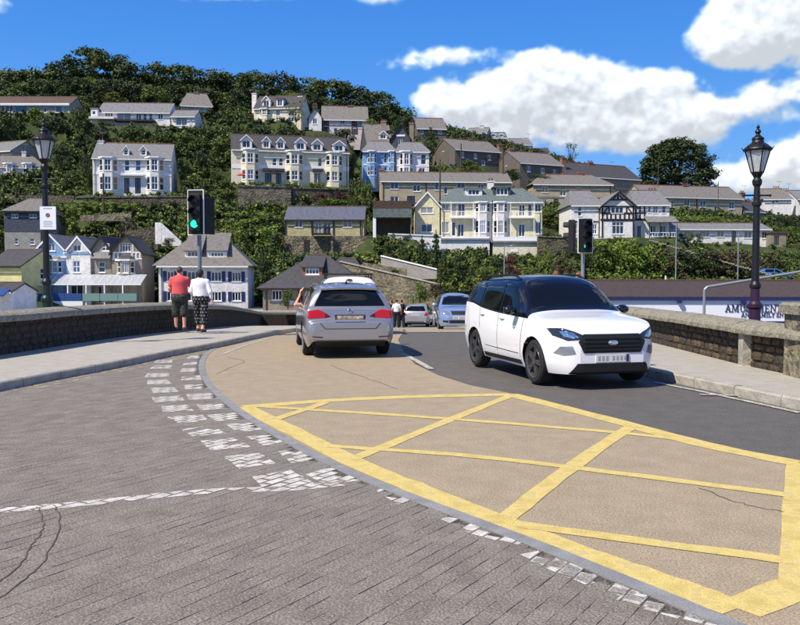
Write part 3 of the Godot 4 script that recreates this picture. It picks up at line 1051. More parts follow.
func opening_wall(mb: MB, T: Transform3D, w: float, y0: float, y1: float, holes: Array, rev := 0.14):
	# wall from x 0..w, y0..y1 in T's plane (z 0), with rectangular holes Rect2(x, y, w, h)
	var xs := [0.0, w]
	var ys := [y0, y1]
	for h in holes:
		for q in [h.position.x, h.end.x]:
			if q > 0.01 and q < w - 0.01: xs.append(q)
		for q in [h.position.y, h.end.y]:
			if q > y0 + 0.01 and q < y1 - 0.01: ys.append(q)
	xs.sort(); ys.sort()
	for i in xs.size() - 1:
		if xs[i + 1] - xs[i] < 1e-4: continue
		for j in ys.size() - 1:
			if ys[j + 1] - ys[j] < 1e-4: continue
			var c := Vector2((xs[i] + xs[i + 1]) / 2, (ys[j] + ys[j + 1]) / 2)
			var inside := false
			for h in holes:
				if h.has_point(c): inside = true
			if inside: continue
			mb.quad(T * Vector3(xs[i], ys[j], 0), T * Vector3(xs[i + 1], ys[j], 0), T * Vector3(xs[i + 1], ys[j + 1], 0), T * Vector3(xs[i], ys[j + 1], 0))
	for h in holes:
		var a: Vector2 = h.position
		var b: Vector2 = h.end
		var z := -rev
		mb.quad(T * Vector3(a.x, a.y, 0), T * Vector3(a.x, a.y, z), T * Vector3(a.x, b.y, z), T * Vector3(a.x, b.y, 0))
		mb.quad(T * Vector3(b.x, a.y, z), T * Vector3(b.x, a.y, 0), T * Vector3(b.x, b.y, 0), T * Vector3(b.x, b.y, z))
		mb.quad(T * Vector3(a.x, b.y, z), T * Vector3(b.x, b.y, z), T * Vector3(b.x, b.y, 0), T * Vector3(a.x, b.y, 0))
		mb.quad(T * Vector3(a.x, a.y, 0), T * Vector3(b.x, a.y, 0), T * Vector3(b.x, a.y, z), T * Vector3(a.x, a.y, z))

func window_at(node: Node3D, T: Transform3D, h: Rect2, style := "sash", fm := "trim", pm := "pane"):
	var w := snappedf(h.size.x, 0.05)
	var ht := snappedf(h.size.y, 0.05)
	var key := "%s_%.2f_%.2f" % [style, w, ht]
	if not mesh_cache.has(key):
		var mb := MB.new()
		var t := 0.075 if minf(w, ht) > 0.6 else 0.055
		var nx := 1
		var ny := 2
		match style:
			"sash": nx = 1; ny = 2
			"sash2": nx = 2; ny = 2
			"case2": nx = 2; ny = 1
			"case3": nx = 3; ny = 1
			"case4": nx = 4; ny = 2
			"single": nx = 1; ny = 1
			"cross": nx = 3; ny = 2
			"door": nx = 2; ny = 1
		for i in nx + 1:
			var x := lerpf(-w / 2 + t / 2, w / 2 - t / 2, float(i) / nx)
			mb.box(x - t / 2, 0, -0.12, x + t / 2, ht, -0.05)
		for j in ny + 1:
			var y := lerpf(t / 2, ht - t / 2, float(j) / ny)
			if ny == 2 and j == 1 and style in ["case4", "cross"]: y = ht * 0.7
			mb.box(-w / 2 + t, y - t / 2, -0.119, w / 2 - t, y + t / 2, -0.052)
		mesh_cache[key] = mb.mesh()
		var pb := MB.new()
		pb.box(-w / 2 + 0.01, 0.01, -0.10, w / 2 - 0.01, ht - 0.01, -0.088)
		mesh_cache[key + "p"] = pb.mesh()
		var sb := MB.new()
		sb.box(-w / 2 - 0.06, -0.09, -0.10, w / 2 + 0.06, 0.003, 0.07)
		mesh_cache[key + "s"] = sb.mesh()
	var X := T * Transform3D(Basis.IDENTITY, Vector3(h.get_center().x, h.position.y, 0))
	var o := put(mesh_cache[key], "door" if style == "door" else "window", fm, node, X)
	put(mesh_cache[key + "p"], "pane", pm, o)
	if style != "door": put(mesh_cache[key + "s"], "sill", fm, o)

func roof_slab(mb: MB, pts: Array, th := 0.16):
	mb.slab(pts, th)

func house(s: Dictionary) -> Node3D:
	var fr := frame_of(s)
	var W: float = fr.W
	var D: float = s.get("D", 8.0)
	var He := loc(fr, s.x0, s.ye).y
	var Hr := loc(fr, s.get("xr", (s.x0 + s.x1) * 0.5), s.yr, -D * 0.5 if s.get("roof", "x") != "z" else 0.0).y
	var node := base(s.n, fr.o, fr.yaw)
	tag(node, s.l, s.get("c", "house"), s.get("g", ""))
	var low: float = -s.get("low", 2.5)
	var T := Transform3D(Basis.IDENTITY, Vector3(-W / 2, 0, 0))
	var holes := []
	var wins := []
	for q in s.get("win", []):
		var a := loc(fr, q[0], q[3])
		var b := loc(fr, q[2], q[1])
		var r := Rect2(a, b - a)
		r.position.x = clampf(r.position.x, 0.08, W - 0.3)
		r.size.x = minf(r.size.x, W - 0.08 - r.position.x)
		r.position.y = maxf(r.position.y, 0.05)
		holes.append(r)
		wins.append([r, q[4] if q.size() > 4 else "sash", q[5] if q.size() > 5 else "pane", q[6] if q.size() > 6 else s.get("frame", "trim")])
	for q in s.get("open", []):
		var oa := loc(fr, q[0], q[3])
		var ob := loc(fr, q[2], q[1])
		holes.append(Rect2(oa, ob - oa))
	var wall := MB.new()
	var top := He
	var roof_t: String = s.get("roof", "x")
	if roof_t == "z":
		# attic windows above the eave are cut too: the gable is wall
		opening_wall(wall, T, W, low, He, holes.filter(func(h): return h.end.y <= He + 0.01))
		var ghs := holes.filter(func(h): return h.end.y > He + 0.01)
		gable_wall(wall, T, W, He, Hr, ghs)
	else:
		opening_wall(wall, T, W, low, He, holes)
	# sides and back
	var Ls := Transform3D(Basis(Vector3.UP, -PI / 2), Vector3(-W / 2, 0, -D))
	var Rs := Transform3D(Basis(Vector3.UP, PI / 2), Vector3(W / 2, 0, 0))
	var side_holes := {"l": [], "r": []}
	for q in s.get("side", []):  # [side, along (0..1 from the front), y, w, h, style]
		var al: float = (1.0 - q[1]) * D if q[0] == "l" else q[1] * D
		var r := Rect2(al - q[3] / 2, q[2], q[3], q[4])
		side_holes[q[0]].append(r)
		window_at(node, Ls if q[0] == "l" else Rs, r, q[5] if q.size() > 5 else "sash", s.get("frame", "trim"), q[6] if q.size() > 6 else "pane")
	opening_wall(wall, Ls, D, low, He, side_holes.l)
	opening_wall(wall, Rs, D, low, He, side_holes.r)
	opening_wall(wall, Transform3D(Basis(Vector3.UP, PI), Vector3(W / 2, 0, -D)), W, low, He, [])
	if roof_t == "z":
		wall.tri(Vector3(W / 2, He, -D), Vector3(-W / 2, He, -D), Vector3(0, Hr, -D))
	elif roof_t == "x":
		wall.tri(Vector3(-W / 2, He, -D), Vector3(-W / 2, He, 0), Vector3(-W / 2, Hr, -D / 2))
		wall.tri(Vector3(W / 2, He, 0), Vector3(W / 2, He, -D), Vector3(W / 2, Hr, -D / 2))
	put(wall, "wall", s.get("wall", "white"), node)
	for q in wins: window_at(node, T, q[0], q[1], q[3], q[2])
	# roof
	var ov: float = s.get("ov", 0.35)
	var rf := MB.new()
	var dh := 0.14
	if roof_t == "x":
		var k := (Hr - He) / (D * 0.5)
		var ye := He - ov * k + dh
		var side_ov: float = s.get("sov", 0.12)
		var w2 := W / 2 + side_ov
		rf.slab([Vector3(-w2, ye, ov), Vector3(w2, ye, ov), Vector3(w2, Hr + dh, -D / 2), Vector3(-w2, Hr + dh, -D / 2)], 0.13)
		rf.slab([Vector3(w2, ye, -D - ov), Vector3(-w2, ye, -D - ov), Vector3(-w2, Hr + dh, -D / 2), Vector3(w2, Hr + dh, -D / 2)], 0.13)
	elif roof_t == "z":
		var k := (Hr - He) / (W * 0.5)
		var ye := He - ov * k + dh
		var z0 := s.get("fov", 0.3) as float
		rf.slab([Vector3(-W / 2 - ov, ye, -D - 0.2), Vector3(-W / 2 - ov, ye, z0), Vector3(0, Hr + dh, z0), Vector3(0, Hr + dh, -D - 0.2)], 0.13)
		rf.slab([Vector3(W / 2 + ov, ye, z0), Vector3(W / 2 + ov, ye, -D - 0.2), Vector3(0, Hr + dh, -D - 0.2), Vector3(0, Hr + dh, z0)], 0.13)
		var bb := MB.new()  # barge boards
		for sg in [-1.0, 1.0]:
			var a := Vector3(sg * (W / 2 + ov), ye - 0.12, z0 + 0.012)
			var b := Vector3(0, Hr + dh - 0.12, z0 + 0.012)
			var up := Vector3(0, 0.24, 0)
			var pts := [a - up * 0.6, b - up * 0.6, b + up * 0.5, a + up * 0.5]
			if sg > 0: pts.reverse()
			bb.slab(pts, 0.07)
		put(bb, "barge_board", s.get("barge", "trim"), node)
	elif roof_t == "h":
		var k := (Hr - He) / (D * 0.5)
		var ye := He - ov * k + dh
		var w2 := W / 2 + ov
		var rl: float = s.get("ridge", maxf(W - D * 0.9, 0.3)) * 0.5
		var A := Vector3(-w2, ye, ov); var B := Vector3(w2, ye, ov); var C := Vector3(w2, ye, -D - ov); var E := Vector3(-w2, ye, -D - ov)
		var R0 := Vector3(-rl, Hr + dh, -D / 2); var R1 := Vector3(rl, Hr + dh, -D / 2)
		rf.slab([A, B, R1, R0], 0.12); rf.slab([C, E, R0, R1], 0.12); rf.slab([E, A, R0], 0.12); rf.slab([B, C, R1], 0.12)
	elif roof_t == "f":
		rf.box(-W / 2 - ov, He, -D - ov, W / 2 + ov, He + 0.22, ov)
	var ro := put(rf, "roof", s.get("rm", "slate"), node)
	if roof_t in ["x", "h"]:
		var rt := MB.new()
		var rl2: float = W / 2 if roof_t == "x" else s.get("ridge", maxf(W - D * 0.9, 0.3)) * 0.5
		rt.tube(Vector3(-rl2, Hr + dh + 0.0, -D / 2), Vector3(rl2, Hr + dh, -D / 2), 0.11, 0.11, 6)
		put(rt, "ridge_tiles", s.get("ridgem", "slate_brown"), ro)
		var gt := MB.new()
		var k := (Hr - He) / (D * 0.5)
		gt.box(-W / 2 - 0.1, He - ov * k - 0.06, ov + 0.015, W / 2 + 0.1, He - ov * k + 0.10, ov + 0.12)
		put(gt, "gutter", s.get("gut", "trim"), node)
		if s.d < 160 and W > 6.0:
			var dp := MB.new()
			var dx: float = W / 2 - 0.35 if rng.randf() < 0.5 else -W / 2 + 0.35
			dp.tube(Vector3(dx, -1.0, 0.09), Vector3(dx, He - 0.3, 0.09), 0.05, 0.05, 6)
			dp.tube(Vector3(dx, He - 0.3, 0.09), Vector3(dx, He - ov * k - 0.02, ov + 0.06), 0.05, 0.05, 6)
			put(dp, "down_pipe", "black_paint" if rng.randf() < 0.5 else "grey_metal", node)
	for q in s.get("chim", []):  # [px, py of the top, width, place back 0..1]
		var zc: float = -D * (q[3] if q.size() > 3 else 0.5)
		var p := loc(fr, q[0], q[1], zc)
		var hw: float = q[2] * 0.5
		var cm := MB.new()
		var x := p.x - W / 2
		var topy := p.y - 0.45
		cm.box(x - hw, He - 0.2, zc - 0.35, x + hw, topy, zc + 0.35)
		cm.box(x - hw - 0.08, topy, zc - 0.43, x + hw + 0.08, topy + 0.14, zc + 0.43)
		var co := put(cm, "chimney", q[4] if q.size() > 4 else s.get("chm", "stone_render"), ro)
		var pt := MB.new()
		var np := 2 if q[2] < 1.0 else 3
		for i in np:
			pt.lathe([Vector2(0.14, topy + 0.14), Vector2(0.11, topy + 0.45), Vector2(0.13, topy + 0.52), Vector2(0, topy + 0.52)], 8, Vector3(x + (i - (np - 1) * 0.5) * 0.42, 0, zc))
		var po := put(pt, "chimney_pots", "tile_red", node)
		if rng.randf() < 0.6:
			var ae := MB.new()
			var ax := x + hw * 0.7
			ae.tube(Vector3(ax, topy - 0.6, zc + 0.3), Vector3(ax, topy + 1.5, zc + 0.3), 0.03, 0.025, 5)
			ae.tube(Vector3(ax - 0.5, topy + 1.4, zc + 0.2), Vector3(ax + 0.5, topy + 1.4, zc + 0.4), 0.02, 0.02, 4)
			for i in 5: ae.tube(Vector3(ax - 0.4 + i * 0.2, topy + 1.2, zc + 0.22 + i * 0.04), Vector3(ax - 0.4 + i * 0.2, topy + 1.6, zc + 0.22 + i * 0.04), 0.014, 0.014, 4)
			put(ae, "aerial", "grey_metal", node)
	for q in s.get("dorm", []):  # [x0, x1, y apex, y bottom, kind, cheek material]
		dormer(node, fr, W, D, He, Hr, q, s)
	for q in s.get("bays", []):  # [x0, x1, y top, [[window y0, y1], ...], depth, roof?]
		bay(node, fr, W, q, s)
	for q in s.get("ext", []):  # [name, x0, y0, x1, y1, z0, z1, material]
		var a := loc(fr, q[1], q[4])
		var b := loc(fr, q[3], q[2])
		var e := MB.new()
		e.box(a.x - W / 2, a.y, q[5], b.x - W / 2, b.y, q[6])
		put(e, q[0], q[7], node)
	for q in s.get("sheds", []):  # lean-to roof [name, x0, x1, y high, y low, z high, z low, material]
		var a := loc(fr, q[1], q[3])
		var b := loc(fr, q[2], q[4])
		var e := MB.new()
		e.slab([Vector3(a.x - W / 2, b.y, q[6]), Vector3(b.x - W / 2, b.y, q[6]), Vector3(b.x - W / 2, a.y, q[5]), Vector3(a.x - W / 2, a.y, q[5])], 0.1)
		put(e, q[0], q[7], node)
	for q in s.get("beams", []):  # [x0, y0, x1, y1, width, material] straight timber on the front
		var a := loc(fr, q[0], q[1]) - Vector2(W / 2, 0)
		var b := loc(fr, q[2], q[3]) - Vector2(W / 2, 0)
		var t = (b - a).normalized().orthogonal() * q[4] * 0.5
		var e := MB.new()
		var z = 0.045 + 0.006 * rng.randf() + (q[6] if q.size() > 6 else 0.0)
		var pts := [Vector3(a.x - t.x, a.y - t.y, z), Vector3(a.x + t.x, a.y + t.y, z), Vector3(b.x + t.x, b.y + t.y, z), Vector3(b.x - t.x, b.y - t.y, z)]
		if (pts[1] - pts[0]).cross(pts[2] - pts[0]).z < 0: pts.reverse()
		e.slab(pts, 0.06)
		put(e, "beam", q[5], node)
	for q in s.get("rails", []):  # balustrade [x0, y0, x1, y1, z, material, spacing]
		var a := loc(fr, q[0], q[3])
		var b := loc(fr, q[2], q[1])
		var e := MB.new()
		e.box(a.x - W / 2, b.y - 0.08, q[4] - 0.03, b.x - W / 2, b.y, q[4] + 0.04)
		e.box(a.x - W / 2, a.y, q[4] - 0.025, b.x - W / 2, a.y + 0.07, q[4] + 0.035)
		var x := a.x
		while x < b.x:
			e.box(x - W / 2 - 0.025, a.y + 0.07, q[4] - 0.02, x - W / 2 + 0.025, b.y - 0.08, q[4] + 0.02)
			x += q[6]
		put(e, "balustrade", q[5], node)
	for q in s.get("shut", []):  # shutter pairs follow the windows: [x0, y0, x1, y1]
		var a := loc(fr, q[0], q[3])
		var b := loc(fr, q[2], q[1])
		for sg in [-1, 1]:
			var e := MB.new()
			var x0 := a.x - 0.42 if sg < 0 else b.x + 0.02
			e.box(x0 - W / 2, a.y - 0.04, 0.01, x0 + 0.4 - W / 2, b.y + 0.04, 0.06)
			for i in 6:
				var y := lerpf(a.y, b.y, (i + 0.3) / 6.0)
				e.box(x0 - W / 2 + 0.05, y, 0.06, x0 + 0.35 - W / 2, y + 0.04, 0.075)
			put(e, "shutter", "trim_blue", node)
	return node

func gable_wall(mb: MB, T: Transform3D, W: float, He: float, Hr: float, holes: Array):
	# triangle He..Hr with rectangular holes, cut in thin columns
	if holes.is_empty():
		mb.tri(T * Vector3(0, He, 0), T * Vector3(W, He, 0), T * Vector3(W / 2, Hr, 0))
		return
	var h: Rect2 = holes[0]
	var tri := PackedVector2Array([Vector2(0, He), Vector2(W, He), Vector2(W / 2, Hr)])
	var xs := [0.0, h.position.x, h.end.x, W]
	var ys := [He, maxf(h.position.y, He), h.end.y, Hr]
	for i in 3:
		for j in 3:
			if i == 1 and j == 1: continue
			if ys[j + 1] - ys[j] < 1e-3: continue
			var cell := PackedVector2Array([Vector2(xs[i], ys[j]), Vector2(xs[i + 1], ys[j]), Vector2(xs[i + 1], ys[j + 1]), Vector2(xs[i], ys[j + 1])])
			for p in Geometry2D.intersect_polygons(tri, cell):
				var ix := Geometry2D.triangulate_polygon(p)
				for k in range(0, ix.size(), 3):
					var a := Vector3(p[ix[k]].x, p[ix[k]].y, 0)
					var b := Vector3(p[ix[k + 1]].x, p[ix[k + 1]].y, 0)
					var c := Vector3(p[ix[k + 2]].x, p[ix[k + 2]].y, 0)
					if (b - a).cross(c - a).z < 0: mb.tri(T * a, T * c, T * b)
					else: mb.tri(T * a, T * b, T * c)

func dormer(node, fr, W, D, He, Hr, q, s):
	var a := loc(fr, q[0], q[3])
	var b := loc(fr, q[1], q[2])
	var w := b.x - a.x
	var cx = a.x + w / 2 - W / 2
	var yb := maxf(a.y, He + 0.1)
	var zf: float = -(yb - He) / (Hr - He) * D * 0.5 + 0.12
	var kind: String = q[4]
	var apex := b.y
	var ht := (apex - yb)
	var eave := yb + ht * (0.62 if kind == "g" else 1.0)
	var zb = -D * 0.5
	var mb := MB.new()
	var T := Transform3D(Basis.IDENTITY, Vector3(cx - w / 2, 0, zf))
	var hole := Rect2(w * 0.16, yb + 0.12, w * 0.68, maxf(eave - yb - 0.2, 0.3))
	opening_wall(mb, T, w, yb - 0.3, eave, [hole], 0.1)
	mb.quad(Vector3(cx - w / 2, yb - 0.3, zb), Vector3(cx - w / 2, yb - 0.3, zf), Vector3(cx - w / 2, eave, zf), Vector3(cx - w / 2, eave, zb))
	mb.quad(Vector3(cx + w / 2, yb - 0.3, zf), Vector3(cx + w / 2, yb - 0.3, zb), Vector3(cx + w / 2, eave, zb), Vector3(cx + w / 2, eave, zf))
	if kind == "g": mb.tri(Vector3(cx - w / 2, eave, zf), Vector3(cx + w / 2, eave, zf), Vector3(cx, apex - 0.1, zf))
	var o := put(mb, "dormer", q[5] if q.size() > 5 else "white", node)
	window_at(node, T, hole, q[6] if q.size() > 6 else "case2", "trim", "pane")
	var rf := MB.new()
	var ov := 0.15
	if kind == "g":
		var k := (apex - eave) / (w / 2)
		var ye := eave - ov * k
		rf.slab([Vector3(cx - w / 2 - ov, ye, zb), Vector3(cx - w / 2 - ov, ye, zf + 0.2), Vector3(cx, apex, zf + 0.2), Vector3(cx, apex, zb)], 0.09)
		rf.slab([Vector3(cx + w / 2 + ov, ye, zf + 0.2), Vector3(cx + w / 2 + ov, ye, zb), Vector3(cx, apex, zb), Vector3(cx, apex, zf + 0.2)], 0.09)
		var bb := MB.new()
		for sg in [-1.0, 1.0]:
			var A := Vector3(cx + sg * (w / 2 + ov), ye - 0.06, zf + 0.215)
			var B := Vector3(cx, apex - 0.06, zf + 0.215)
			var up := Vector3(0, 0.09, 0)
			var pts := [A - up, B - up, B + up, A + up]
			if sg > 0: pts.reverse()
			bb.slab(pts, 0.05)
		put(bb, "barge_board", "trim", o)
	elif kind == "f":
		rf.box(cx - w / 2 - ov, eave, zb, cx + w / 2 + ov, eave + 0.14, zf + 0.2)
	else:
		rf.slab([Vector3(cx - w / 2 - ov, eave, zf + 0.25), Vector3(cx + w / 2 + ov, eave, zf + 0.25), Vector3(cx + w / 2 + ov, Hr + 0.1, zb), Vector3(cx - w / 2 - ov, Hr + 0.1, zb)], 0.1)
	put(rf, "dormer_roof", s.get("rm", "slate"), o)

func bay(node, fr, W, q, s):
	var a := loc(fr, q[0], s.yb)
	var b := loc(fr, q[1], q[2])
	var w := b.x - a.x
	var dp: float = q[4] if q.size() > 4 else 0.8
	var x0 = a.x - W / 2
	var x1 = x0 + w
	var ch := minf(dp, w * 0.28)
	var P := [Vector3(x0, 0, 0.0), Vector3(x0 + ch, 0, dp), Vector3(x1 - ch, 0, dp), Vector3(x1, 0, 0.0)]
	var mb := MB.new()
	var yb: float = -2.0
	for k in 3:
		var A: Vector3 = P[k]
		var B: Vector3 = P[k + 1]
		var ux := (B - A).normalized()
		var T := Transform3D(Basis(ux, Vector3.UP, ux.cross(Vector3.UP)), A)
		var ln := A.distance_to(B)
		var hs := []
		for wv in q[3]:
			var v1 := loc(fr, q[0], wv[0]).y
			var v0 := loc(fr, q[0], wv[1]).y
			var m := 0.14 if k == 1 else 0.16
			var r := Rect2(ln * m, v0, ln * (1 - 2 * m), v1 - v0)
			hs.append(r)
			window_at(node, T, r, (q[6] if q.size() > 6 else "sash2") if k == 1 else "sash", s.get("frame", "trim"), "pane_blue" if k == 1 and rng.randf() < 0.3 else "pane")
		opening_wall(mb, T, ln, yb, b.y, hs, 0.1)
	var o := put(mb, "bay", s.get("baym", s.get("wall", "white")), node)
	var rf := MB.new()
	var up: float = q[5] if q.size() > 5 else 0.5
	var e := 0.12
	var R := [Vector3(x0 - e, b.y, 0), Vector3(x0 + ch - e * 0.5, b.y, dp + e), Vector3(x1 - ch + e * 0.5, b.y, dp + e), Vector3(x1 + e, b.y, 0)]
	var TL := Vector3(x0 + ch, b.y + up, 0.01)
	var TR := Vector3(x1 - ch, b.y + up, 0.01)
	rf.tri(R[0], R[1], TL); rf.quad(R[1], R[2], TR, TL); rf.tri(R[2], R[3], TR)
	rf.quad(R[3], R[2], R[1], R[0])
	put(rf, "bay_roof", s.get("rm", "slate"), o)
	var ca := MB.new()
	for k in 3:
		var A: Vector3 = R[k]
		var B: Vector3 = R[k + 1]
		var nn := (B - A).cross(Vector3.UP).normalized() * 0.05
		ca.slab([A + nn - Vector3(0, 0.16, 0), B + nn - Vector3(0, 0.16, 0), B + nn + Vector3(0, 0.03, 0), A + nn + Vector3(0, 0.03, 0)], 0.06)
	put(ca, "cornice", s.get("frame", "trim"), o)

# ---------- the houses, measured on the photograph ----------
func house_list() -> Array:
	var L := []
	# hilltop
	L.append({n = "bungalow", l = "long brown-roofed bungalow near the hilltop at the far left", c = "bungalow", x0 = -30, x1 = 70, yb = 114, ye = 104.6, yr = 97.5, d = 165, D = 8, roof = "x", wall = "grey_render", rm = "slate_brown", low = 3,
		win = [[-20, 105.5, -6, 112, "case2"], [1, 105.5, 4.5, 113, "single", "pane"], [5.5, 105.5, 13, 112, "case2"], [14.5, 105.5, 27.5, 112.5, "single", "pane_blue"], [43.5, 107, 46.5, 112.5, "single"], [55.5, 105.8, 62, 112.5, "single", "pane_blue"], [63, 105.8, 68.5, 112.5, "single", "curtain_pane"]],
		ext = [["fascia", -30, 103.6, 70, 105.2, 0.42, 0.5, "trim"]]})
	L.append({n = "bungalow", l = "white bungalow with long grey roof below the yellow bush", c = "bungalow", x0 = 98, x1 = 170, yb = 126.5, ye = 112, yr = 103.7, d = 160, D = 8, yaw = 3, roof = "x", wall = "white", rm = "slate", low = 4,
		win = [[105, 112.5, 113, 118, "case3"], [117, 112.5, 131, 119.5, "case2", "pane_blue"], [136, 113.5, 141.5, 121, "case2"], [143, 113.5, 147, 120, "sash"], [149, 113.5, 152.5, 120, "sash"], [158, 114, 163, 119.5, "case2"]],
		ext = [["terrace_wall", 92, 118.5, 117, 120.5, 0.1, 2.0, "white"], ["balcony_deck", 117, 121, 156, 122.5, 0.05, 1.6, "timber"]]})
	L.append({n = "bungalow_wing", l = "low white wing with big blue window right of the white bungalow", c = "house", x0 = 171.5, x1 = 195, yb = 130, ye = 116.5, yr = 111, d = 160, D = 6.5, roof = "x", wall = "white", rm = "slate", low = 3,
		win = [[176, 117.5, 187, 125.5, "case2", "pane_blue"], [190.5, 118.5, 192, 122, "single"]]})
	L.append({n = "bungalow_porch", l = "small white flat-topped porch at the left end of white bungalow", c = "porch", x0 = 91, x1 = 97.6, yb = 125, ye = 109, yr = 108, d = 159, D = 4, roof = "f", ov = 0.1, wall = "white", low = 3, win = [[92.5, 111, 95.5, 114.5, "single"]]})
	L.append({n = "detached_house", l = "grey stone house with gable among trees on the skyline", x0 = 181, x1 = 212, yb = 118, ye = 105, yr = 94, d = 174, D = 8, yaw = 12, roof = "h", wall = "grey_render", rm = "slate_warm", ridge = 4.0,
		win = [[184, 106, 187, 111, "sash"], [195, 107.5, 199, 111, "sash"], [204, 106, 208, 111, "sash2"], [185, 113, 188, 117, "sash"], [203, 113, 208, 117.5, "sash2"]], chim = [[196, 91.5, 0.8]]})
	L.append({n = "detached_house", l = "cream house with tall end chimneys below the hilltop wood", x0 = 254, x1 = 301, yb = 123, ye = 108.5, yr = 97, d = 165, D = 7.5, yaw = -8, roof = "x", wall = "cream", rm = "slate_dark", chm = "white",
		win = [[276, 110, 280, 116, "sash2"], [288, 110, 294, 116, "sash2"], [260, 117.5, 263, 122, "sash"], [276, 117.5, 281, 122, "sash2"], [288, 117.5, 294, 122, "case2"]],
		bays = [[259.5, 271, 108.6, [[110, 115.5]], 0.7, 0.6]], dorm = [[262, 270, 95.5, 107, "g", "white"], [276, 283, 98.5, 106.5, "f", "white"]], chim = [[254.5, 92, 0.9], [300.5, 95, 0.9]]})
	L.append({n = "detached_house", l = "white and slate-hung house with white gable below the wood", x0 = 322, x1 = 368, yb = 136, ye = 119, yr = 107, d = 158, D = 8, yaw = 5, roof = "x", wall = "pink_white", rm = "slate_warm",
		win = [[324, 119.6, 327.5, 126, "sash"], [340, 119.8, 345, 124, "case2"], [334, 128, 337.5, 135, "single", "pane_blue"], [353, 120, 356, 128, "sash"], [358, 120.5, 362, 128, "case2"]],
		ext = [["slate_panel", 321, 119.5, 329, 134, 0.02, 0.06, "slate_dark"], ["slate_panel", 351.5, 119.5, 357.5, 134, 0.02, 0.06, "slate_dark"]], chim = [[315, 103, 0.9, 0.5, "slate_brown"], [350, 105, 0.9, 0.5, "slate_brown"]]})
	L.append({n = "gable_wing", l = "white gable wing at the left of the slate-hung house", c = "house", x0 = 309, x1 = 321.6, yb = 132, ye = 117, yr = 107.5, d = 157, D = 7, yaw = 5, roof = "z", barge = "timber", wall = "white", rm = "slate_warm", win = [[313, 118.5, 317, 124, "case2"]]})
	L.append({n = "detached_house", l = "dark-fronted cottage with brown roof against the cloud", x0 = 417, x1 = 446, yb = 139, ye = 128, yr = 119, d = 168, D = 7, yaw = 8, roof = "x", wall = "dark_render", rm = "slate_warm",
		win = [[420, 129.5, 423.5, 134, "sash"], [429, 129.5, 433, 134, "sash"], [438, 130, 442, 134, "sash"]], ridgem = "tile_red"})
	L.append({n = "detached_house", l = "small grey house peeping over the ridge near the cloud", x0 = 466, x1 = 487, yb = 141, ye = 134, yr = 128.5, d = 205, D = 8, yaw = -14, roof = "x", wall = "grey_render", rm = "slate", win = [[470, 135, 473, 139, "sash"], [479, 135, 482, 139, "sash"]], chim = [[482, 125.5, 1.2, 0.5, "white"]]})
	L.append({n = "detached_house", l = "small pale dormered house second along the ridge", x0 = 488.5, x1 = 507, yb = 144, ye = 138, yr = 133, d = 206, D = 8, roof = "x", wall = "white", rm = "slate_green", dorm = [[491, 496, 132.5, 136.8, "g", "white"], [499, 504, 133, 136.8, "g", "white"]], win = [[492, 139, 495, 143, "sash"], [500, 139, 503, 143, "sash"]]})
	L.append({n = "detached_house", l = "small white-gabled house furthest along the ridge", x0 = 513, x1 = 533, yb = 151, ye = 144.5, yr = 139.5, d = 208, D = 8, yaw = 10, roof = "x", wall = "white", rm = "slate", chim = [[526, 138, 1.6, 0.5, "white"]], win = [[516, 145.5, 519, 149, "sash"], [525, 146, 528, 149, "sash"]]})
	L.append({n = "detached_house", l = "low grey hut with chimney at the end of the ridge houses", x0 = 535, x1 = 550, yb = 158, ye = 153, yr = 149, d = 206, D = 7, roof = "x", wall = "stone_render", rm = "slate_dark", chim = [[546, 148, 1.2]]})
	# second tier
	L.append({n = "detached_house", l = "white house with two oriel windows at the left edge", x0 = -18, x1 = 46, yb = 193, ye = 166, yr = 156.5, d = 140, D = 9, yaw = 16, roof = "h", ridge = 5.0, wall = "white", rm = "slate_warm", chm = "white",
		win = [[-10, 180, -3, 188.5, "case3"], [-1.5, 180, 5, 188.5, "case3"], [6, 180, 15, 188.5, "case3"], [17, 180, 25.5, 188.5, "case3"], [27, 180, 33, 188.5, "case2"], [34, 180, 38, 188.5, "case2"], [40, 181, 43, 188, "single"]],
		bays = [[4, 16.5, 163.5, [[165, 172.5]], 0.7, 0.3, "cross"], [23, 36, 163.5, [[165, 172.5]], 0.7, 0.3, "cross"]],
		ext = [["string_course", -18, 176, 46, 177.6, 0.01, 0.3, "trim"], ["planter_ledge", -18, 190, 36, 192.5, 0.01, 0.7, "trim"]], chim = [[24, 150, 0.7]]})
	L.append({n = "detached_house", l = "grey-roofed house with white barge board behind the far-left white house", x0 = -14, x1 = 12, yb = 166, ye = 152, yr = 143, d = 148, D = 7, yaw = -20, roof = "x", wall = "grey_render", rm = "slate", gut = "trim", low = 4})
	L.append({n = "villa", l = "white double-fronted villa with two bays and two small dormers", x0 = 93, x1 = 171.5, yb = 195, ye = 157.5, yr = 144.2, d = 132, D = 8.5, yaw = 9, roof = "x", wall = "white", rm = "slate", ridgem = "tile_red", chm = "white",
		win = [[124.7, 160, 129.3, 171, "sash"], [135.7, 160, 140.6, 171, "sash", "pane_blue"], [124.2, 178, 129.4, 193.5, "door", "pane", "maroon"], [135.2, 178, 140.6, 193.5, "door", "pane", "timber"]],
		bays = [[99, 118.5, 157.6, [[159.6, 171], [177, 190]], 0.9, 0.3], [146, 164.5, 157.6, [[159.6, 171], [177, 190]], 0.9, 0.3]],
		dorm = [[122.4, 128.4, 145, 155, "g", "white", "sash"], [139.6, 146, 145, 155, "g", "white", "sash"]], chim = [[101.2, 139, 0.9]],
		ext = [["string_course", 93, 173.2, 171.5, 174.3, 0.0, 0.07, "trim"], ["porch_canopy", 121.5, 174.5, 143.5, 175.8, 0.0, 0.7, "trim"]],
		side = [["r", 0.5, 4.0, 0.9, 1.6], ["r", 0.5, 0.9, 0.9, 1.6]]})
	var cw := []
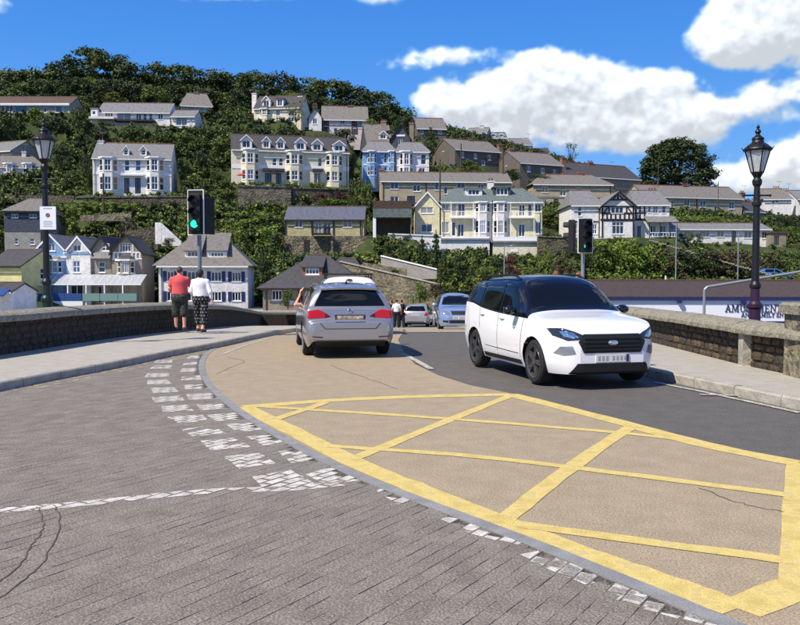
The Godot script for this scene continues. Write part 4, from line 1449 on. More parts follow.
	for x in [272.5, 279.0, 318.0]: cw.append([x, 158, x + 4.0, 166.5, "sash"])
	cw.append_array([[265, 173, 271, 184, "door", "pane", "timber"], [276, 173, 281.3, 184, "door", "pane", "timber"], [314, 172.5, 321, 184.5, "door", "pane", "trim"]])
	L.append({n = "guest_house", l = "long cream terrace with three tall bays and six gabled dormers", c = "terrace", x0 = 232, x1 = 349, yb = 184.5, ye = 149, yr = 137, d = 130, yaw = 12, D = 9, roof = "x", wall = "cream", baym = "cream", rm = "slate_dark", win = cw,
		bays = [[241, 259.5, 149.6, [[153.5, 163], [170, 179.5]], 0.9, 0.15], [285, 303.5, 151.2, [[154.8, 164.2], [171, 180.3]], 0.9, 0.15], [325, 343, 152.8, [[156, 165.4], [172, 181]], 0.9, 0.15]],
		dorm = [[240.8, 252, 134.6, 148, "g", "white"], [262.4, 270.5, 136, 148, "g", "white"], [276.6, 284.8, 137, 149, "g", "white"], [295, 306.2, 137.5, 150, "g", "white"], [312, 322.6, 139, 151, "g", "white"], [333, 345, 140.5, 152.5, "g", "white"]],
		ext = [["porch_canopy", 262.5, 169.5, 284, 171.3, 0.0, 1.2, "slate_dark"], ["porch_canopy", 312, 169.5, 323, 171.3, 0.0, 1.0, "slate_dark"], ["porch_pier", 271.6, 171.3, 275.4, 184, 0.0, 1.0, "stone_render"], ["string_course", 232, 167.3, 349, 168.2, 0.0, 0.06, "trim"]]})
	L.append({n = "villa", l = "pale blue bay-fronted house beside the white one", x0 = 363, x1 = 396, yb = 176.5, ye = 151, yr = 142, d = 140, D = 8, yaw = 4, roof = "h", ridge = 3.0, wall = "sky_blue", rm = "slate", win = [[384, 153, 387, 163, "sash"], [384, 167, 387, 175, "sash"]],
		bays = [[367, 377, 151.2, [[153, 163], [167, 175.5]], 0.8, 0.3], [388, 395.5, 151.2, [[153, 163], [167, 175.5]], 0.8, 0.3]], chm = "white", ext = [["string_course", 363, 164.3, 396, 165.2, 0, 0.06, "trim"]]})
	L.append({n = "villa", l = "white bay-fronted house right of the pale blue one", x0 = 396.4, x1 = 429, yb = 177, ye = 151.5, yr = 143, d = 140, D = 8, yaw = 4, roof = "h", ridge = 3.4, wall = "white", rm = "slate", win = [[421, 154, 426, 164.5, "sash"], [419, 168, 425, 176, "case2"]],
		bays = [[399, 413.5, 151.4, [[153.5, 165], [168, 176]], 0.8, 0.3]], ext = [["string_course", 396.4, 165.6, 429, 166.5, 0, 0.06, "trim"]]})
	L.append({n = "gabled_house", l = "steep-gabled slate house rising behind the blue and white pair", x0 = 391, x1 = 410, yb = 152, ye = 138, yr = 124, d = 149, D = 9, roof = "z", barge = "timber", wall = "slate_hang", rm = "slate_warm", win = [[398.5, 139, 402.5, 145, "case2"]], beams = [[396, 135.5, 405, 135.5, 0.3, "trim"]], chim = [[411.5, 122, 0.8, 0.3], [384, 120, 0.8, 0.4]]})
	L.append({n = "gabled_house", l = "long grey roof with small white dormer behind the pale blue house", x0 = 367, x1 = 392, yb = 153, ye = 143, yr = 125, d = 150, D = 9, yaw = 10, roof = "x", wall = "slate_hang", rm = "slate_warm", dorm = [[380, 388, 130, 138.5, "g", "white"]], chim = [[383, 120, 0.8]]})
	# dark terraces climbing to the right
	L.append({n = "cottage_terrace", l = "upper dark terrace with a grey gable end facing left", c = "terrace", x0 = 455, x1 = 500, yb = 166, ye = 149, yr = 140, xr = 455, d = 148, yaw = 24, D = 9, roof = "x", wall = "dark_render", rm = "slate_warm", ridgem = "tile_red",
		win = [[461, 152, 464, 157.5, "case2"], [474, 153.5, 477, 158.5, "case2"], [488, 155, 491, 160, "case2"], [466, 159, 469, 164, "single"], [482, 160.5, 485, 165, "single"]], chim = [[470, 138, 0.9, 0.5, "brick"], [500, 143, 0.9, 0.5, "brick"]], side = [["l", 0.5, 3.2, 0.7, 1.2]]})
	L.append({n = "cottage_terrace", l = "middle dark terrace with a grey gable end facing left", c = "terrace", x0 = 520, x1 = 562, yb = 180, ye = 162.5, yr = 152.5, xr = 519, d = 145, yaw = 24, D = 9, roof = "x", wall = "dark_render", rm = "slate_warm", ridgem = "tile_red",
		win = [[527, 166, 530.5, 171.5, "case2"], [541, 168, 544.5, 173, "case2"], [553, 169.5, 556, 174.5, "case2"]], chim = [[511, 147.5, 0.9, 0.5, "brick"], [563, 156, 0.9, 0.5, "brick"]], side = [["l", 0.5, 3.0, 0.6, 1.0]]})
	L.append({n = "cottage_terrace", l = "furthest dark terrace running down behind the half-timbered house", c = "terrace", x0 = 566, x1 = 640, yb = 186, ye = 175, yr = 163.5, xr = 570, d = 152, yaw = 24, D = 9, roof = "x", wall = "stone_render", rm = "slate_dark", ridgem = "tile_red",
		win = [[575, 177, 579, 182, "case2"], [590, 178.5, 594, 183, "case2"]], chim = [[590, 161, 1.0, 0.5, "brick"], [609, 167, 1.2, 0.5, "brick"], [628, 173, 0.9, 0.5, "brick"]]})
	# middle row of plain terraces
	L.append({n = "cottage_terrace", l = "long beige terrace standing behind the yellow gabled house", c = "terrace", x0 = 381, x1 = 511, yb = 206, ye = 181, yr = 173.2, d = 134, D = 8, yaw = 4, roof = "x", wall = "beige", rm = "slate_warm",
		win = [[390.5, 181.8, 398.5, 189, "case2"], [413, 185, 420.5, 191.5, "case2"], [435, 182, 442, 190, "case2"], [444, 187, 447.5, 194, "single"], [457, 182.5, 465, 188, "case2"], [390.5, 196.5, 398.5, 202, "case2"], [407, 196, 415, 205, "door", "pane", "timber"], [478, 184, 484, 190, "case2"]],
		chim = [[381.5, 168, 0.9, 0.5, "brick"], [420, 170.5, 0.9, 0.5, "brick"]], ext = [["drain_pipe", 425.5, 181, 426.3, 205, 0.02, 0.12, "black_paint"]]})
	L.append({n = "cottage_terrace", l = "beige hipped terrace between yellow apartments and half-timbered house", c = "terrace", x0 = 533, x1 = 612, yb = 210, ye = 184, yr = 175.5, d = 142, D = 8, yaw = 5, roof = "h", ridge = 9.0, wall = "beige", rm = "slate_warm", ridgem = "tile_red",
		win = [[542, 184.6, 548, 192.5, "case2"], [560, 189.5, 566, 196, "case2"], [576.5, 187, 582.5, 195, "case2"], [541, 199.5, 547, 206, "case2"], [553.5, 199, 558.5, 209.5, "door", "pane", "timber"], [570, 199.5, 575.5, 209.5, "door", "pane", "timber"]],
		chim = [[580, 171, 0.9, 0.5, "brick"]], ext = [["string_course", 533, 196.8, 612, 197.8, 0, 0.07, "stone_render"]]})
	L.append({n = "cottage_terrace", l = "long beige terrace running right behind the lone big tree", c = "terrace", x0 = 645, x1 = 742, yb = 217, ye = 196, yr = 187, d = 150, D = 8, yaw = 14, roof = "x", wall = "beige", rm = "slate_warm", ridgem = "tile_red",
		win = [[668, 200.5, 674, 207, "case2"], [684, 198.5, 690, 206, "case2"], [700, 200, 706, 207, "case2"], [714.5, 205.5, 719.5, 211.5, "case2"], [729, 201.5, 734.5, 209, "case2"], [656, 199, 661, 206, "case2"], [676, 209.5, 680, 216, "door", "pane", "timber"], [707, 210.5, 711, 217, "door", "pane", "timber"]],
		chim = [[685, 184, 1.0, 0.5, "tile_red"], [655, 184.5, 0.9, 0.5, "brick"], [742, 191, 0.9, 0.5, "brick"]], ext = [["drain_pipe", 696, 196.5, 697, 216, 0.02, 0.12, "timber"]]})
	L.append({n = "outbuilding", l = "small dark-roofed lean-to between beige terrace and white house", c = "outbuilding", x0 = 744, x1 = 764, yb = 222, ye = 211, yr = 203, d = 155, D = 6, yaw = 25, roof = "x", wall = "stone_render", rm = "slate_dark"})
	L.append({n = "detached_house", l = "white house with grey roof at the right edge beyond the lamp", x0 = 763, x1 = 791, yb = 224, ye = 199, yr = 189.5, d = 168, D = 8, yaw = -6, roof = "h", ridge = 4.5, wall = "white", rm = "slate_warm", chm = "beige",
		win = [[772, 200.5, 775, 204, "sash"], [775.5, 199.5, 778.5, 203, "sash"], [777, 212, 780, 217, "sash"], [768, 211, 771, 217, "sash"]], chim = [[776, 186.5, 1.6], [786, 188.5, 1.2]], side = [["r", 0.4, 3.4, 0.9, 1.4], ["r", 0.6, 1.0, 0.9, 1.4]]})
	L.append({n = "detached_house", l = "white house end cut by the right border of the picture", x0 = 797, x1 = 830, yb = 220, ye = 199, yr = 191, d = 172, D = 8, roof = "x", wall = "white", rm = "slate", win = [[802, 202, 806, 208, "sash"]]})
	# low white row on the right
	L.append({n = "cottage_terrace", l = "low white single-storey row above the dark hedge", c = "terrace", x0 = 673, x1 = 770, yb = 244, ye = 229, yr = 224, d = 123, D = 6, yaw = 3, roof = "x", wall = "white", rm = "slate",
		win = [[699, 229.8, 709.5, 237, "case3"], [717, 230.2, 724, 237, "case2"], [731.5, 231, 736, 243.5, "door", "pane", "timber"], [744, 231, 752, 238, "case2"], [762, 231, 769, 238.5, "case3"], [684, 230.2, 690, 236.5, "case2"]], low = 3})
	L.append({n = "outbuilding", l = "brown shed at the end of the low white row", c = "outbuilding", x0 = 771, x1 = 786, yb = 246, ye = 233, yr = 230, d = 122, D = 4, roof = "f", ov = 0.2, wall = "stone_render", rm = "slate_brown", win = [[774, 236, 779, 245, "door", "pane", "timber"]]})
	# yellow block
	L.append({n = "gabled_house", l = "pale yellow gabled house left of the green-roofed apartments", x0 = 415, x1 = 439.6, yb = 236, ye = 206, yr = 192.3, d = 117, D = 9, roof = "z", wall = "pale_yellow", rm = "slate_warm", ov = 0.25,
		win = [[421, 207.2, 433, 213.4, "case2", "curtain_pane"], [421, 224, 432.5, 232, "case2"]], low = 3})
	L.append({n = "apartment_house", l = "cream two-storey house with green-grey roof, bays and white balconies", x0 = 441, x1 = 542, yb = 237, ye = 201.8, yr = 189, d = 117, D = 9, roof = "h", ridge = 10.0, wall = "pale_yellow", rm = "slate_green", chm = "white",
		win = [[442, 204, 449, 210.5, "case2", "curtain_pane"], [442, 222, 449, 233, "case2", "curtain_pane"], [452, 203.5, 456, 216, "door", "curtain_pane", "trim"], [458, 203.5, 465, 216, "door", "pane", "trim"], [452, 222, 455.5, 236, "single"], [457.5, 224, 464, 236.5, "door", "pane", "trim"],
			[519, 204.5, 525, 216, "door", "pane", "trim"], [528, 204, 532, 216, "single"], [518.5, 224, 525, 236.5, "door", "pane", "trim"], [535, 204, 541, 212, "case2"], [535.5, 222, 541, 234, "case2"]],
		bays = [[474, 491, 201.9, [[203.3, 212], [221, 233]], 0.7, 0.1, "case4"], [492.5, 508, 201.9, [[203.3, 212], [221, 233]], 0.7, 0.1, "cross"]], baym = "white",
		dorm = [[466.5, 483.5, 187.3, 194.5, "f", "white", "case3"], [495, 512.5, 186, 194.5, "f", "slate_dark", "case3"]], chim = [[490.5, 179, 0.9, 0.5, "white"]],
		ext = [["balcony_floor", 450, 217, 474, 218.6, 0.0, 0.9, "trim"], ["balcony_floor", 508.5, 217, 534, 218.6, 0.0, 0.9, "trim"], ["post", 450.2, 202, 451, 237, 0.75, 0.86, "trim"], ["post", 472.4, 202, 473.2, 237, 0.75, 0.86, "trim"], ["post", 509.5, 202, 510.2, 237, 0.75, 0.86, "trim"], ["post", 532.8, 202, 533.6, 237, 0.75, 0.86, "trim"], ["drain_pipe", 491.2, 201, 492, 262, 0.75, 0.85, "black_paint"]],
		rails = [[450.5, 211.5, 473.5, 217, 0.8, "trim", 0.22], [509, 211.5, 533.8, 217, 0.8, "trim", 0.22]], low = 2})
	L.append({n = "garage_block", l = "white flat-topped garage wall below the cream apartments", c = "garage", x0 = 431, x1 = 489.5, yb = 262, ye = 240, yr = 239, d = 113.5, D = 4, roof = "f", ov = 0.25, wall = "white", rm = "lead", low = 3,
		ext = [["parapet", 431, 236.5, 489.5, 239.5, -0.1, 0.0, "trim"]]})
	L.append({n = "garage_block", l = "cream garage front with white parapet below the right balcony", c = "garage", x0 = 493, x1 = 537, yb = 262, ye = 242.5, yr = 241, d = 113.5, D = 4, roof = "f", ov = 0.3, wall = "cream", rm = "lead", low = 3,
		ext = [["parapet", 492.5, 236.8, 538.5, 241.5, -0.12, 0.0, "trim"], ["notice", 510.5, 249.5, 518, 252, 0.01, 0.05, "trim"], ["plinth", 493, 259, 537, 262, 0.01, 0.08, "slate_green"]]})
	# half-timbered house
	var bm := []
	for x in [602.5, 607, 611, 615.5, 620, 624.5, 629, 633]: bm.append([x, 213.6, x, 219.6, 0.22, "timber"])
	bm.append_array([[600.5, 213.3, 634.5, 213.3, 0.24, "timber"], [600.5, 220, 634.5, 220, 0.34, "timber"], [602, 206.5, 634, 206.5, 0.2, "timber"], [609, 199.8, 627.5, 199.8, 0.2, "timber"], [602.4, 206, 602.4, 237, 0.22, "timber"], [633.4, 206, 633.4, 237, 0.22, "timber"], [609, 206.5, 609, 213, 0.2, "timber"], [626.5, 206.5, 626.5, 213, 0.2, "timber"], [604, 212.6, 608.2, 207.2, 0.17, "timber"], [631.5, 212.6, 627.5, 207.2, 0.17, "timber"], [618, 193.5, 618, 199.5, 0.2, "timber"], [613, 199.5, 616.5, 195.5, 0.16, "timber"], [623, 199.5, 619.5, 195.5, 0.16, "timber"]])
	L.append({n = "gabled_house", l = "half-timbered black and white gable with jettied upper window", x0 = 601.5, x1 = 634.5, yb = 238.5, ye = 206, yr = 192, d = 117.5, D = 10, roof = "z", barge = "timber", wall = "white", rm = "slate", ov = 0.45, fov = 0.5,
		win = [[611, 206.9, 623.6, 213, "case3"], [612, 222, 624, 234, "cross"]], beams = bm, low = 3})
	L.append({n = "house_wing", l = "white wing with black downpipe left of the half-timbered gable", c = "house", x0 = 571, x1 = 601, yb = 238.5, ye = 205, yr = 191.5, d = 118.5, D = 9, roof = "h", ridge = 3.0, wall = "white", rm = "slate",
		win = [[578, 206.5, 581.5, 216, "sash"], [592, 224, 597, 234, "sash2"], [574, 224, 580, 234, "sash2"]], ext = [["drain_pipe", 598.5, 205, 599.4, 238, 0.02, 0.14, "timber"], ["string_course", 571, 221, 598, 222, 0.01, 0.09, "timber"]], low = 3})
	L.append({n = "house_wing", l = "slate-roofed wing with dark veranda right of the half-timbered gable", c = "house", x0 = 635, x1 = 669, yb = 238.5, ye = 204.5, yr = 191.5, d = 119, D = 9, roof = "h", ridge = 4.0, wall = "white", rm = "slate",
		win = [[648, 206, 651, 212.5, "sash"], [653, 206, 658, 213, "sash2"], [662, 206, 666, 213, "sash"], [637, 226, 641, 238, "door", "pane", "timber"], [650, 225.5, 656, 236, "case2"], [660, 225.5, 666, 236, "case2"]],
		beams = [[636, 206, 636, 220, 0.2, "timber"], [640, 206, 640, 220, 0.2, "timber"], [644.5, 206, 644.5, 220, 0.2, "timber"], [635, 213, 646, 213, 0.2, "timber"], [635, 219.6, 646, 219.6, 0.3, "timber"]],
		sheds = [["veranda_roof", 643.5, 674, 216.2, 223, 0.05, 2.2, "slate"]], ext = [["veranda_post", 645, 223, 645.8, 239, 1.9, 2.0, "timber"], ["veranda_post", 655.5, 223, 656.3, 239, 1.9, 2.0, "timber"], ["veranda_post", 665, 223, 665.8, 239, 1.9, 2.0, "timber"], ["veranda_post", 672, 223, 672.8, 239, 1.9, 2.0, "timber"]],
		rails = [[645, 233, 672.5, 237.5, 1.95, "trim", 0.4]], chim = [[652, 188.5, 1.2, 0.6, "slate_dark"]], low = 3})
	# third tier
	L.append({n = "hillside_house", l = "blocky house with dark slate-hung top storey over pale base", x0 = 5, x1 = 41, yb = 262, ye = 211, yr = 199.5, d = 114, D = 12, yaw = 6, roof = "h", ridge = 2.0, wall = "grey_render", rm = "slate_warm", gut = "timber",
		win = [[11.5, 214, 18, 217.8, "case2"], [29.5, 214, 36.6, 217.8, "case2"], [15, 238.5, 18.2, 244.2, "sash"], [30, 238.5, 34.6, 244.4, "sash"]],
		ext = [["slate_cladding", 4.6, 211.5, 41.3, 213.6, -0.05, 0.05, "slate_hang"], ["slate_cladding", 4.6, 218.2, 41.3, 231.5, -0.05, 0.05, "slate_hang"], ["slate_cladding", 18.4, 213.6, 29.1, 218.2, -0.05, 0.05, "slate_hang"], ["slate_cladding", 4.6, 213.6, 11.1, 218.2, -0.05, 0.05, "slate_hang"], ["slate_cladding", 37, 213.6, 41.3, 218.2, -0.05, 0.05, "slate_hang"]],
		side = [["r", 0.55, 4.4, 1.6, 2.2, "case2"]], low = 3})
	L.append({n = "hillside_bungalow", pad = -2.9, front = 4.5, l = "cream bungalow with blue-grey roof and black balcony on stone base", c = "bungalow", x0 = 285, x1 = 364, yb = 235, ye = 219.5, yr = 207.5, d = 114, D = 8, roof = "x", wall = "olive_cream", rm = "slate_blue", low = 4, gut = "timber", frame = "timber",
		win = [[295, 221, 302.5, 227.2, "case2", "pane", "trim"], [315, 221.5, 322, 234, "door", "curtain_pane", "trim"], [323.5, 221.5, 331, 234, "door", "pane", "trim"], [343, 220.6, 352, 227.2, "case2", "pane", "trim"]],
		ext = [["timber_post", 285, 219.5, 286.2, 235, 0.01, 0.12, "timber"], ["timber_post", 311.5, 219.5, 312.6, 235, 0.01, 0.12, "timber"], ["timber_post", 333, 219.5, 334.2, 235, 0.01, 0.12, "timber"], ["timber_post", 360, 219.5, 361.2, 235, 0.01, 0.12, "timber"], ["stone_base", 284, 236, 372, 256, -0.5, 0.3, "rubble"], ["base_door", 304, 240, 310, 256, 0.2, 0.33, "timber"], ["balcony_floor", 312.5, 234, 331.5, 235.2, 0.3, 1.4, "timber"], ["buttress", 331.5, 236, 333.5, 256, 0.3, 1.0, "rubble"]],
		rails = [[312.5, 227, 331.5, 234, 1.35, "black_paint", 0.18]]})
	L.append({n = "carport", l = "dark open carport with pale blue fascia and brown parapet", c = "carport", x0 = 373.5, x1 = 411.5, yb = 238, ye = 202.5, yr = 201, d = 114, D = 5, roof = "f", ov = 0.15, wall = "stone_render", rm = "felt_brown", low = 3, open = [[376.5, 218, 410.5, 238]],
		ext = [["fascia", 373.2, 209, 411.8, 217.5, 0.02, 0.5, "slate_green"], ["parapet", 373.2, 202, 411.8, 209, 0.02, 0.4, "felt_brown"], ["corner_post", 373, 217.5, 376, 238, 0.1, 0.4, "trim"]]})
	# quay-side row
	L.append({n = "terraced_house", l = "pale blue gabled house at the left end of the glass-veranda row", x0 = 36.5, x1 = 66.5, yb = 304, ye = 251, yr = 235, d = 93, D = 9, roof = "z", wall = "sky_blue", rm = "slate", ov = 0.2,
		win = [[48, 243.4, 55, 251, "case2", "pane_blue"], [42, 286, 50, 303, "door", "pane", "trim"], [55, 286, 61, 303, "door", "pane", "trim"]], bays = [[51, 63, 259.5, [[261.5, 272.5]], 0.6, 0.4]], ext = [["render_band", 36.6, 256, 66.4, 258, 0.01, 0.06, "white"]]})
	L.append({n = "terraced_house", l = "blue-gabled white-fronted house second in the glass-veranda row", x0 = 67, x1 = 91, yb = 304, ye = 251.5, yr = 237, d = 93, D = 9, roof = "z", wall = "white", rm = "slate", ov = 0.2,
		win = [[73.4, 245, 81, 251.4, "case2"], [73, 261, 80, 272.5, "sash2", "pane_blue"], [71, 285, 83, 303, "door", "pane", "trim"]],
		ext = [["blue_gable_panel", 69, 251.7, 89, 254, 0.02, 0.08, "sky_blue"]]})
	L.append({n = "terraced_house", l = "taupe house with white attic window, third in the veranda row", x0 = 91.5, x1 = 112, yb = 304, ye = 251, yr = 236.5, d = 93.3, D = 9, roof = "z", barge = "timber", wall = "taupe", rm = "slate_dark", ov = 0.2,
		win = [[102, 243.2, 109, 251, "sash2"], [98.6, 262, 105, 272.5, "sash"], [98, 286, 106, 303, "door", "pane", "trim"]], sheds = [["pent_roof", 92, 111.5, 252, 258.5, 0.05, 0.6, "slate"]]})
	var tb := []
	for x in [114, 118, 132, 136, 140]: tb.append([x, 253, x, 258.5, 0.14, "trim"])
	tb.append_array([[113, 252.5, 142, 252.5, 0.14, "trim"], [113, 258.8, 142, 258.8, 0.14, "trim"], [119.5, 243, 119.5, 252, 0.12, "trim"], [133, 243, 133, 252, 0.12, "trim"]])
	L.append({n = "terraced_house", l = "taupe house with big white-framed bay at the right end of the veranda row", x0 = 112.5, x1 = 142.5, yb = 304, ye = 252, yr = 235.5, d = 93, D = 9, yaw = 8, roof = "z", barge = "timber", wall = "taupe", rm = "slate_dark", ov = 0.3, beams = tb,
		win = [[122, 243, 131, 251.8, "cross"], [117, 286, 126, 303, "door", "pane", "trim"], [128, 286, 137, 303, "door", "pane", "trim"]], bays = [[117, 136, 259.5, [[261.5, 273]], 0.7, 0.5, "cross"]]})
	L.append({n = "shuttered_house", l = "white hipped house with blue shutters behind the walking couple", x0 = 159, x1 = 248, yb = 310, ye = 263, yr = 233.5, d = 91, D = 10, yaw = 6, roof = "h", ridge = 2.6, wall = "white", rm = "slate_warm", ov = 0.6, frame = "trim",
		win = [[167, 271.5, 174, 281, "case2"], [187, 271.5, 199.5, 281, "case3"], [211, 271.8, 221.5, 281.2, "case3"], [232, 272, 241, 281.4, "case3"], [167, 291.5, 174, 301, "case2"], [187, 291.5, 199.5, 301, "case3"], [211, 292, 221.5, 301, "case3"], [232, 292, 241, 301, "case3"]],
		shut = [[167, 271.5, 174, 281], [187, 271.5, 199.5, 281], [211, 271.8, 221.5, 281.2], [232, 272, 241, 281.4], [167, 291.5, 174, 301], [187, 291.5, 199.5, 301], [211, 292, 221.5, 301], [232, 292, 241, 301]],
		dorm = [[184, 200, 250.5, 257.5, "s", "white", "case3"], [207, 226, 250.5, 257.5, "s", "white", "case4"]], side = [["r", 0.5, 3.6, 0.9, 1.2], ["r", 0.5, 1.0, 0.9, 1.2]]})
	L.append({n = "hipped_building", l = "low building with big dark hipped roof and dormer strip behind the van", c = "building", x0 = 263, x1 = 366, yb = 312, ye = 286, yr = 256, xr = 312, d = 85, D = 11, roof = "h", ridge = 1.5, wall = "stone_render", rm = "slate_dark", ov = 0.6, gut = "timber",
		dorm = [[300.5, 320.5, 266.8, 275.5, "s", "orange_wood", "case4"]], win = [[298, 290, 303, 308, "door", "pane", "orange_wood"], [272, 290, 282, 300, "case3"], [318, 290, 330, 300, "case3"]]})
	L.append({n = "outbuilding", l = "small dark pitched roof right of the big hipped roof", c = "outbuilding", x0 = 333, x1 = 358, yb = 285, ye = 268, yr = 259.5, d = 96, D = 7, roof = "h", ridge = 2.0, wall = "rubble_dark", rm = "slate_dark"})
	L.append({n = "cottage", l = "lemon-yellow cottage with dark roof at the lower left edge", x0 = -14, x1 = 22, yb = 300, ye = 266, yr = 251, d = 88, D = 8, roof = "x", yaw = -8, wall = "lemon", rm = "slate_dark", low = 4, gut = "timber", side = [["r", 0.5, 2.2, 0.9, 1.2]]})
	L.append({n = "outbuilding", l = "small cream shed between lemon cottage and blue gabled house", c = "outbuilding", x0 = 22.6, x1 = 35, yb = 302, ye = 257, yr = 255, d = 98, D = 5, roof = "f", ov = 0.1, wall = "pale_yellow", rm = "slate_dark", win = [[28, 262, 30.5, 272, "sash"]]})
	L.append({n = "kiosk", l = "dark-roofed kiosk with blue striped awning at the left edge", c = "kiosk", x0 = -16, x1 = 12, yb = 306, ye = 292, yr = 284, d = 74, D = 5, roof = "x", wall = "white", rm = "slate_dark", low = 3, sheds = [["awning", -16, 11, 289, 295, 0.1, 1.5, "blue_banner"]]})
	L.append({n = "amusement_hall", l = "long white-fronted amusement hall with brown roof and navy lettering", c = "building", x0 = 560, x1 = 880, yb = 345, ye = 299, yr = 283, d = 46, D = 16, yaw = -3, roof = "x", wall = "signwhite", rm = "felt_brown", ov = 0.02, low = 3, gut = "navy", ridgem = "felt_brown",
		ext = [["dark_band", 560, 321.5, 880, 330, 0.01, 0.06, "navy"], ["fascia_block", 677, 299.5, 681, 303, 0.05, 0.25, "navy"], ["fascia_block", 741, 300.5, 745, 304, 0.05, 0.25, "navy"]]})
	return L

func build_houses(L: Array):
	for s in L:
		house(s)

# ---------- cars: a body given by its half width at every (length, height) ----------
var C: Dictionary

func cv(a, x: float) -> float:
	# smooth curve through points sorted by x
	var n: int = a.size()
	if x <= a[0].x: return a[0].y
	if x >= a[n - 1].x: return a[n - 1].y
	var i := 0
	while a[i + 1].x < x: i += 1
	var h: float = a[i + 1].x - a[i].x
	var t: float = (x - a[i].x) / h
	var s: float = (a[i + 1].y - a[i].y) / h
	var sp: float = s if i == 0 else (a[i].y - a[i - 1].y) / (a[i].x - a[i - 1].x)
	var sn: float = s if i >= n - 2 else (a[i + 2].y - a[i + 1].y) / (a[i + 2].x - a[i + 1].x)
	var m0 := 0.0 if s * sp <= 0.0 else 2.0 * s * sp / (s + sp)
	var m1 := 0.0 if s * sn <= 0.0 else 2.0 * s * sn / (s + sn)
	if i == 0: m0 = s
	if i == n - 2: m1 = s
	var t2 := t * t
	var t3 := t2 * t
	return (2 * t3 - 3 * t2 + 1) * a[i].y + (t3 - 2 * t2 + t) * h * m0 + (-2 * t3 + 3 * t2) * a[i + 1].y + (t3 - t2) * h * m1

func car_station(x: float) -> Dictionary:
	var yt := cv(C.top, x)
	var yb := cv(C.bot, x)
	var yB := minf(cv(C.belt, x), yt - 0.07)
	yB = maxf(yB, yb + 0.1)
	var g := clampf((yt - yB - 0.08) / 0.34, 0, 1)
	return {"yt": yt, "yb": yb, "yB": yB, "w": cv(C.wid, x), "k": lerpf(2.6, C.get("k", 9.0), g), "rf": lerpf(0.97, C.get("rf", 0.78), g)}
func car_w(s: Dictionary, y: float) -> float:
	var yw: float = lerpf(s.yb, s.yB, 0.55)
	if y <= s.yB:
		if y < yw:
			var t: float = (yw - y) / (yw - s.yb)
			return s.w * (1.0 - 0.085 * t * t * t)
		var t: float = (y - yw) / (s.yB - yw)
		return s.w * (1.0 - 0.045 * t * t)
	var t: float = clampf((y - s.yB) / (s.yt - s.yB), 0, 1)
	return s.w * 0.955 * lerpf(1.0, s.rf, t) * sqrt(maxf(1.0 - pow(t, s.k), 0.0))
func car_side(x: float, y: float) -> float:
	return car_w(car_station(x), y)
func car_end(y: float, z: float, sg: float) -> float:
	var a := 0.0
	var b: float = C.front if sg > 0 else C.rear
	var az := absf(z)
	for k in 16:
		var m := b if k == 0 else (a + b) * 0.5
		var s := car_station(m)
		var ins: bool = y <= s.yt and y >= s.yb and az <= car_w(s, y)
		if k == 0:
			if ins: return b
			continue
		if ins: a = m
		else: b = m
	return a
func car_top(x: float, z: float) -> float:
	var s := car_station(x)
	var a: float = s.yB
	var b: float = s.yt
	for k in 14:
		var m := (a + b) * 0.5
		if car_w(s, m) >= absf(z): a = m
		else: b = m
	return a
func car_pt(ax: String, p: Vector2, off: float) -> Vector3:
	match ax:
		"R": return Vector3(p.x, p.y, car_side(p.x, p.y) + off)
		"L": return Vector3(p.x, p.y, -car_side(p.x, p.y) - off)
		"F": return Vector3(car_end(p.y, p.x, 1.0) + off, p.y, p.x)
		"B": return Vector3(car_end(p.y, p.x, -1.0) - off, p.y, p.x)
	return Vector3(p.x, car_top(p.x, p.y) + off, p.y)

func car_patch(node: Node3D, called: String, m: String, ax: String, pts: Array, off := 0.005, cell := 0.09, mirror := false, label := ""):
	# a panel lying on the body, its outline given on one of the body's sides
	var poly := PackedVector2Array()
	for p in pts: poly.append(Vector2(p[0], p[1]))
	if mirror:
		for k in poly.size():
			if ax in ["F", "B", "T"]: poly[k] = Vector2(-poly[k].x, poly[k].y) if ax != "T" else Vector2(poly[k].x, -poly[k].y)
	var lo := poly[0]
	var hi := poly[0]
	for p in poly:
		lo = lo.min(p); hi = hi.max(p)
	var mb := MB.new()
	var nx := maxi(1, int(ceil((hi.x - lo.x) / cell)))
	var ny := maxi(1, int(ceil((hi.y - lo.y) / cell)))
	var cache := {}
	for i in nx:
		for j in ny:
			var a := Vector2(lerpf(lo.x, hi.x, float(i) / nx), lerpf(lo.y, hi.y, float(j) / ny))
			var b := Vector2(lerpf(lo.x, hi.x, float(i + 1) / nx), lerpf(lo.y, hi.y, float(j + 1) / ny))
			for q in Geometry2D.intersect_polygons(poly, PackedVector2Array([a, Vector2(b.x, a.y), b, Vector2(a.x, b.y)])):
				var ix := Geometry2D.triangulate_polygon(q)
				for k in range(0, ix.size(), 3):
					var P := []
					var N := []
					for z in 3:
						var w: Vector2 = q[ix[k + z]]
						if not cache.has(w):
							var p0 := car_pt(ax, w, off)
							var e := 0.012
							var du := car_pt(ax, w + Vector2(e, 0), off) - car_pt(ax, w - Vector2(e, 0), off)
							var dv := car_pt(ax, w + Vector2(0, e), off) - car_pt(ax, w - Vector2(0, e), off)
							var nn := du.cross(dv).normalized()
							var outw: Vector3 = {"R": Vector3(0, 0, 1), "L": Vector3(0, 0, -1), "F": Vector3(1, 0, 0), "B": Vector3(-1, 0, 0), "T": Vector3.UP}[ax]
							if nn.dot(outw) < 0: nn = -nn
							cache[w] = [p0, nn]
						P.append(cache[w][0]); N.append(cache[w][1])
					if (P[1] - P[0]).cross(P[2] - P[0]).dot(N[0] + N[1] + N[2]) > 0: mb.trin(P[0], P[1], P[2], N[0], N[1], N[2])
					else: mb.trin(P[0], P[2], P[1], N[0], N[2], N[1])
	var o := put(mb, called, m, node)
	if label: o.set_meta("label", label)
	return o

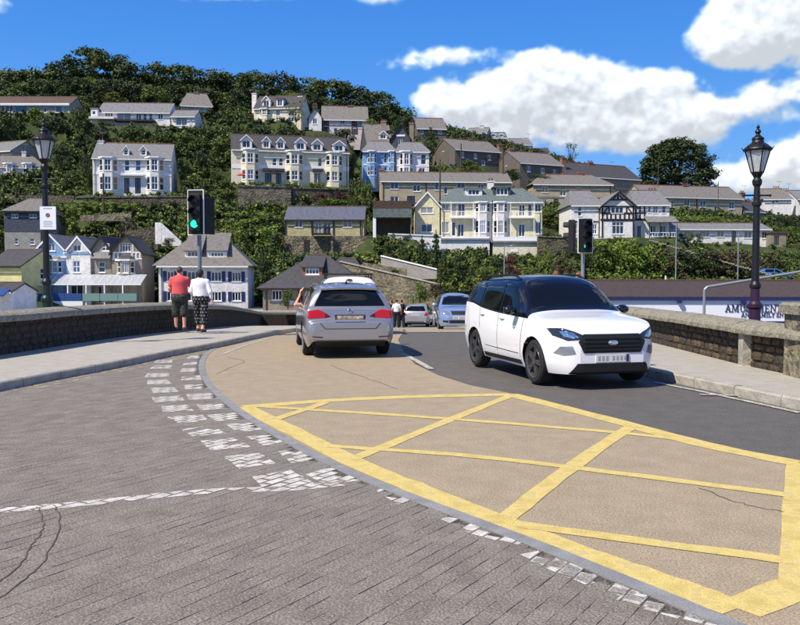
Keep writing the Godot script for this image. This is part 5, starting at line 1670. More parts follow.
func car_wheels(node: Node3D, rimm: String, spokes: int):
	var R: float = C.wheel
	var tr := MB.new()
	var w := 0.105
	var prof := [Vector2(R * 0.7, -w), Vector2(R * 0.9, -w * 1.02), Vector2(R * 0.98, -w * 0.8), Vector2(R, -w * 0.4), Vector2(R, w * 0.4), Vector2(R * 0.98, w * 0.8), Vector2(R * 0.9, w * 1.02), Vector2(R * 0.7, w)]
	tr.lathe(prof, 28)
	var tm := tr.mesh()
	var rm := MB.new()
	rm.lathe([Vector2(R * 0.66, w * 0.2), Vector2(R * 0.73, w * 0.95), Vector2(R * 0.71, w * 1.03), Vector2(R * 0.65, w * 0.9), Vector2(R * 0.63, w * 0.1)], 28)
	rm.lathe([Vector2(R * 0.17, w * 0.3), Vector2(R * 0.16, w * 0.9), Vector2(0.0, w * 0.96)], 14)
	for k in spokes:
		for sd in [-0.13, 0.13]:
			var t := Transform3D(Basis(Vector3.UP, TAU * k / spokes + sd), Vector3.ZERO)
			var t2 := Transform3D(Basis(Vector3.UP, TAU * k / spokes + sd * 0.3), Vector3.ZERO)
			rm.box(R * 0.12, w * 0.45, -R * 0.045, R * 0.67, w * 0.88, R * 0.045, t)
	var rmm := rm.mesh()
	var dk := MB.new()
	dk.lathe([Vector2(R * 0.69, w * 0.15), Vector2(0, w * 0.12)], 20)
	var dm := dk.mesh()
	for wx in C.axles:
		for sg in [-1.0, 1.0]:
			var s := car_station(wx)
			var z: float = s.w * 0.985 - w - 0.005
			var bs := Basis(Vector3.RIGHT, PI / 2 if sg > 0 else -PI / 2)
			var wn := put(tm, "wheel", "rubber", node, Transform3D(bs, Vector3(wx, R, z * sg)))
			put(rmm, "rim", rimm, wn)
			put(dm, "brake_disc", "alloy_dark", wn)

func car_shell(node: Node3D, body: String, upper: String):
	var xs := []
	var n := 96
	for i in n + 1:
		var t := float(i) / n
		var e := t - sin(TAU * t) * 0.105
		xs.append(lerpf(C.rear, C.front, e))
	var rings := []
	var lowN := 16
	var upN := 7
	var topN := 8
	for x in xs:
		var s := car_station(x)
		var ring := []
		for j in lowN + 1:
			var y: float = lerpf(s.yb, s.yB, float(j) / lowN)
			ring.append(Vector3(x, y, car_w(s, y)))
		# up the glasshouse, then across the roof
		var tq := pow(1.0 - 0.86 * 0.86, 1.0 / s.k)
		for j in range(1, upN + 1):
			var y: float = lerpf(s.yB, s.yt, tq * j / upN)
			ring.append(Vector3(x, y, car_w(s, y)))
		for j in range(1, topN + 1):
			var q := 0.86 * (1.0 - float(j) / topN)
			var t := pow(1.0 - q * q, 1.0 / s.k)
			var y: float = lerpf(s.yB, s.yt, t)
			ring.append(Vector3(x, y, s.w * 0.955 * lerpf(1.0, s.rf, t) * q))
		rings.append(ring)
	var m := lowN + upN + topN + 1
	# wheel arches: drop the cells inside, pull the edge on to the circle
	var RA: float = C.wheel * 1.14
	var inside := []
	for i in n + 1:
		var row := []
		for j in m:
			var hit := false
			for wx in C.axles:
				if Vector2(rings[i][j].x - wx, rings[i][j].y - C.wheel).length() < RA and j <= lowN: hit = true
			row.append(hit)
		inside.append(row)
	for i in n + 1:
		for j in m:
			if not inside[i][j]: continue
			for wx in C.axles:
				var v := Vector2(rings[i][j].x - wx, rings[i][j].y - C.wheel)
				if v.length() < RA and v.length() > RA * 0.6:
					if v.y < 0.0: v.x = signf(v.x) * sqrt(maxf(RA * RA - v.y * v.y, 0.0))
					else: v = v.normalized() * RA
					var yy: float = C.wheel + v.y
					rings[i][j] = Vector3(wx + v.x, yy, car_w(car_station(wx + v.x), yy))
	var N := []
	for i in n + 1:
		var row := []
		for j in m:
			var a: Vector3 = rings[mini(i + 1, n)][j] - rings[maxi(i - 1, 0)][j]
			var b: Vector3 = rings[i][mini(j + 1, m - 1)] - rings[i][maxi(j - 1, 0)]
			var nn := a.cross(-b) if true else Vector3.UP
			nn = b.cross(a) * -1.0
			nn = a.cross(b)
			nn = nn.normalized()
			if nn.dot(Vector3(0, 0.3 if j > lowN else 0.0, 1.0 if j < m - 3 else 0.0) + Vector3(0, 1.0 if j >= m - 3 else 0.0, 0)) < 0: nn = -nn
			row.append(nn)
		N.append(row)
	var lower := MB.new()
	var up := MB.new()
	for sg in [1.0, -1.0]:
		var k := Vector3(1, 1, sg)
		for i in n:
			for j in m - 1:
				if inside[i][j] and inside[i + 1][j] and inside[i][j + 1] and inside[i + 1][j + 1]: continue
				var mb := lower
				var xm: float = (xs[i] + xs[i + 1]) * 0.5
				if j >= lowN and xm < C.cowl and xm > C.get("deck", -99.0): mb = up
				var P := [rings[i][j] * k, rings[i + 1][j] * k, rings[i + 1][j + 1] * k, rings[i][j + 1] * k]
				var Q := [N[i][j] * k, N[i + 1][j] * k, N[i + 1][j + 1] * k, N[i][j + 1] * k]
				var flip: bool = (P[1] - P[0]).cross(P[2] - P[0]).dot(Q[0] + Q[2]) < 0
				if flip:
					mb.trin(P[0], P[2], P[1], Q[0], Q[2], Q[1]); mb.trin(P[0], P[3], P[2], Q[0], Q[3], Q[2])
				else:
					mb.trin(P[0], P[1], P[2], Q[0], Q[1], Q[2]); mb.trin(P[0], P[2], P[3], Q[0], Q[2], Q[3])
	# flat ends
	for e in [[0, -1.0], [n, 1.0]]:
		var ring: Array = rings[e[0]]
		for j in m - 1:
			var a: Vector3 = ring[j]
			var b: Vector3 = ring[j + 1]
			var k := Vector3(1, 1, -1)
			if e[1] > 0: lower.quad(a, a * k, b * k, b)
			else: lower.quad(a * k, a, b, b * k)
	put(lower, "body", body, node)
	put(up, "roof", upper, node)
	# dark underside and wheel wells
	var un := MB.new()
	un.box(C.rear + 0.3, 0.22, -C.hw * 0.8, C.front - 0.5, 0.36, C.hw * 0.8)
	for wx in C.axles:
		for sg in [-1.0, 1.0]:
			var zz: float = car_station(wx).w * 0.94
			for q in 14:
				var a0 := PI * q / 14.0 - 0.25
				var a1 := PI * (q + 1) / 14.0 - 0.25
				var p0 := Vector3(wx + cos(a0) * RA, C.wheel + sin(a0) * RA, 0)
				var p1 := Vector3(wx + cos(a1) * RA, C.wheel + sin(a1) * RA, 0)
				un.quad(p0 + Vector3(0, 0, sg * zz), p1 + Vector3(0, 0, sg * zz), p1 + Vector3(0, 0, sg * 0.4), p0 + Vector3(0, 0, sg * 0.4))
				un.tri(Vector3(wx, C.wheel, sg * 0.41), p0 + Vector3(0, 0, sg * 0.41), p1 + Vector3(0, 0, sg * 0.41))
	put(un, "underbody", "black_plastic", node)

func car_mirror(node: Node3D, x: float, y: float, m: String, m2: String):
	for sg in [-1.0, 1.0]:
		var mb := MB.new()
		var z := car_side(x, y)
		mb.ball(Vector3(x, y + 0.06, sg * (z + 0.15)), Vector3(0.075, 0.075, 0.115), 10)
		var o := put(mb, "mirror", m, node)
		var ar := MB.new()
		ar.box(x - 0.03, y - 0.02, minf(sg * (z - 0.03), sg * (z + 0.12)), x + 0.04, y + 0.03, maxf(sg * (z - 0.03), sg * (z + 0.12)))
		put(ar, "mirror_arm", m2, o)
		var gl := MB.new()
		gl.box(x - 0.078, y + 0.01, sg * (z + 0.15) - 0.08, x - 0.07, y + 0.11, sg * (z + 0.15) + 0.08)
		put(gl, "mirror_glass", "lamp_clear", o)

func handles(node: Node3D, list: Array, m: String):
	for q in list:
		for sg in [-1.0, 1.0]:
			var z := car_side(q[0], q[1])
			var mb := MB.new()
			mb.ball(Vector3(q[0], q[1], sg * (z + 0.015)), Vector3(0.10, 0.018, 0.022), 8)
			put(mb, "door_handle", m, node)

func seams(node: Node3D, list: Array):
	# dark shut lines, narrow strips on the sides
	for q in list:
		for ax in ["L", "R"]:
			car_patch(node, "shut_line", "black_plastic", ax, [[q[0] - 0.006, q[1]], [q[0] + 0.006, q[1]], [q[2] + 0.006, q[3]], [q[2] - 0.006, q[3]]], 0.0025, 0.12)

func plate(node: Node3D, ax: String, y: float, m: String, marks := true, zc := 0.0, ink := "plate_marks"):
	var sg := 1.0 if ax == "F" else -1.0
	var x := car_end(y, 0.0, sg) + sg * 0.012
	x = maxf(x, car_end(y + 0.05, 0, sg) + 0.012) if sg > 0 else minf(x, car_end(y + 0.05, 0, sg) - 0.012)
	var mb := MB.new()
	mb.box(minf(x, x - sg * 0.03), y - 0.055, zc - 0.26, maxf(x, x - sg * 0.03), y + 0.055, zc + 0.26)
	var o := put(mb, "number_plate", m, node)
	if marks:
		var k := MB.new()
		for i in 7:
			var z := -0.2 + i * 0.062 + (0.04 if i > 3 else 0.0)
			k.box(minf(x, x + sg * 0.003), y - 0.03, zc + z - 0.018, maxf(x, x + sg * 0.003), y + 0.03, zc + z + 0.018)
		put(k, "plate_marks", ink, o)
	return x

func place_car(called: String, label: String, x: float, d: float, hx: float, hz: float) -> Node3D:
	var n := base(called, Vector3(x, road_y(d), -d), atan2(-hz, hx))
	tag(n, label, "car")
	return n

func P2(a: Array) -> Array:
	var o := []
	for q in a: o.append(Vector2(q[0], q[1]))
	return o

func make_suv():
	C = {front = 2.05, rear = -2.05, hw = 0.885, wheel = 0.335, axles = [-1.27, 1.25], cowl = 1.0, k = 10.0, rf = 0.78,
		top = P2([[-2.05, 0.98], [-2.02, 1.08], [-1.95, 1.2], [-1.78, 1.5], [-1.6, 1.58], [-1.0, 1.63], [-0.3, 1.645], [0.15, 1.62], [0.38, 1.55], [1.0, 1.10], [1.3, 1.045], [1.75, 0.97], [1.93, 0.89], [2.02, 0.79], [2.05, 0.72]]),
		bot = P2([[-2.05, 0.34], [-1.7, 0.24], [1.7, 0.21], [1.95, 0.215], [2.05, 0.22]]),
		belt = P2([[-2.05, 1.16], [-1.5, 1.14], [-0.9, 1.06], [0.0, 1.0], [0.9, 0.97], [1.5, 0.95], [1.85, 0.88], [2.05, 0.70]]),
		wid = P2([[-2.05, 0.70], [-2.0, 0.77], [-1.85, 0.84], [-1.5, 0.875], [0.0, 0.885], [1.3, 0.885], [1.6, 0.86], [1.8, 0.79], [1.95, 0.68], [2.02, 0.58], [2.05, 0.5]])}
	var n := place_car("suv", "white small SUV with black roof driving towards the camera", 2.50, 13.8, 0.26, 0.966)
	car_shell(n, "car_white", "car_black")
	car_wheels(n, "alloy_dark", 5)
	car_patch(n, "windscreen", "car_glass", "F", [[-0.70, 1.095], [0.70, 1.095], [0.67, 1.2], [0.58, 1.52], [0.45, 1.55], [-0.45, 1.55], [-0.58, 1.52], [-0.67, 1.2]], 0.006)
	for ax in ["L", "R"]:
		car_patch(n, "side_window", "car_glass", ax, [[-0.12, 1.04], [0.80, 1.0], [0.52, 1.25], [0.18, 1.48], [-0.1, 1.53]], 0.006)
		car_patch(n, "side_window", "car_glass", ax, [[-1.02, 1.1], [-0.2, 1.045], [-0.18, 1.535], [-0.95, 1.54]], 0.006)
		car_patch(n, "quarter_window", "car_glass", ax, [[-1.55, 1.22], [-1.1, 1.13], [-1.05, 1.52], [-1.35, 1.5]], 0.006)
		car_patch(n, "sill_trim", "black_plastic", ax, [[-0.82, 0.25], [0.8, 0.25], [0.8, 0.32], [-0.82, 0.32]], 0.012)
		car_patch(n, "door_groove", "black_plastic", ax, [[-0.75, 0.435], [0.72, 0.41], [0.72, 0.422], [-0.75, 0.447]], 0.002, 0.2)
		var sgz := -1.0 if ax == "L" else 1.0
	seams(n, [[0.78, 0.36, 0.86, 0.97], [-0.16, 0.3, -0.16, 1.02], [-0.98, 0.72, -1.05, 1.08]])
	car_patch(n, "rear_window", "car_glass", "B", [[-0.62, 1.2], [0.62, 1.2], [0.5, 1.48], [-0.5, 1.48]], 0.006)
	for mi in [false, true]:
		car_patch(n, "headlight", "lamp_dark", "F", [[0.42, 0.765], [0.5, 0.715], [0.66, 0.695], [0.80, 0.76], [0.835, 0.865], [0.70, 0.875], [0.53, 0.815]], 0.008, 0.04, mi)
		car_patch(n, "headlight_lens", "chrome", "F", [[0.52, 0.745], [0.6, 0.728], [0.7, 0.755], [0.74, 0.825], [0.66, 0.835], [0.56, 0.79]], 0.012, 0.04, mi)
		car_patch(n, "fog_lamp", "lamp_clear", "F", [[0.56, 0.51], [0.70, 0.48], [0.80, 0.51], [0.74, 0.61], [0.60, 0.62]], 0.006, 0.04, mi)
		car_patch(n, "tail_light", "lamp_red", "B", [[0.5, 0.95], [0.78, 0.95], [0.8, 1.1], [0.55, 1.08]], 0.006, 0.05, mi)
	car_patch(n, "grille", "black_plastic", "F", [[-0.44, 0.79], [0.44, 0.79], [0.53, 0.68], [0.45, 0.52], [-0.45, 0.52], [-0.53, 0.68]], 0.010, 0.05)
	for k in 4:
		var y := 0.565 + k * 0.055
		var gb := MB.new()
		var x := car_end(y, 0.0, 1.0)
		gb.box(x, y - 0.008, -0.44, x + 0.022, y + 0.008, 0.44)
		put(gb, "grille_bar", "rubber", n)
	var bd := MB.new()
	bd.ball(Vector3(car_end(0.665, 0, 1.0) + 0.02, 0.665, 0), Vector3(0.012, 0.04, 0.085), 8)
	put(bd, "badge", "chrome", n)
	car_patch(n, "lower_intake", "black_plastic", "F", [[-0.64, 0.22], [0.64, 0.22], [0.54, 0.375], [-0.54, 0.375]], 0.014, 0.05)
	plate(n, "F", 0.445, "plate_white", true, 0.0, "plate_soft")
	var pm := MB.new()
	pm.box(2.063, 0.392, -0.258, 2.0665, 0.498, -0.216)
	put(pm, "plate_band", "trim_blue", n)
	car_mirror(n, 0.62, 1.02, "car_black", "black_plastic")
	handles(n, [[0.02, 0.93], [-0.88, 0.96]], "car_white")
	for sg in [-1.0, 1.0]:
		var rr := MB.new()
		var pts := []
		for k in 9:
			var x := lerpf(-1.45, 0.1, k / 8.0)
			pts.append(Vector3(x, car_top(x, 0.56) + (0.055 if k > 0 and k < 8 else 0.0), sg * 0.57))
		for k in 8: rr.tube(pts[k], pts[k + 1], 0.02, 0.02, 6)
		put(rr, "roof_rail", "black_plastic", n)
	for q in [[-0.3, 1.12, 0.35, 1.10], [0.2, 1.12, 0.68, 1.115]]:
		var wp := MB.new()
		wp.tube(Vector3(car_end(q[1], q[0], 1) + 0.012, q[1], q[0]), Vector3(car_end(q[3], q[2], 1) + 0.012, q[3], q[2]), 0.01, 0.008, 5)
		put(wp, "wiper", "black_plastic", n)
	return n

func make_estate():
	C = {front = 2.35, rear = -2.35, hw = 0.905, wheel = 0.325, axles = [-1.33, 1.33], cowl = 1.2, k = 9.0, rf = 0.74,
		top = P2([[-2.35, 0.66], [-2.33, 0.74], [-2.25, 0.80], [-2.22, 0.98], [-2.14, 1.08], [-1.98, 1.36], [-1.9, 1.42], [-1.5, 1.46], [-0.8, 1.49], [0.0, 1.48], [0.35, 1.43], [1.2, 0.98], [1.7, 0.9], [2.15, 0.78], [2.35, 0.6]]),
		bot = P2([[-2.35, 0.36], [-2.2, 0.26], [-1.8, 0.2], [1.8, 0.18], [2.35, 0.26]]),
		belt = P2([[-2.35, 0.62], [-2.2, 0.96], [-1.6, 0.98], [0.0, 0.93], [1.1, 0.88], [2.0, 0.72], [2.35, 0.5]]),
		wid = P2([[-2.35, 0.74], [-2.31, 0.82], [-2.2, 0.865], [-1.9, 0.895], [0.0, 0.905], [1.4, 0.9], [1.9, 0.84], [2.2, 0.72], [2.35, 0.5]])}
	var n := place_car("estate_car", "silver estate car seen from behind with an arm out of its window", -1.36, 18.5, -0.17, -0.985)
	car_shell(n, "car_silver", "car_silver")
	car_wheels(n, "alloy", 5)
	car_patch(n, "rear_window", "car_glass", "B", [[-0.70, 1.03], [0.70, 1.03], [0.66, 1.12], [0.52, 1.37], [0.4, 1.395], [-0.4, 1.395], [-0.52, 1.37], [-0.66, 1.12]], 0.006)
	for ax in ["L", "R"]:
		car_patch(n, "side_window", "car_glass", ax, [[0.1, 0.96], [0.95, 0.93], [0.55, 1.2], [0.3, 1.34], [0.1, 1.38]], 0.006)
		car_patch(n, "side_window", "car_glass", ax, [[-0.95, 1.0], [0.03, 0.965], [0.03, 1.385], [-0.85, 1.385]], 0.006)
		car_patch(n, "quarter_window", "car_glass", ax, [[-1.9, 1.08], [-1.03, 1.01], [-0.95, 1.375], [-1.6, 1.35]], 0.006)
	seams(n, [[1.02, 0.3, 1.08, 0.9], [0.06, 0.28, 0.06, 0.95], [-0.9, 0.62, -1.0, 0.98]])
	for mi in [false, true]:
		car_patch(n, "tail_light", "lamp_red", "B", [[0.5, 0.80], [0.84, 0.79], [0.87, 0.93], [0.62, 0.965], [0.5, 0.91]], 0.008, 0.05, mi)
		car_patch(n, "tail_light_inner", "lamp_smoke", "B", [[0.38, 0.83], [0.495, 0.80], [0.495, 0.905], [0.55, 0.93]], 0.008, 0.05, mi)
		car_patch(n, "reflector", "lamp_smoke", "B", [[0.55, 0.415], [0.75, 0.43], [0.75, 0.45], [0.55, 0.44]], 0.006, 0.06, mi)
	var tg := []
	car_patch(n, "tailgate_groove", "black_plastic", "B", [[-0.5, 0.585], [0.5, 0.585], [0.6, 0.70], [0.585, 0.705], [0.49, 0.597], [-0.49, 0.597], [-0.585, 0.705], [-0.6, 0.70]], 0.003, 0.06)
	car_patch(n, "rear_diffuser", "black_plastic", "B", [[-0.66, 0.27], [0.66, 0.27], [0.72, 0.375], [-0.72, 0.375]], 0.008, 0.08)
	car_patch(n, "plate_recess", "black_plastic", "B", [[-0.3, 0.72], [0.3, 0.72], [0.3, 0.86], [-0.3, 0.86]], 0.006, 0.08)
	plate(n, "B", 0.785, "plate_smudge", false)
	var bd := MB.new()
	bd.lathe([Vector2(0.055, 0), Vector2(0.05, 0.012), Vector2(0.036, 0.014)], 16, Vector3(car_end(0.945, 0, -1) - 0.004, 0.935, 0), Basis(Vector3(0, 0, 1), PI / 2))
	put(bd, "badge", "chrome", n)
	var sp := MB.new()
	for k in 8:
		var z0 := lerpf(-0.56, 0.56, k / 8.0)
		var z1 := lerpf(-0.56, 0.56, (k + 1) / 8.0)
		var p0 := Vector3(-2.03, 1.39 - 0.06 * z0 * z0, z0)
		var p1 := Vector3(-2.03, 1.39 - 0.06 * z1 * z1, z1)
		var q0 := Vector3(-1.72, 1.455 - 0.08 * z0 * z0, z0)
		var q1 := Vector3(-1.72, 1.455 - 0.08 * z1 * z1, z1)
		sp.slab([q0, p0, p1, q1], 0.035)
	put(sp, "spoiler", "car_silver", n)
	var an := MB.new()
	an.slab([Vector3(-1.5, 1.455, -0.025), Vector3(-1.5, 1.455, 0.025), Vector3(-1.62, 1.53, 0.0)], 0.01)
	an.tube(Vector3(-1.45, 1.45, 0), Vector3(-1.58, 1.53, 0), 0.03, 0.008, 6)
	put(an, "aerial", "black_plastic", n)
	car_mirror(n, 0.82, 0.95, "car_black", "black_plastic")
	handles(n, [[0.22, 0.86], [-0.8, 0.9]], "car_silver")
	for sg in [-1.0, 1.0]:
		var rr := MB.new()
		for k in 8:
			var xa := lerpf(-1.6, 0.2, k / 8.0)
			var xb := lerpf(-1.6, 0.2, (k + 1) / 8.0)
			rr.tube(Vector3(xa, car_top(xa, 0.57) + (0.04 if k > 0 else 0.0), sg * 0.585), Vector3(xb, car_top(xb, 0.57) + (0.04 if k < 7 else 0.0), sg * 0.585), 0.016, 0.016, 6)
		put(rr, "roof_rail", "alloy", n)
	return n

func hatch_spec():
	C = {front = 2.0, rear = -2.0, hw = 0.825, wheel = 0.31, axles = [-1.22, 1.23], cowl = 1.05, k = 8.0, rf = 0.76,
		top = P2([[-2.0, 0.72], [-1.97, 0.95], [-1.9, 1.05], [-1.66, 1.4], [-1.5, 1.46], [-0.6, 1.5], [0.0, 1.49], [0.3, 1.45], [1.05, 1.02], [1.4, 0.97], [1.75, 0.88], [1.93, 0.76], [2.0, 0.6]]),
		bot = P2([[-2.0, 0.34], [-1.7, 0.22], [1.7, 0.2], [2.0, 0.26]]),
		belt = P2([[-2.0, 0.66], [-1.85, 1.0], [-1.0, 0.98], [0.0, 0.95], [1.0, 0.9], [1.8, 0.76], [2.0, 0.52]]),
		wid = P2([[-2.0, 0.66], [-1.94, 0.75], [-1.7, 0.81], [0.0, 0.825], [1.3, 0.825], [1.7, 0.79], [1.9, 0.68], [2.0, 0.5]])}

func make_hatch(called: String, label: String, x: float, d: float, hx: float, hz: float, paint: String):
	hatch_spec()
	var n := place_car(called, label, x, d, hx, hz)
	car_shell(n, paint, paint)
	car_wheels(n, "alloy", 5)
	car_patch(n, "windscreen", "car_glass", "F", [[-0.64, 1.04], [0.64, 1.04], [0.6, 1.15], [0.5, 1.4], [-0.5, 1.4], [-0.6, 1.15]], 0.006)
	car_patch(n, "rear_window", "car_glass", "B", [[-0.62, 1.06], [0.62, 1.06], [0.5, 1.36], [-0.5, 1.36]], 0.006)
	for ax in ["L", "R"]:
		car_patch(n, "side_window", "car_glass", ax, [[-0.05, 0.99], [0.8, 0.96], [0.3, 1.33], [-0.05, 1.4]], 0.006)
		car_patch(n, "side_window", "car_glass", ax, [[-1.3, 1.04], [-0.12, 0.995], [-0.12, 1.4], [-1.1, 1.38]], 0.006)
	for mi in [false, true]:
		car_patch(n, "headlight", "lamp_clear", "F", [[0.36, 0.70], [0.62, 0.68], [0.76, 0.80], [0.7, 0.86], [0.42, 0.80]], 0.008, 0.05, mi)
		car_patch(n, "tail_light", "lamp_red", "B", [[0.52, 0.78], [0.76, 0.78], [0.78, 1.0], [0.62, 0.98]], 0.008, 0.05, mi)
		car_patch(n, "fog_lamp", "black_plastic", "F", [[0.45, 0.36], [0.66, 0.38], [0.66, 0.46], [0.45, 0.45]], 0.006, 0.05, mi)
	car_patch(n, "grille", "black_plastic", "F", [[-0.34, 0.80], [0.34, 0.80], [0.3, 0.68], [-0.3, 0.68]], 0.008, 0.05)
	car_patch(n, "grille_trim", "chrome", "F", [[-0.36, 0.83], [0.36, 0.83], [0.36, 0.805], [-0.36, 0.805]], 0.012, 0.05)
	car_patch(n, "lower_intake", "black_plastic", "F", [[-0.4, 0.34], [0.4, 0.34], [0.42, 0.46], [-0.42, 0.46]], 0.008, 0.05)
	car_patch(n, "rear_skirt", "black_plastic", "B", [[-0.55, 0.36], [0.55, 0.36], [0.55, 0.42], [-0.55, 0.42]], 0.006, 0.08)
	plate(n, "F", 0.56, "plate_white")
	plate(n, "B", 0.82, "plate_white")
	car_mirror(n, 0.68, 0.98, paint, "black_plastic")
	return n

func make_van():
	C = {front = 2.2, rear = -2.2, hw = 0.91, wheel = 0.32, axles = [-1.35, 1.4], cowl = 1.25, k = 14.0, rf = 0.86,
		top = P2([[-2.2, 1.2], [-2.18, 1.6], [-2.12, 1.75], [-2.0, 1.79], [-1.0, 1.81], [0.2, 1.79], [0.55, 1.7], [1.3, 1.1], [1.8, 0.98], [2.1, 0.82], [2.2, 0.6]]),
		bot = P2([[-2.2, 0.36], [-1.8, 0.22], [1.8, 0.2], [2.2, 0.28]]),
		belt = P2([[-2.2, 1.05], [0.0, 1.05], [1.2, 0.98], [2.0, 0.74], [2.2, 0.5]]),
		wid = P2([[-2.2, 0.84], [-2.1, 0.89], [0.0, 0.91], [1.5, 0.9], [2.0, 0.76], [2.2, 0.52]])}
	var n := place_car("van", "small white van with roof bars just ahead of the silver estate", -1.75, 26.6, -0.12, -0.99)
	n.set_meta("category", "van")
	car_shell(n, "car_white", "car_white")
	car_wheels(n, "alloy", 5)
	car_patch(n, "windscreen", "car_glass", "F", [[-0.7, 1.15], [0.7, 1.15], [0.6, 1.62], [-0.6, 1.62]], 0.006)
	for z in [-1.0, 1.0]:
		car_patch(n, "rear_window", "car_glass", "B", [[z * 0.05, 1.12], [z * 0.66, 1.12], [z * 0.62, 1.5], [z * 0.05, 1.5]], 0.006)
		car_patch(n, "tail_light", "lamp_red", "B", [[z * 0.72, 0.7], [z * 0.82, 0.7], [z * 0.82, 1.05], [z * 0.72, 1.05]], 0.006)
	for ax in ["L", "R"]:
		car_patch(n, "side_window", "car_glass", ax, [[0.2, 1.1], [1.0, 1.06], [0.6, 1.5], [0.2, 1.58]], 0.006)
		car_patch(n, "side_window", "car_glass", ax, [[-2.0, 1.12], [-0.8, 1.12], [-0.8, 1.6], [-1.95, 1.6]], 0.006)
	for x in [-1.9, -0.9, 0.1]:
		var b := MB.new()
		b.tube(Vector3(x, 1.86, -0.72), Vector3(x, 1.86, 0.72), 0.025, 0.025, 6)
		for z in [-0.66, 0.66]: b.tube(Vector3(x, 1.70, z), Vector3(x, 1.86, z), 0.02, 0.02, 6)
		put(b, "roof_bar", "black_plastic", n)
	var bl := MB.new()
	bl.ball(Vector3(-2.17, 1.69, 0.0), Vector3(0.03, 0.03, 0.09), 6)
	put(bl, "brake_light", "lamp_smoke", n)
	plate(n, "B", 0.62, "plate_white", false)
	car_mirror(n, 0.9, 1.1, "black_plastic", "black_plastic")
	return n

# ---------- people: tapered bones joined by a smooth union, meshed as surface nets ----------
func blob(bones: Array, cell: float, blend: float, grow := 0.0) -> ArrayMesh:
	var lo := Vector3.ONE * 1e9
	var hi := -lo
	for b in bones:
		var r: float = maxf(b[2], b[3]) + grow + cell * 3 + blend
		lo = lo.min(b[0].min(b[1]) - Vector3.ONE * r)
		hi = hi.max(b[0].max(b[1]) + Vector3.ONE * r)
	var nx := int((hi.x - lo.x) / cell) + 2
	var ny := int((hi.y - lo.y) / cell) + 2
	var nz := int((hi.z - lo.z) / cell) + 2
	var f := PackedFloat32Array()
	f.resize(nx * ny * nz)
	f.fill(9.0)
	for b in bones:
		var A: Vector3 = b[0]
		var ab: Vector3 = b[1] - b[0]
		var ra: float = b[2] + grow
		var rb: float = b[3] + grow
		var sq: Vector3 = b[4] if b.size() > 4 else Vector3.ONE
		var rr := maxf(ra, rb) * maxf(1.0 / minf(sq.x, sq.z), 1.0) + blend + cell * 3
		var l0 := ((A.min(b[1]) - Vector3.ONE * rr - lo) / cell).floor().max(Vector3.ZERO)
		var h0 := ((A.max(b[1]) + Vector3.ONE * rr - lo) / cell).ceil().min(Vector3(nx - 1, ny - 1, nz - 1))
		var q := maxf(ab.length_squared(), 1e-9)
		for k in range(int(l0.z), int(h0.z) + 1):
			for j in range(int(l0.y), int(h0.y) + 1):
				for i in range(int(l0.x), int(h0.x) + 1):
					var p := lo + Vector3(i, j, k) * cell - A
					var t := clampf(p.dot(ab) / q, 0, 1)
					var d := ((p - ab * t) * sq).length() - lerpf(ra, rb, t)
					var id := i + nx * (j + ny * k)
					var e := f[id]
					if e > 8.0: f[id] = d
					else:
						var h := maxf(blend - absf(d - e), 0.0) / blend
						f[id] = minf(d, e) - h * h * blend * 0.25
	var vid := {}
	var vs := PackedVector3Array()
	for k in nz - 1:
		for j in ny - 1:
			for i in nx - 1:
				var id := i + nx * (j + ny * k)
				var c := [f[id], f[id + 1], f[id + nx], f[id + nx + 1], f[id + nx * ny], f[id + nx * ny + 1], f[id + nx * ny + nx], f[id + nx * ny + nx + 1]]
				var neg := 0
				for z in 8:
					if c[z] < 0.0: neg += 1
				if neg == 0 or neg == 8: continue
				var s := Vector3.ZERO
				var m := 0
				for e in [[0, 1], [2, 3], [4, 5], [6, 7], [0, 2], [1, 3], [4, 6], [5, 7], [0, 4], [1, 5], [2, 6], [3, 7]]:
					var u: float = c[e[0]]
					var v: float = c[e[1]]
					if (u < 0.0) != (v < 0.0):
						var t := u / (u - v)
						var pa := Vector3(e[0] & 1, (e[0] >> 1) & 1, (e[0] >> 2) & 1)
						var pb := Vector3(e[1] & 1, (e[1] >> 1) & 1, (e[1] >> 2) & 1)
						s += pa.lerp(pb, t)
						m += 1
				vid[id] = vs.size()
				vs.push_back(lo + (Vector3(i, j, k) + s / m) * cell)
	var st := SurfaceTool.new()
	st.begin(Mesh.PRIMITIVE_TRIANGLES)
	st.set_smooth_group(0)
	for v in vs: st.add_vertex(v)
	var strides := [1, nx, nx * ny]
	for id in vid:
		for ax in 3:
			var s0: int = strides[ax]
			var s1: int = strides[(ax + 1) % 3]
			var s2: int = strides[(ax + 2) % 3]
			if id + s0 >= f.size(): continue
			var a := f[id] < 0.0
			var b := f[id + s0] < 0.0
			if a == b: continue
			if not (vid.has(id - s1) and vid.has(id - s2) and vid.has(id - s1 - s2)): continue
			var q := [vid[id - s1 - s2], vid[id - s2], vid[id], vid[id - s1]]
			if a: q.reverse()
			for z in [0, 1, 2, 0, 2, 3]: st.add_index(q[z])
	st.generate_normals()
	return st.commit()

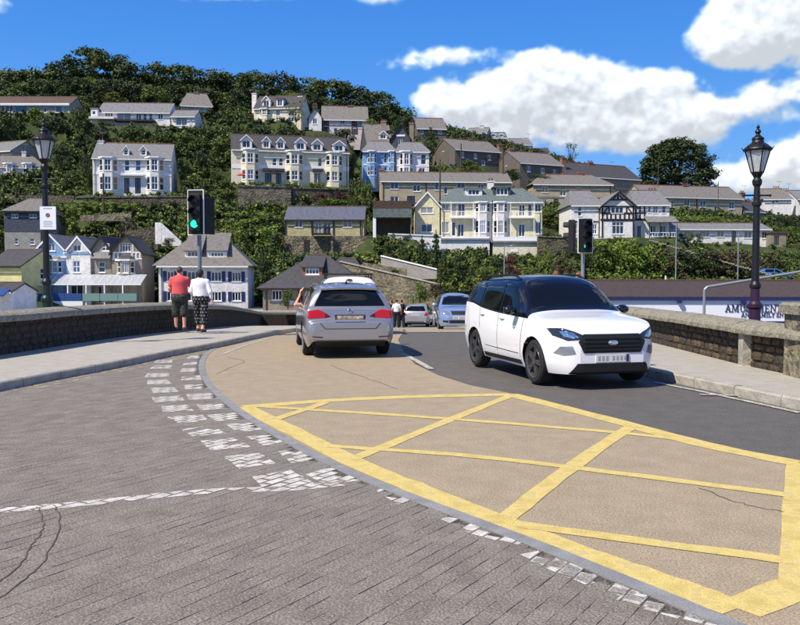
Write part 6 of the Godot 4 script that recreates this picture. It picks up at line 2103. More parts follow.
func make_person(called: String, label: String, where: Vector3, turn: float, o: Dictionary) -> Node3D:
	# figure looks along -z before the turn; o carries pose and clothes
	var n := base(called, where, turn)
	tag(n, label, "person")
	var H: float = o.get("h", 1.72)
	var s := H / 1.72
	var cell: float = o.get("cell", 0.02)
	var sx: float = o.get("stout", 1.0)
	var st: float = o.get("stride", 0.12)
	var hipL := Vector3(-0.10, 0.90, 0) * s; var hipR := Vector3(0.10, 0.90, 0) * s
	var knL := Vector3(-0.11, 0.49, -st * 0.55) * s; var knR := Vector3(0.11, 0.49, st * 0.25) * s
	var anL := Vector3(-0.115, 0.09, -st * 0.55) * s; var anR := Vector3(0.115, 0.09, st) * s
	var toL := anL + Vector3(-0.02, -0.055, -0.15) * s; var toR := anR + Vector3(0.02, -0.055, -0.15) * s
	var ch := Vector3(0, 1.28, 0.0) * s; var ne := Vector3(0, 1.45, 0.0) * s; var hd := Vector3(0, 1.60, -0.02) * s
	var shL := Vector3(-0.165 * sx, 1.385, 0) * s; var shR := Vector3(0.165 * sx, 1.385, 0) * s
	var elL: Vector3 = o.get("elL", Vector3(-0.27, 1.11, 0.04)) * s; var elR: Vector3 = o.get("elR", Vector3(0.27, 1.11, 0.04)) * s
	var wrL: Vector3 = o.get("wrL", Vector3(-0.28, 0.87, -0.06)) * s; var wrR: Vector3 = o.get("wrR", Vector3(0.28, 0.87, -0.06)) * s
	var fl := Vector3(1, 1, 1.35)
	var torso := [[Vector3(0, 0.95, 0) * s, Vector3(0, 1.12, 0) * s, 0.165 * sx * s, 0.155 * sx * s, fl], [Vector3(0, 1.12, 0) * s, ch + Vector3(0, 0.02, 0), 0.155 * sx * s, 0.17 * sx * s, fl], [shL, shR, 0.058 * s, 0.058 * s], [ch, ne - Vector3(0, 0.03, 0) * s, 0.13 * s, 0.06 * s, Vector3(0.9, 1, 1.2)]]
	var arms := [[shL, elL, 0.056 * s, 0.045 * s], [elL, wrL, 0.043 * s, 0.028 * s], [shR, elR, 0.056 * s, 0.045 * s], [elR, wrR, 0.043 * s, 0.028 * s]]
	var legs := [[hipL, knL, 0.092 * s, 0.062 * s], [knL, anL, 0.058 * s, 0.04 * s], [hipR, knR, 0.092 * s, 0.062 * s], [knR, anR, 0.058 * s, 0.04 * s], [anL, toL, 0.042 * s, 0.03 * s], [anR, toR, 0.042 * s, 0.03 * s]]
	var body := torso + arms + legs
	body.append_array([[ne - Vector3(0, 0.06, 0) * s, hd - Vector3(0, 0.06, 0) * s, 0.055 * s, 0.052 * s], [hd, hd + Vector3(0, 0.04, 0) * s, 0.082 * s, 0.088 * s, Vector3(1.12, 1, 0.95)], [hd + Vector3(0, -0.075, -0.03) * s, hd + Vector3(0, -0.02, -0.03) * s, 0.05 * s, 0.07 * s], [hd + Vector3(0, -0.01, -0.1) * s, hd + Vector3(0, -0.03, -0.112) * s, 0.012 * s, 0.018 * s], [hd + Vector3(-0.082, -0.005, 0.0) * s, hd + Vector3(-0.085, 0.02, 0.0) * s, 0.018 * s, 0.018 * s], [hd + Vector3(0.082, -0.005, 0.0) * s, hd + Vector3(0.085, 0.02, 0.0) * s, 0.018 * s, 0.018 * s]])
	for w in [[elL, wrL, -1.0], [elR, wrR, 1.0]]:
		var d: Vector3 = (w[1] - w[0]).normalized()
		var sd := d.cross(Vector3(1, 0, 0)).normalized()
		body.append([w[1], w[1] + d * 0.08 * s, 0.028 * s, 0.036 * s])
		if cell < 0.024:
			for k in 4: body.append([w[1] + d * 0.08 * s + sd * (k - 1.5) * 0.02 * s, w[1] + d * (0.155 - absf(k - 1.4) * 0.012) * s + sd * (k - 1.5) * 0.021 * s + Vector3(0, 0, -0.015), 0.011 * s, 0.009 * s])
			body.append([w[1] + d * 0.03 * s + sd * -0.03 * s, w[1] + d * 0.09 * s + sd * -0.06 * s, 0.013 * s, 0.01 * s])
	put(blob(body, cell, 0.035), "body", "skin", n)
	# shirt
	var slv: float = o.get("sleeve", 0.55)
	var shirt := [[Vector3(0, 1.0, 0) * s, Vector3(0, 1.12, 0) * s, 0.165 * sx * s, 0.155 * sx * s, fl], torso[1], torso[2], torso[3]]
	for a in [[shL, elL, wrL], [shR, elR, wrR]]:
		if slv <= 1.0: shirt.append([a[0], a[0].lerp(a[1], slv), 0.052 * s, 0.056 * s])
		else:
			shirt.append([a[0], a[1], 0.052 * s, 0.047 * s]); shirt.append([a[1], a[1].lerp(a[2], slv - 1.0), 0.047 * s, 0.04 * s])
	shirt.append([Vector3(0, 0.97, 0) * s, Vector3(0, 1.05, 0) * s, 0.168 * sx * s, 0.162 * sx * s, fl])
	put(blob(shirt, cell, 0.03, 0.013), "shirt", o.get("shirt", "cloth_white"), n)
	# trousers or shorts
	var lg: float = o.get("leg", 0.4)
	var tr := [[Vector3(-0.05, 0.90, 0) * s, Vector3(0.05, 0.90, 0) * s, 0.142 * sx * s, 0.142 * sx * s]]
	for a in [[hipL, knL, anL], [hipR, knR, anR]]:
		tr.append([a[0], a[1], 0.105 * s, 0.088 * s])
		if lg > 0: tr.append([a[1], a[1].lerp(a[2], lg), 0.086 * s, lerpf(0.088, 0.07, lg) * s])
	put(blob(tr, cell, 0.03, 0.016), "trousers", o.get("trousers", "cloth_black"), n)
	put(blob([[anL - Vector3(0, 0.04, -0.03) * s, toL, 0.046 * s, 0.038 * s], [anR - Vector3(0, 0.04, -0.03) * s, toR, 0.046 * s, 0.038 * s]], cell, 0.02, 0.006), "shoes", o.get("shoes", "shoe"), n)
	var hr := [[hd + Vector3(0, 0.035, 0.02) * s, hd + Vector3(0, 0.045, 0.03) * s, 0.093 * s, 0.09 * s, Vector3(1.08, 1, 0.97)]]
	if o.get("long", 0.0) > 0.0: hr.append([hd + Vector3(0, 0.0, 0.05) * s, hd + Vector3(0, -o.long, 0.055) * s, 0.085 * s, 0.06 * s])
	put(blob(hr, cell, 0.03), "hair", o.get("hair", "hair_dark"), n)
	return n

# ---------- street furniture ----------
func lamp_post(label: String, where: Vector3, base_h: float, pedm: String) -> Node3D:
	# where: foot of the column; lantern base stands base_h above it
	var n := base("street_lamp", where)
	tag(n, label, "street lamp")
	var c := MB.new()
	var h := base_h
	c.lathe([Vector2(0.078, 0.98), Vector2(0.1, 1.01), Vector2(0.1, 1.06), Vector2(0.068, 1.12), Vector2(0.058, h - 0.62), Vector2(0.085, h - 0.6), Vector2(0.085, h - 0.55), Vector2(0.058, h - 0.52), Vector2(0.052, h - 0.26), Vector2(0.08, h - 0.22), Vector2(0.088, h - 0.15), Vector2(0.058, h - 0.1), Vector2(0.1, h - 0.02), Vector2(0.11, h)], 16)
	put(c, "column", "black_paint", n)
	var pd := MB.new()
	pd.lathe([Vector2(0.13, -1.5), Vector2(0.13, 0.05), Vector2(0.105, 0.1), Vector2(0.1, 0.6), Vector2(0.125, 0.64), Vector2(0.125, 0.7), Vector2(0.088, 0.75), Vector2(0.08, 0.981)], 16)
	put(pd, "pedestal", pedm, n)
	var br := MB.new()
	br.tube(Vector3(-0.24, h - 0.42, 0), Vector3(0.24, h - 0.42, 0), 0.016, 0.016, 8)
	br.ball(Vector3(-0.245, h - 0.42, 0), Vector3(0.026, 0.026, 0.026), 8)
	br.ball(Vector3(0.245, h - 0.42, 0), Vector3(0.026, 0.026, 0.026), 8)
	put(br, "ladder_bar", "black_paint", n)
	var fm := MB.new()
	var y0 := h
	var y1 := h + 0.40
	var r0 := 0.105
	var r1 := 0.215
	var sides := 6
	var lo := []
	var hi := []
	for k in sides:
		var a := TAU * (k + 0.5) / sides
		lo.append(Vector3(cos(a) * r0, y0, sin(a) * r0))
		hi.append(Vector3(cos(a) * r1, y1, sin(a) * r1))
	for k in sides:
		var j := (k + 1) % sides
		fm.tube(lo[k], hi[k], 0.012, 0.012, 6)
		fm.tube(lo[k], lo[j], 0.014, 0.014, 6)
		fm.tube(hi[k], hi[j], 0.015, 0.015, 6)
	var fo := put(fm, "lantern_frame", "black_paint", n)
	for k in sides:
		var j := (k + 1) % sides
		var g := MB.new()
		var e := Vector3(0.985, 1, 0.985)
		g.slab([lo[j] * e, lo[k] * e, hi[k] * e, hi[j] * e], 0.004)
		put(g, "pane", "lantern_glass", fo)
	var bu := MB.new()
	bu.lathe([Vector2(0.022, h), Vector2(0.022, h + 0.07), Vector2(0.04, h + 0.11), Vector2(0.043, h + 0.22), Vector2(0.022, h + 0.28), Vector2(0, h + 0.29)], 10)
	put(bu, "mantle", "trim", n)
	var rf := MB.new()
	var pr := []
	for q in [[0.0, -0.01], [0.33, -0.01], [0.35, 0.02], [0.34, 0.05], [0.24, 0.14], [0.15, 0.20], [0.13, 0.27], [0.155, 0.29], [0.14, 0.32], [0.07, 0.38], [0.04, 0.42], [0.075, 0.47], [0.06, 0.52], [0.025, 0.55], [0.045, 0.60], [0.0, 0.68]]:
		pr.append(Vector2(q[0] * 0.74, y1 + q[1] * 0.72))
	rf.lathe(pr, 12)
	for k in sides:
		var a := TAU * (k + 0.5) / sides
		rf.tube(Vector3(cos(a) * 0.245, y1 + 0.02, sin(a) * 0.245), Vector3(cos(a) * 0.28, y1 + 0.065, sin(a) * 0.28), 0.012, 0.006, 5)
	put(rf, "lantern_roof", "black_paint", n)
	return n

func signal_head(n: Node3D, o: Vector3, yaw: float, lit: bool, w := 0.5, h := 1.12, edged := true):
	var T := Transform3D(Basis(Vector3.UP, yaw), o)
	var bd := MB.new()
	bd.box(-w / 2, -h / 2, -0.02, w / 2, h / 2, 0.02, T)
	var b := put(bd, "backing_board", "black_plastic", n)
	var rim := MB.new()
	for q in [[-w / 2 - 0.02, -h / 2 - 0.02, w / 2 + 0.02, -h / 2], [-w / 2 - 0.02, h / 2, w / 2 + 0.02, h / 2 + 0.02], [-w / 2 - 0.02, -h / 2, -w / 2, h / 2], [w / 2, -h / 2, w / 2 + 0.02, h / 2]]:
		rim.box(q[0], q[1], -0.022, q[2], q[3], 0.022, T)
	if edged: put(rim, "white_border", "trim", b)
	var bx := MB.new()
	bx.bevel_box(-0.15, -0.5, -0.05, 0.15, 0.5, 0.14, 0.02, T)
	put(bx, "signal_box", "black_plastic", n)
	for k in 3:
		var y := 0.32 - k * 0.32
		var ln := MB.new()
		var bs := T.basis * Basis(Vector3.RIGHT, PI / 2)
		ln.lathe([Vector2(0.105, 0.14), Vector2(0.09, 0.16), Vector2(0, 0.175)], 18, T * Vector3(0, y, 0), bs)
		var m := "lens_off"
		if k == 2 and lit: m = "lens_green"
		put(ln, "green_light" if k == 2 and lit else "lens", m, n)
		var hd := MB.new()
		for i in 10:
			var a0 := PI * (i / 10.0) * 1.2 - PI * 0.1
			var a1 := PI * ((i + 1) / 10.0) * 1.2 - PI * 0.1
			hd.quad(T * Vector3(cos(a0) * 0.125, y + sin(a0) * 0.125, 0.13), T * Vector3(cos(a0) * 0.12, y + sin(a0) * 0.12, 0.30), T * Vector3(cos(a1) * 0.12, y + sin(a1) * 0.12, 0.30), T * Vector3(cos(a1) * 0.125, y + sin(a1) * 0.125, 0.13))
		put(hd, "hood", "black_plastic", n)

# ---------- vegetation ----------
var protos := {}

func leaf_cloud(mb: MB, c: Vector3, r: Vector3, count: int, size: float, rr: RandomNumberGenerator, shade := 1.0):
	for k in count:
		var d := Vector3(rr.randfn(), rr.randfn(), rr.randfn()).normalized()
		var q := pow(rr.randf(), 0.45)
		var p := c + d * r * q
		var n := (d + Vector3(rr.randfn(), rr.randfn() + 0.5, rr.randfn()) * 0.7).normalized()
		var u := n.cross(Vector3(rr.randfn(), rr.randfn(), rr.randfn())).normalized()
		var v := n.cross(u)
		var s := size * (0.6 + rr.randf() * 0.8)
		var g := shade * (0.55 + rr.randf() * 0.45)
		mb.col = Color(g * (0.85 + rr.randf() * 0.3), g, g * (0.8 + rr.randf() * 0.3))
		var a := p + u * s
		var b := p + v * s * 0.55
		var e := p - u * s
		var f := p - v * s * 0.55
		mb.tri(a, b, e); mb.tri(a, e, f)

func plant_proto(kind: String, sd: int) -> Dictionary:
	# unit plants: 1 m tall, 1 m wide
	var key := kind + str(sd)
	if protos.has(key): return protos[key]
	var rr := RandomNumberGenerator.new()
	rr.seed = sd * 131 + kind.hash() % 1000
	var cr := MB.new()
	cr.colored = true
	var tk := MB.new()
	match kind:
		"broadleaf", "big":
			var nclump := 46 if kind == "broadleaf" else 190
			var per := 60 if kind == "broadleaf" else 110
			var ls := 0.030 if kind == "broadleaf" else 0.017
			tk.tube(Vector3(0, -0.12, 0), Vector3(0.01, 0.3, 0), 0.035, 0.025, 7)
			for k in nclump:
				var a := rr.randf() * TAU
				var h := pow(rr.randf(), 0.8)
				var prof := sqrt(maxf(1.0 - pow(absf(h - (0.42 if kind == "broadleaf" else 0.3)) / (0.62 if kind == "broadleaf" else 0.74), 2.2), 0.05))
				var rad := 0.42 * prof * (0.55 + 0.45 * sqrt(rr.randf()))
				var c := Vector3(cos(a) * rad, 0.22 + h * 0.66, sin(a) * rad)
				if kind == "big": c.y = 0.14 + h * 0.78
				var cs := (0.10 + rr.randf() * 0.07) * (1.0 if kind == "broadleaf" else 0.62)
				if k % 5 == 0: tk.tube(Vector3(0.01, 0.22 + rr.randf() * 0.15, 0), c, 0.014, 0.004, 5)
				leaf_cloud(cr, c, Vector3(cs, cs * 0.8, cs), per, ls, rr, 0.75 + rr.randf() * 0.4)
		"bush":
			for k in 26:
				var a := rr.randf() * TAU
				var h := rr.randf()
				var rad := 0.42 * sqrt(rr.randf()) * sqrt(1.05 - h * 0.85)
				var cs := 0.13 + rr.randf() * 0.06
				leaf_cloud(cr, Vector3(cos(a) * rad, 0.05 + h * 0.78, sin(a) * rad), Vector3(cs, cs, cs), 60, 0.036, rr, 0.75 + rr.randf() * 0.4)
			tk.tube(Vector3(0, -0.15, 0), Vector3(0, 0.5, 0), 0.03, 0.01, 6)
			for k in 4: tk.tube(Vector3(0, 0.1, 0), Vector3(rr.randfn() * 0.15, 0.6, rr.randfn() * 0.15), 0.015, 0.004, 5)
		"conifer":
			tk.tube(Vector3(0, -0.1, 0), Vector3(0, 0.9, 0), 0.035, 0.008, 7)
			for t in 11:
				var y := 0.08 + t * 0.082
				var rad := 0.46 * pow(1.0 - t / 11.5, 0.8)
				var m := 9 - t / 2
				for k in m:
					var a := TAU * k / m + rr.randf() * 0.5
					for e in 3:
						var q := (e + 0.7) / 3.0 * rad * (0.8 + rr.randf() * 0.3)
						leaf_cloud(cr, Vector3(cos(a) * q, y - q * 0.12, sin(a) * q), Vector3(0.07, 0.035, 0.07), 16, 0.03, rr, 0.7 + rr.randf() * 0.4)
			leaf_cloud(cr, Vector3(0, 0.97, 0), Vector3(0.03, 0.05, 0.03), 24, 0.025, rr)
		"hedge":
			for k in 60:
				var c := Vector3(rr.randf() - 0.5, rr.randf() * 0.85 + 0.02, (rr.randf() - 0.5) * 0.8)
				leaf_cloud(cr, c, Vector3(0.10, 0.12, 0.12), 50, 0.032, rr, 0.75 + rr.randf() * 0.4)
			tk.tube(Vector3(-0.42, -0.1, 0), Vector3(0.42, -0.1, 0), 0.02, 0.02, 5)
			for k in 5: tk.tube(Vector3(k * 0.2 - 0.4, -0.2, 0), Vector3(k * 0.2 - 0.4, 0.5, 0), 0.02, 0.01, 5)
		"sparse":
			tk.tube(Vector3(0, -0.1, 0), Vector3(0, 0.6, 0), 0.02, 0.008, 6)
			for k in 16:
				var a := rr.randf() * TAU
				var c := Vector3(cos(a) * rr.randf() * 0.35, 0.45 + rr.randf() * 0.5, sin(a) * rr.randf() * 0.35)
				tk.tube(Vector3(0, 0.35, 0), c, 0.01, 0.003, 4)
				leaf_cloud(cr, c, Vector3(0.12, 0.10, 0.12), 22, 0.026, rr)
	protos[key] = {"crown": cr.mesh(), "trunk": tk.mesh()}
	return protos[key]

func plant(called: String, label: String, cat: String, kind: String, sd: int, m: String, where: Vector3, w: float, h: float, group := "", turn := 0.0, dz := 0.0) -> Node3D:
	var p := plant_proto(kind, sd)
	var n := base(called, where, turn)
	tag(n, label, cat, group)
	var sc := Transform3D(Basis.from_scale(Vector3(w, h, dz if dz > 0.0 else w)), Vector3.ZERO)
	put(p.trunk, "trunk" if cat == "tree" else "stem", "bark", n, sc)
	put(p.crown, "crown" if cat == "tree" else "foliage", m, n, sc)
	return n

func px_plant(called: String, label: String, cat: String, kind: String, sd: int, m: String, x: float, yb: float, wpx: float, hpx: float, d: float, group := "", dz := 0.0):
	var p := at(x, yb, d)
	var g := hill_h(p.x, p.z) if d > 95 else p.y
	var topy := at(x, yb - hpx, d).y
	var y0 := p.y
	if absf(g - p.y) < 4.0: y0 = minf(g, p.y + 1.0)
	var w := wpx / F * d
	return plant(called, label, cat, kind, sd, m, Vector3(p.x, y0, p.z), w, maxf(topy - y0, 0.5), group, rng.randf() * TAU if kind != "hedge" else 0.0, dz)

const NTH := ["first", "second", "third", "fourth", "fifth", "sixth", "seventh", "eighth", "ninth", "tenth", "eleventh", "twelfth", "thirteenth", "fourteenth", "fifteenth", "sixteenth", "seventeenth", "eighteenth", "nineteenth", "twentieth", "twenty-first", "twenty-second", "twenty-third", "twenty-fourth", "twenty-fifth", "twenty-sixth"]

func build_vegetation():
	rng.seed = 424
	# the wood along the hilltop: crests read from the photograph
	var tops := [[-40, 70], [-10, 69], [18, 66], [42, 64], [66, 60], [92, 47], [112, 52], [134, 63], [158, 62], [182, 64], [206, 68], [232, 68], [256, 69], [282, 72], [306, 76], [330, 79], [352, 84], [376, 90], [396, 103]]
	for i in tops.size():
		var t = tops[i]
		var d := 196.0 + rng.randf() * 10.0
		px_plant("hilltop_tree", NTH[i] + " tree from the left along the crest of the hilltop wood", "tree", "broadleaf", i % 4, ["leaf", "leaf_dark", "leaf"][i % 3], t[0], t[1] + 46, 44 + rng.randf() * 14, 46, d, "trees on the crest of the wood")
	for i in 26:
		var x := -30.0 + i * 16.6 + rng.randf() * 8
		var topy := lin(P2([[-40, 84], [90, 72], [180, 82], [300, 90], [380, 104], [420, 120]]), x) + rng.randf() * 6
		px_plant("woodland_tree", NTH[i] + " tree from the left in the lower row of the hilltop wood", "tree", "broadleaf", (i + 1) % 4, ["leaf_dark", "leaf", "leaf_dark", "leaf_light"][i % 4], x, topy + 34, 30 + rng.randf() * 12, 34, 181.0 + rng.randf() * 9.0, "trees in the lower wood")
	# trees one can tell apart
	px_plant("tree", "rounded olive-green tree before the cream house below the wood", "tree", "sparse", 2, "leaf_light", 296, 124, 30, 26, 160)
	px_plant("oak_tree", "huge lone round dark tree on the skyline at right", "tree", "big", 1, "leaf_dark", 676, 199, 84, 61, 172)
	px_plant("tree", "dark tree between hilltop wood and the cloud", "tree", "broadleaf", 3, "leaf_dark", 405, 137, 26, 24, 172)
	px_plant("tree", "small thin tree on the ridge right of the end hut", "tree", "sparse", 1, "leaf_dark", 571, 164, 20, 22, 175)
	px_plant("bush", "bright yellow-green bush above the white bungalow", "bush", "bush", 1, "leaf_yellow", 115, 104, 28, 12, 170)
	px_plant("bush", "light green bush in front of the brown-roofed bungalow", "bush", "bush", 2, "leaf_bright", 36, 124, 24, 17, 160)
	px_plant("bush", "pale flowering bush right of the brown-roofed bungalow", "bush", "bush", 0, "leaf_light", 78, 102, 16, 10, 172)
	for q in [[12, 132, 34, 20, 152, "leaf", "below the brown-roofed bungalow's left half"], [56, 134, 30, 22, 152, "leaf_dark", "below the brown-roofed bungalow's right half"], [78, 130, 26, 24, 155, "leaf", "right of the brown-roofed bungalow"], [98, 142, 30, 14, 150, "leaf_dark", "under the white bungalow's small porch"], [130, 140, 34, 15, 150, "leaf", "under the white bungalow's dark deck"], [160, 141, 30, 13, 150, "leaf", "under the white bungalow's right end"], [186, 146, 30, 16, 148, "leaf_light", "under the low white wing"], [62, 172, 26, 30, 140, "leaf_dark", "above the curving pale wall"], [76, 186, 24, 22, 136, "leaf", "beside the lower end of the curving pale wall"], [72, 160, 24, 20, 145, "leaf_light", "high between far-left white house and villa"], [84, 172, 18, 26, 139, "leaf_dark", "against the white villa's left side"], [186, 190, 18, 34, 138, "leaf", "against the white villa's right side"], [200, 182, 26, 40, 140, "leaf_dark", "tall between white villa and cream terrace"], [216, 192, 30, 30, 136, "leaf", "at the cream terrace's left corner"], [222, 165, 34, 30, 144, "leaf_light", "above the cream terrace's left end"], [206, 150, 26, 26, 150, "leaf", "below the grey stone skyline house"], [240, 132, 30, 14, 152, "leaf", "left below the house with tall end chimneys"], [262, 133, 30, 10, 152, "leaf_dark", "under the bay of the house with tall chimneys"], [286, 136, 30, 12, 150, "leaf_dark", "above the cream terrace's middle dormers"], [308, 140, 26, 14, 150, "leaf", "below the small white gable wing"], [344, 142, 26, 18, 150, "leaf_dark", "below the white and slate-hung house"], [372, 134, 22, 20, 156, "leaf_light", "right of the white and slate-hung house"], [226, 206, 26, 28, 128, "leaf", "left of the tall terrace retaining wall"], [236, 222, 30, 22, 122, "leaf_dark", "below the left end of the terrace retaining wall"], [356, 196, 20, 30, 128, "leaf", "right of the cream terrace's last bay"], [366, 204, 18, 24, 124, "leaf_light", "beside the thin dark pole by the cream terrace"], [352, 168, 14, 22, 138, "leaf_dark", "between cream terrace and pale blue house"], [428, 156, 18, 20, 150, "leaf", "right of the white bay-fronted house"], [440, 168, 22, 12, 146, "leaf_light", "at the foot of the upper dark terrace's gable"], [470, 172, 30, 12, 144, "leaf_light", "below the front of the upper dark terrace"], [512, 180, 26, 14, 142, "leaf", "at the foot of the middle dark terrace's gable"], [540, 182, 30, 10, 146, "leaf_light", "in front of the middle dark terrace"], [430, 140, 16, 14, 162, "leaf_dark", "left of the dark-fronted skyline cottage"]]:
		px_plant("hillside_bush", "green shrub " + q[6], "bush", "bush", int(q[0]) % 4, q[5], q[0], q[1], q[2], q[3], q[4], "shrubs on the steep slope")
	# hedge and gardens below the white villa and cream terrace
	for q in [[64, 222, 30, 20, 124, "leaf_bright", "long hedge top below the white villa, left length"], [92, 222, 34, 22, 124, "leaf_bright", "long hedge below the white villa, middle length"], [122, 221, 34, 20, 124, "leaf_bright", "long hedge below the white villa, right length"]]:
		px_plant("hedge", q[6], "hedge", "hedge", 1, q[5], q[0], q[1], q[2], q[3], q[4], "", 2.5)
	px_plant("hedge", "clipped hedge on the terrace right of the traffic light head", "hedge", "hedge", 2, "leaf_bright", 252, 226, 52, 16, 120, "", 2.5)
	px_plant("bush", "mid-green bush below the terrace hedge", "bush", "bush", 3, "leaf_light", 240, 246, 34, 22, 112)
	px_plant("bush", "bright green bush left of the bungalow's stone base", "bush", "bush", 1, "leaf_bright", 270, 250, 34, 26, 112)
	px_plant("bush", "dark tall bush beside the bungalow's stone base", "bush", "bush", 0, "leaf", 276, 256, 24, 32, 110)
	px_plant("bush", "dark red shrub on the wall below the cream terrace", "bush", "bush", 2, "leaf_red", 320, 203, 24, 10, 124)
	px_plant("bush", "second dark red shrub nearer the cream terrace's right end", "bush", "bush", 3, "leaf_red", 340, 200, 22, 10, 124)
	px_plant("bush", "low yellow-green shrub above the blue-grey bungalow roof", "bush", "bush", 1, "leaf_bright", 334, 207, 50, 8, 121)
	px_plant("bush", "brown shrub beside the quay row's chimney", "bush", "bush", 2, "leaf_brown", 126, 236, 34, 20, 112)
	px_plant("bush", "green shrub before the white stair wall", "bush", "bush", 0, "leaf", 169, 246, 14, 11, 103)
	px_plant("bush", "green shrub on the slope below the villa wall", "bush", "bush", 1, "leaf_light", 186, 226, 26, 14, 118)
	px_plant("bush", "dark ivy bush between quay row and shuttered house", "bush", "bush", 3, "leaf_dark", 146, 250, 26, 18, 106)
	px_plant("bush", "dark bush behind the big dark hipped roof", "bush", "bush", 2, "leaf_dark", 262, 274, 20, 24, 104)
	px_plant("bush", "leafy climber before the low hipped building", "bush", "bush", 0, "leaf", 288, 306, 20, 22, 82)
	# around the cream apartments
	for q in [[388, 252, 16, 14, "bush", "leaf", "round clipped bush left of the dark conifer"], [402, 250, 16, 15, "bush", "leaf", "second round clipped bush beside the conifers"], [422, 262, 22, 26, "conifer", "leaf_dark", "leftmost dark conifer below the yellow gable"], [436, 266, 22, 36, "conifer", "leaf_dark", "tallest conifer below the yellow gable"], [444, 282, 20, 30, "conifer", "leaf", "lighter conifer before the white garage wall"], [460, 278, 24, 26, "bush", "leaf_dark", "dark bush against the white garage wall"], [478, 284, 30, 36, "conifer", "leaf", "broad conifer between the garage walls"], [486, 292, 30, 34, "bush", "leaf_light", "light bush in front of the broad conifer"], [497, 280, 22, 24, "bush", "leaf_dark", "dark bush left of the copper shrub"], [512, 280, 18, 28, "bush", "leaf_red", "copper-red shrub before the cream garage"], [528, 282, 24, 20, "bush", "leaf_light", "green bush right of the copper shrub"], [545, 274, 22, 30, "bush", "leaf_light", "ivy-green bush against the stone wall end"], [562, 278, 24, 24, "bush", "leaf_brown", "brownish bush left of the bright hedge"], [420, 302, 24, 26, "bush", "leaf_light", "olive bush at the foot of the ramp wall"], [436, 298, 22, 16, "bush", "leaf_brown", "brown shrub behind the parked hatchback"], [395, 278, 14, 10, "bush", "leaf", "small round bush on top of the ramp wall"], [448, 302, 26, 16, "bush", "leaf_dark", "dark shrub above the oncoming blue hatchback"], [470, 300, 28, 14, "bush", "leaf_dark", "dark low shrub left of the white SUV"]]:
		px_plant("conifer" if q[4] == "conifer" else "bush", q[6], "tree" if q[4] == "conifer" else "bush", q[4], int(q[0]) % 3, q[5], q[0], q[1], q[2], q[3], 104.0 - (q[1] - 250) * 0.35)
	# hedge bank on the right
	for q in [[588, 288, 44, 46, "leaf", "dark left length of the tall bank hedge"], [618, 288, 48, 52, "leaf_bright", "bright green swelling of the bank hedge below the timbered house"], [645, 288, 36, 46, "leaf_bright", "bright green hedge length next to the grey lamp pole"], [668, 288, 40, 42, "leaf_brown", "brown-green hedge length below the veranda"], [696, 288, 44, 40, "leaf_dark", "dark hedge length below the low white row"], [726, 288, 44, 40, "leaf_brown", "brown thorny hedge length left of the right lamp"], [758, 290, 40, 40, "leaf_brown", "brown hedge length behind the right lamp"], [790, 292, 36, 34, "leaf", "green hedge length at the right border"]]:
		px_plant("hedge", q[5], "hedge", "hedge", int(q[0]) % 3, q[4], q[0], q[1], q[2], q[3], 106.0 if q[0] < 750 else 112.0, "", 7.0)
	for q in [[700, 222, 60, 6, 134, "leaf_bright", "low green hedge before the long beige terrace at right"], [648, 226, 40, 8, 128, "leaf_light", "low hedge between half-timbered house and the low white row"], [735, 224, 40, 6, 134, "leaf_light", "low hedge under the right end of the right-hand beige terrace"], [545, 214, 60, 8, 130, "leaf_light", "low hedge before the beige hipped terrace"], [790, 228, 30, 14, 140, "leaf_dark", "dark hedge below the white house at the right edge"], [786, 236, 24, 10, 130, "leaf", "small hedge near the brown shed"], [690, 240, 24, 8, 120, "leaf", "small hedge at the left end of the low white row"]]:
		px_plant("garden_hedge", q[6], "hedge", "hedge", 0, q[5], q[0], q[1], q[2], q[3], q[4], "garden hedges by the right terraces", 2.0)
	# scrub covering the slope
	var cl := MB.new()
	cl.colored = true
	var rr := RandomNumberGenerator.new()
	rr.seed = 8
	for k in 7:
		leaf_cloud(cl, Vector3(rr.randfn() * 0.4, 0.25 + rr.randf() * 0.35, rr.randfn() * 0.4), Vector3(0.35, 0.3, 0.35), 26, 0.13, rr, 0.8 + rr.randf() * 0.3)
	var xf := []
	for k in 12000:
		var px := rr.randf_range(-120, 920)
		var d := rr.randf_range(97, 215)
		var x := (px - 400.0) / F * d
		var near := 9.0
		for p in pads:
			var lx: float = absf((x - p.o.x) * p.u.x + (-d - p.o.z) * p.u.z) - p.w * 0.5
			var lz: float = (x - p.o.x) * p.f.x + (-d - p.o.z) * p.f.z
			var dz := maxf(lz - p.front + 0.7, -p.d - lz)
			near = minf(near, maxf(lx, dz))
		if near < 0.4: continue
		var s := minf(0.9 + rr.randf() * 1.6, 0.4 + near * 0.45)
		if px > 480.0: s *= 0.75
		xf.append([Transform3D(Basis(Vector3.UP, rr.randf() * TAU) * Basis.from_scale(Vector3(s, s * (0.6 + rr.randf() * 0.5), s)), Vector3(x, hill_h(x, -d) - 0.1, -d)), rr.randf()])
	for half in 3:
		var mm := MultiMesh.new()
		mm.transform_format = MultiMesh.TRANSFORM_3D
		mm.mesh = cl.mesh()
		var sel := xf.filter(func(q): return [1 if q[1] < 0.2 else (0 if q[1] < 0.45 else 2), 1 if q[1] < 0.6 else (0 if q[1] < 0.9 else 2)][0 if -q[0].origin.z < 142.0 else 1] == half)
		mm.instance_count = sel.size()
		for i in sel.size(): mm.set_instance_transform(i, sel[i][0])
		var mi := MultiMeshInstance3D.new()
		mi.multimesh = mm
		mi.material_override = M[["leaf", "leaf_dark", "leaf_light"][half]]
		mi.name = numbered("scrub")
		add_child(mi)
		tag(mi, ["mid-green scrub scattered over the whole hillside", "dark green bramble scattered over the whole hillside", "light green scrub scattered over the whole hillside"][half], "scrub", "", "stuff")

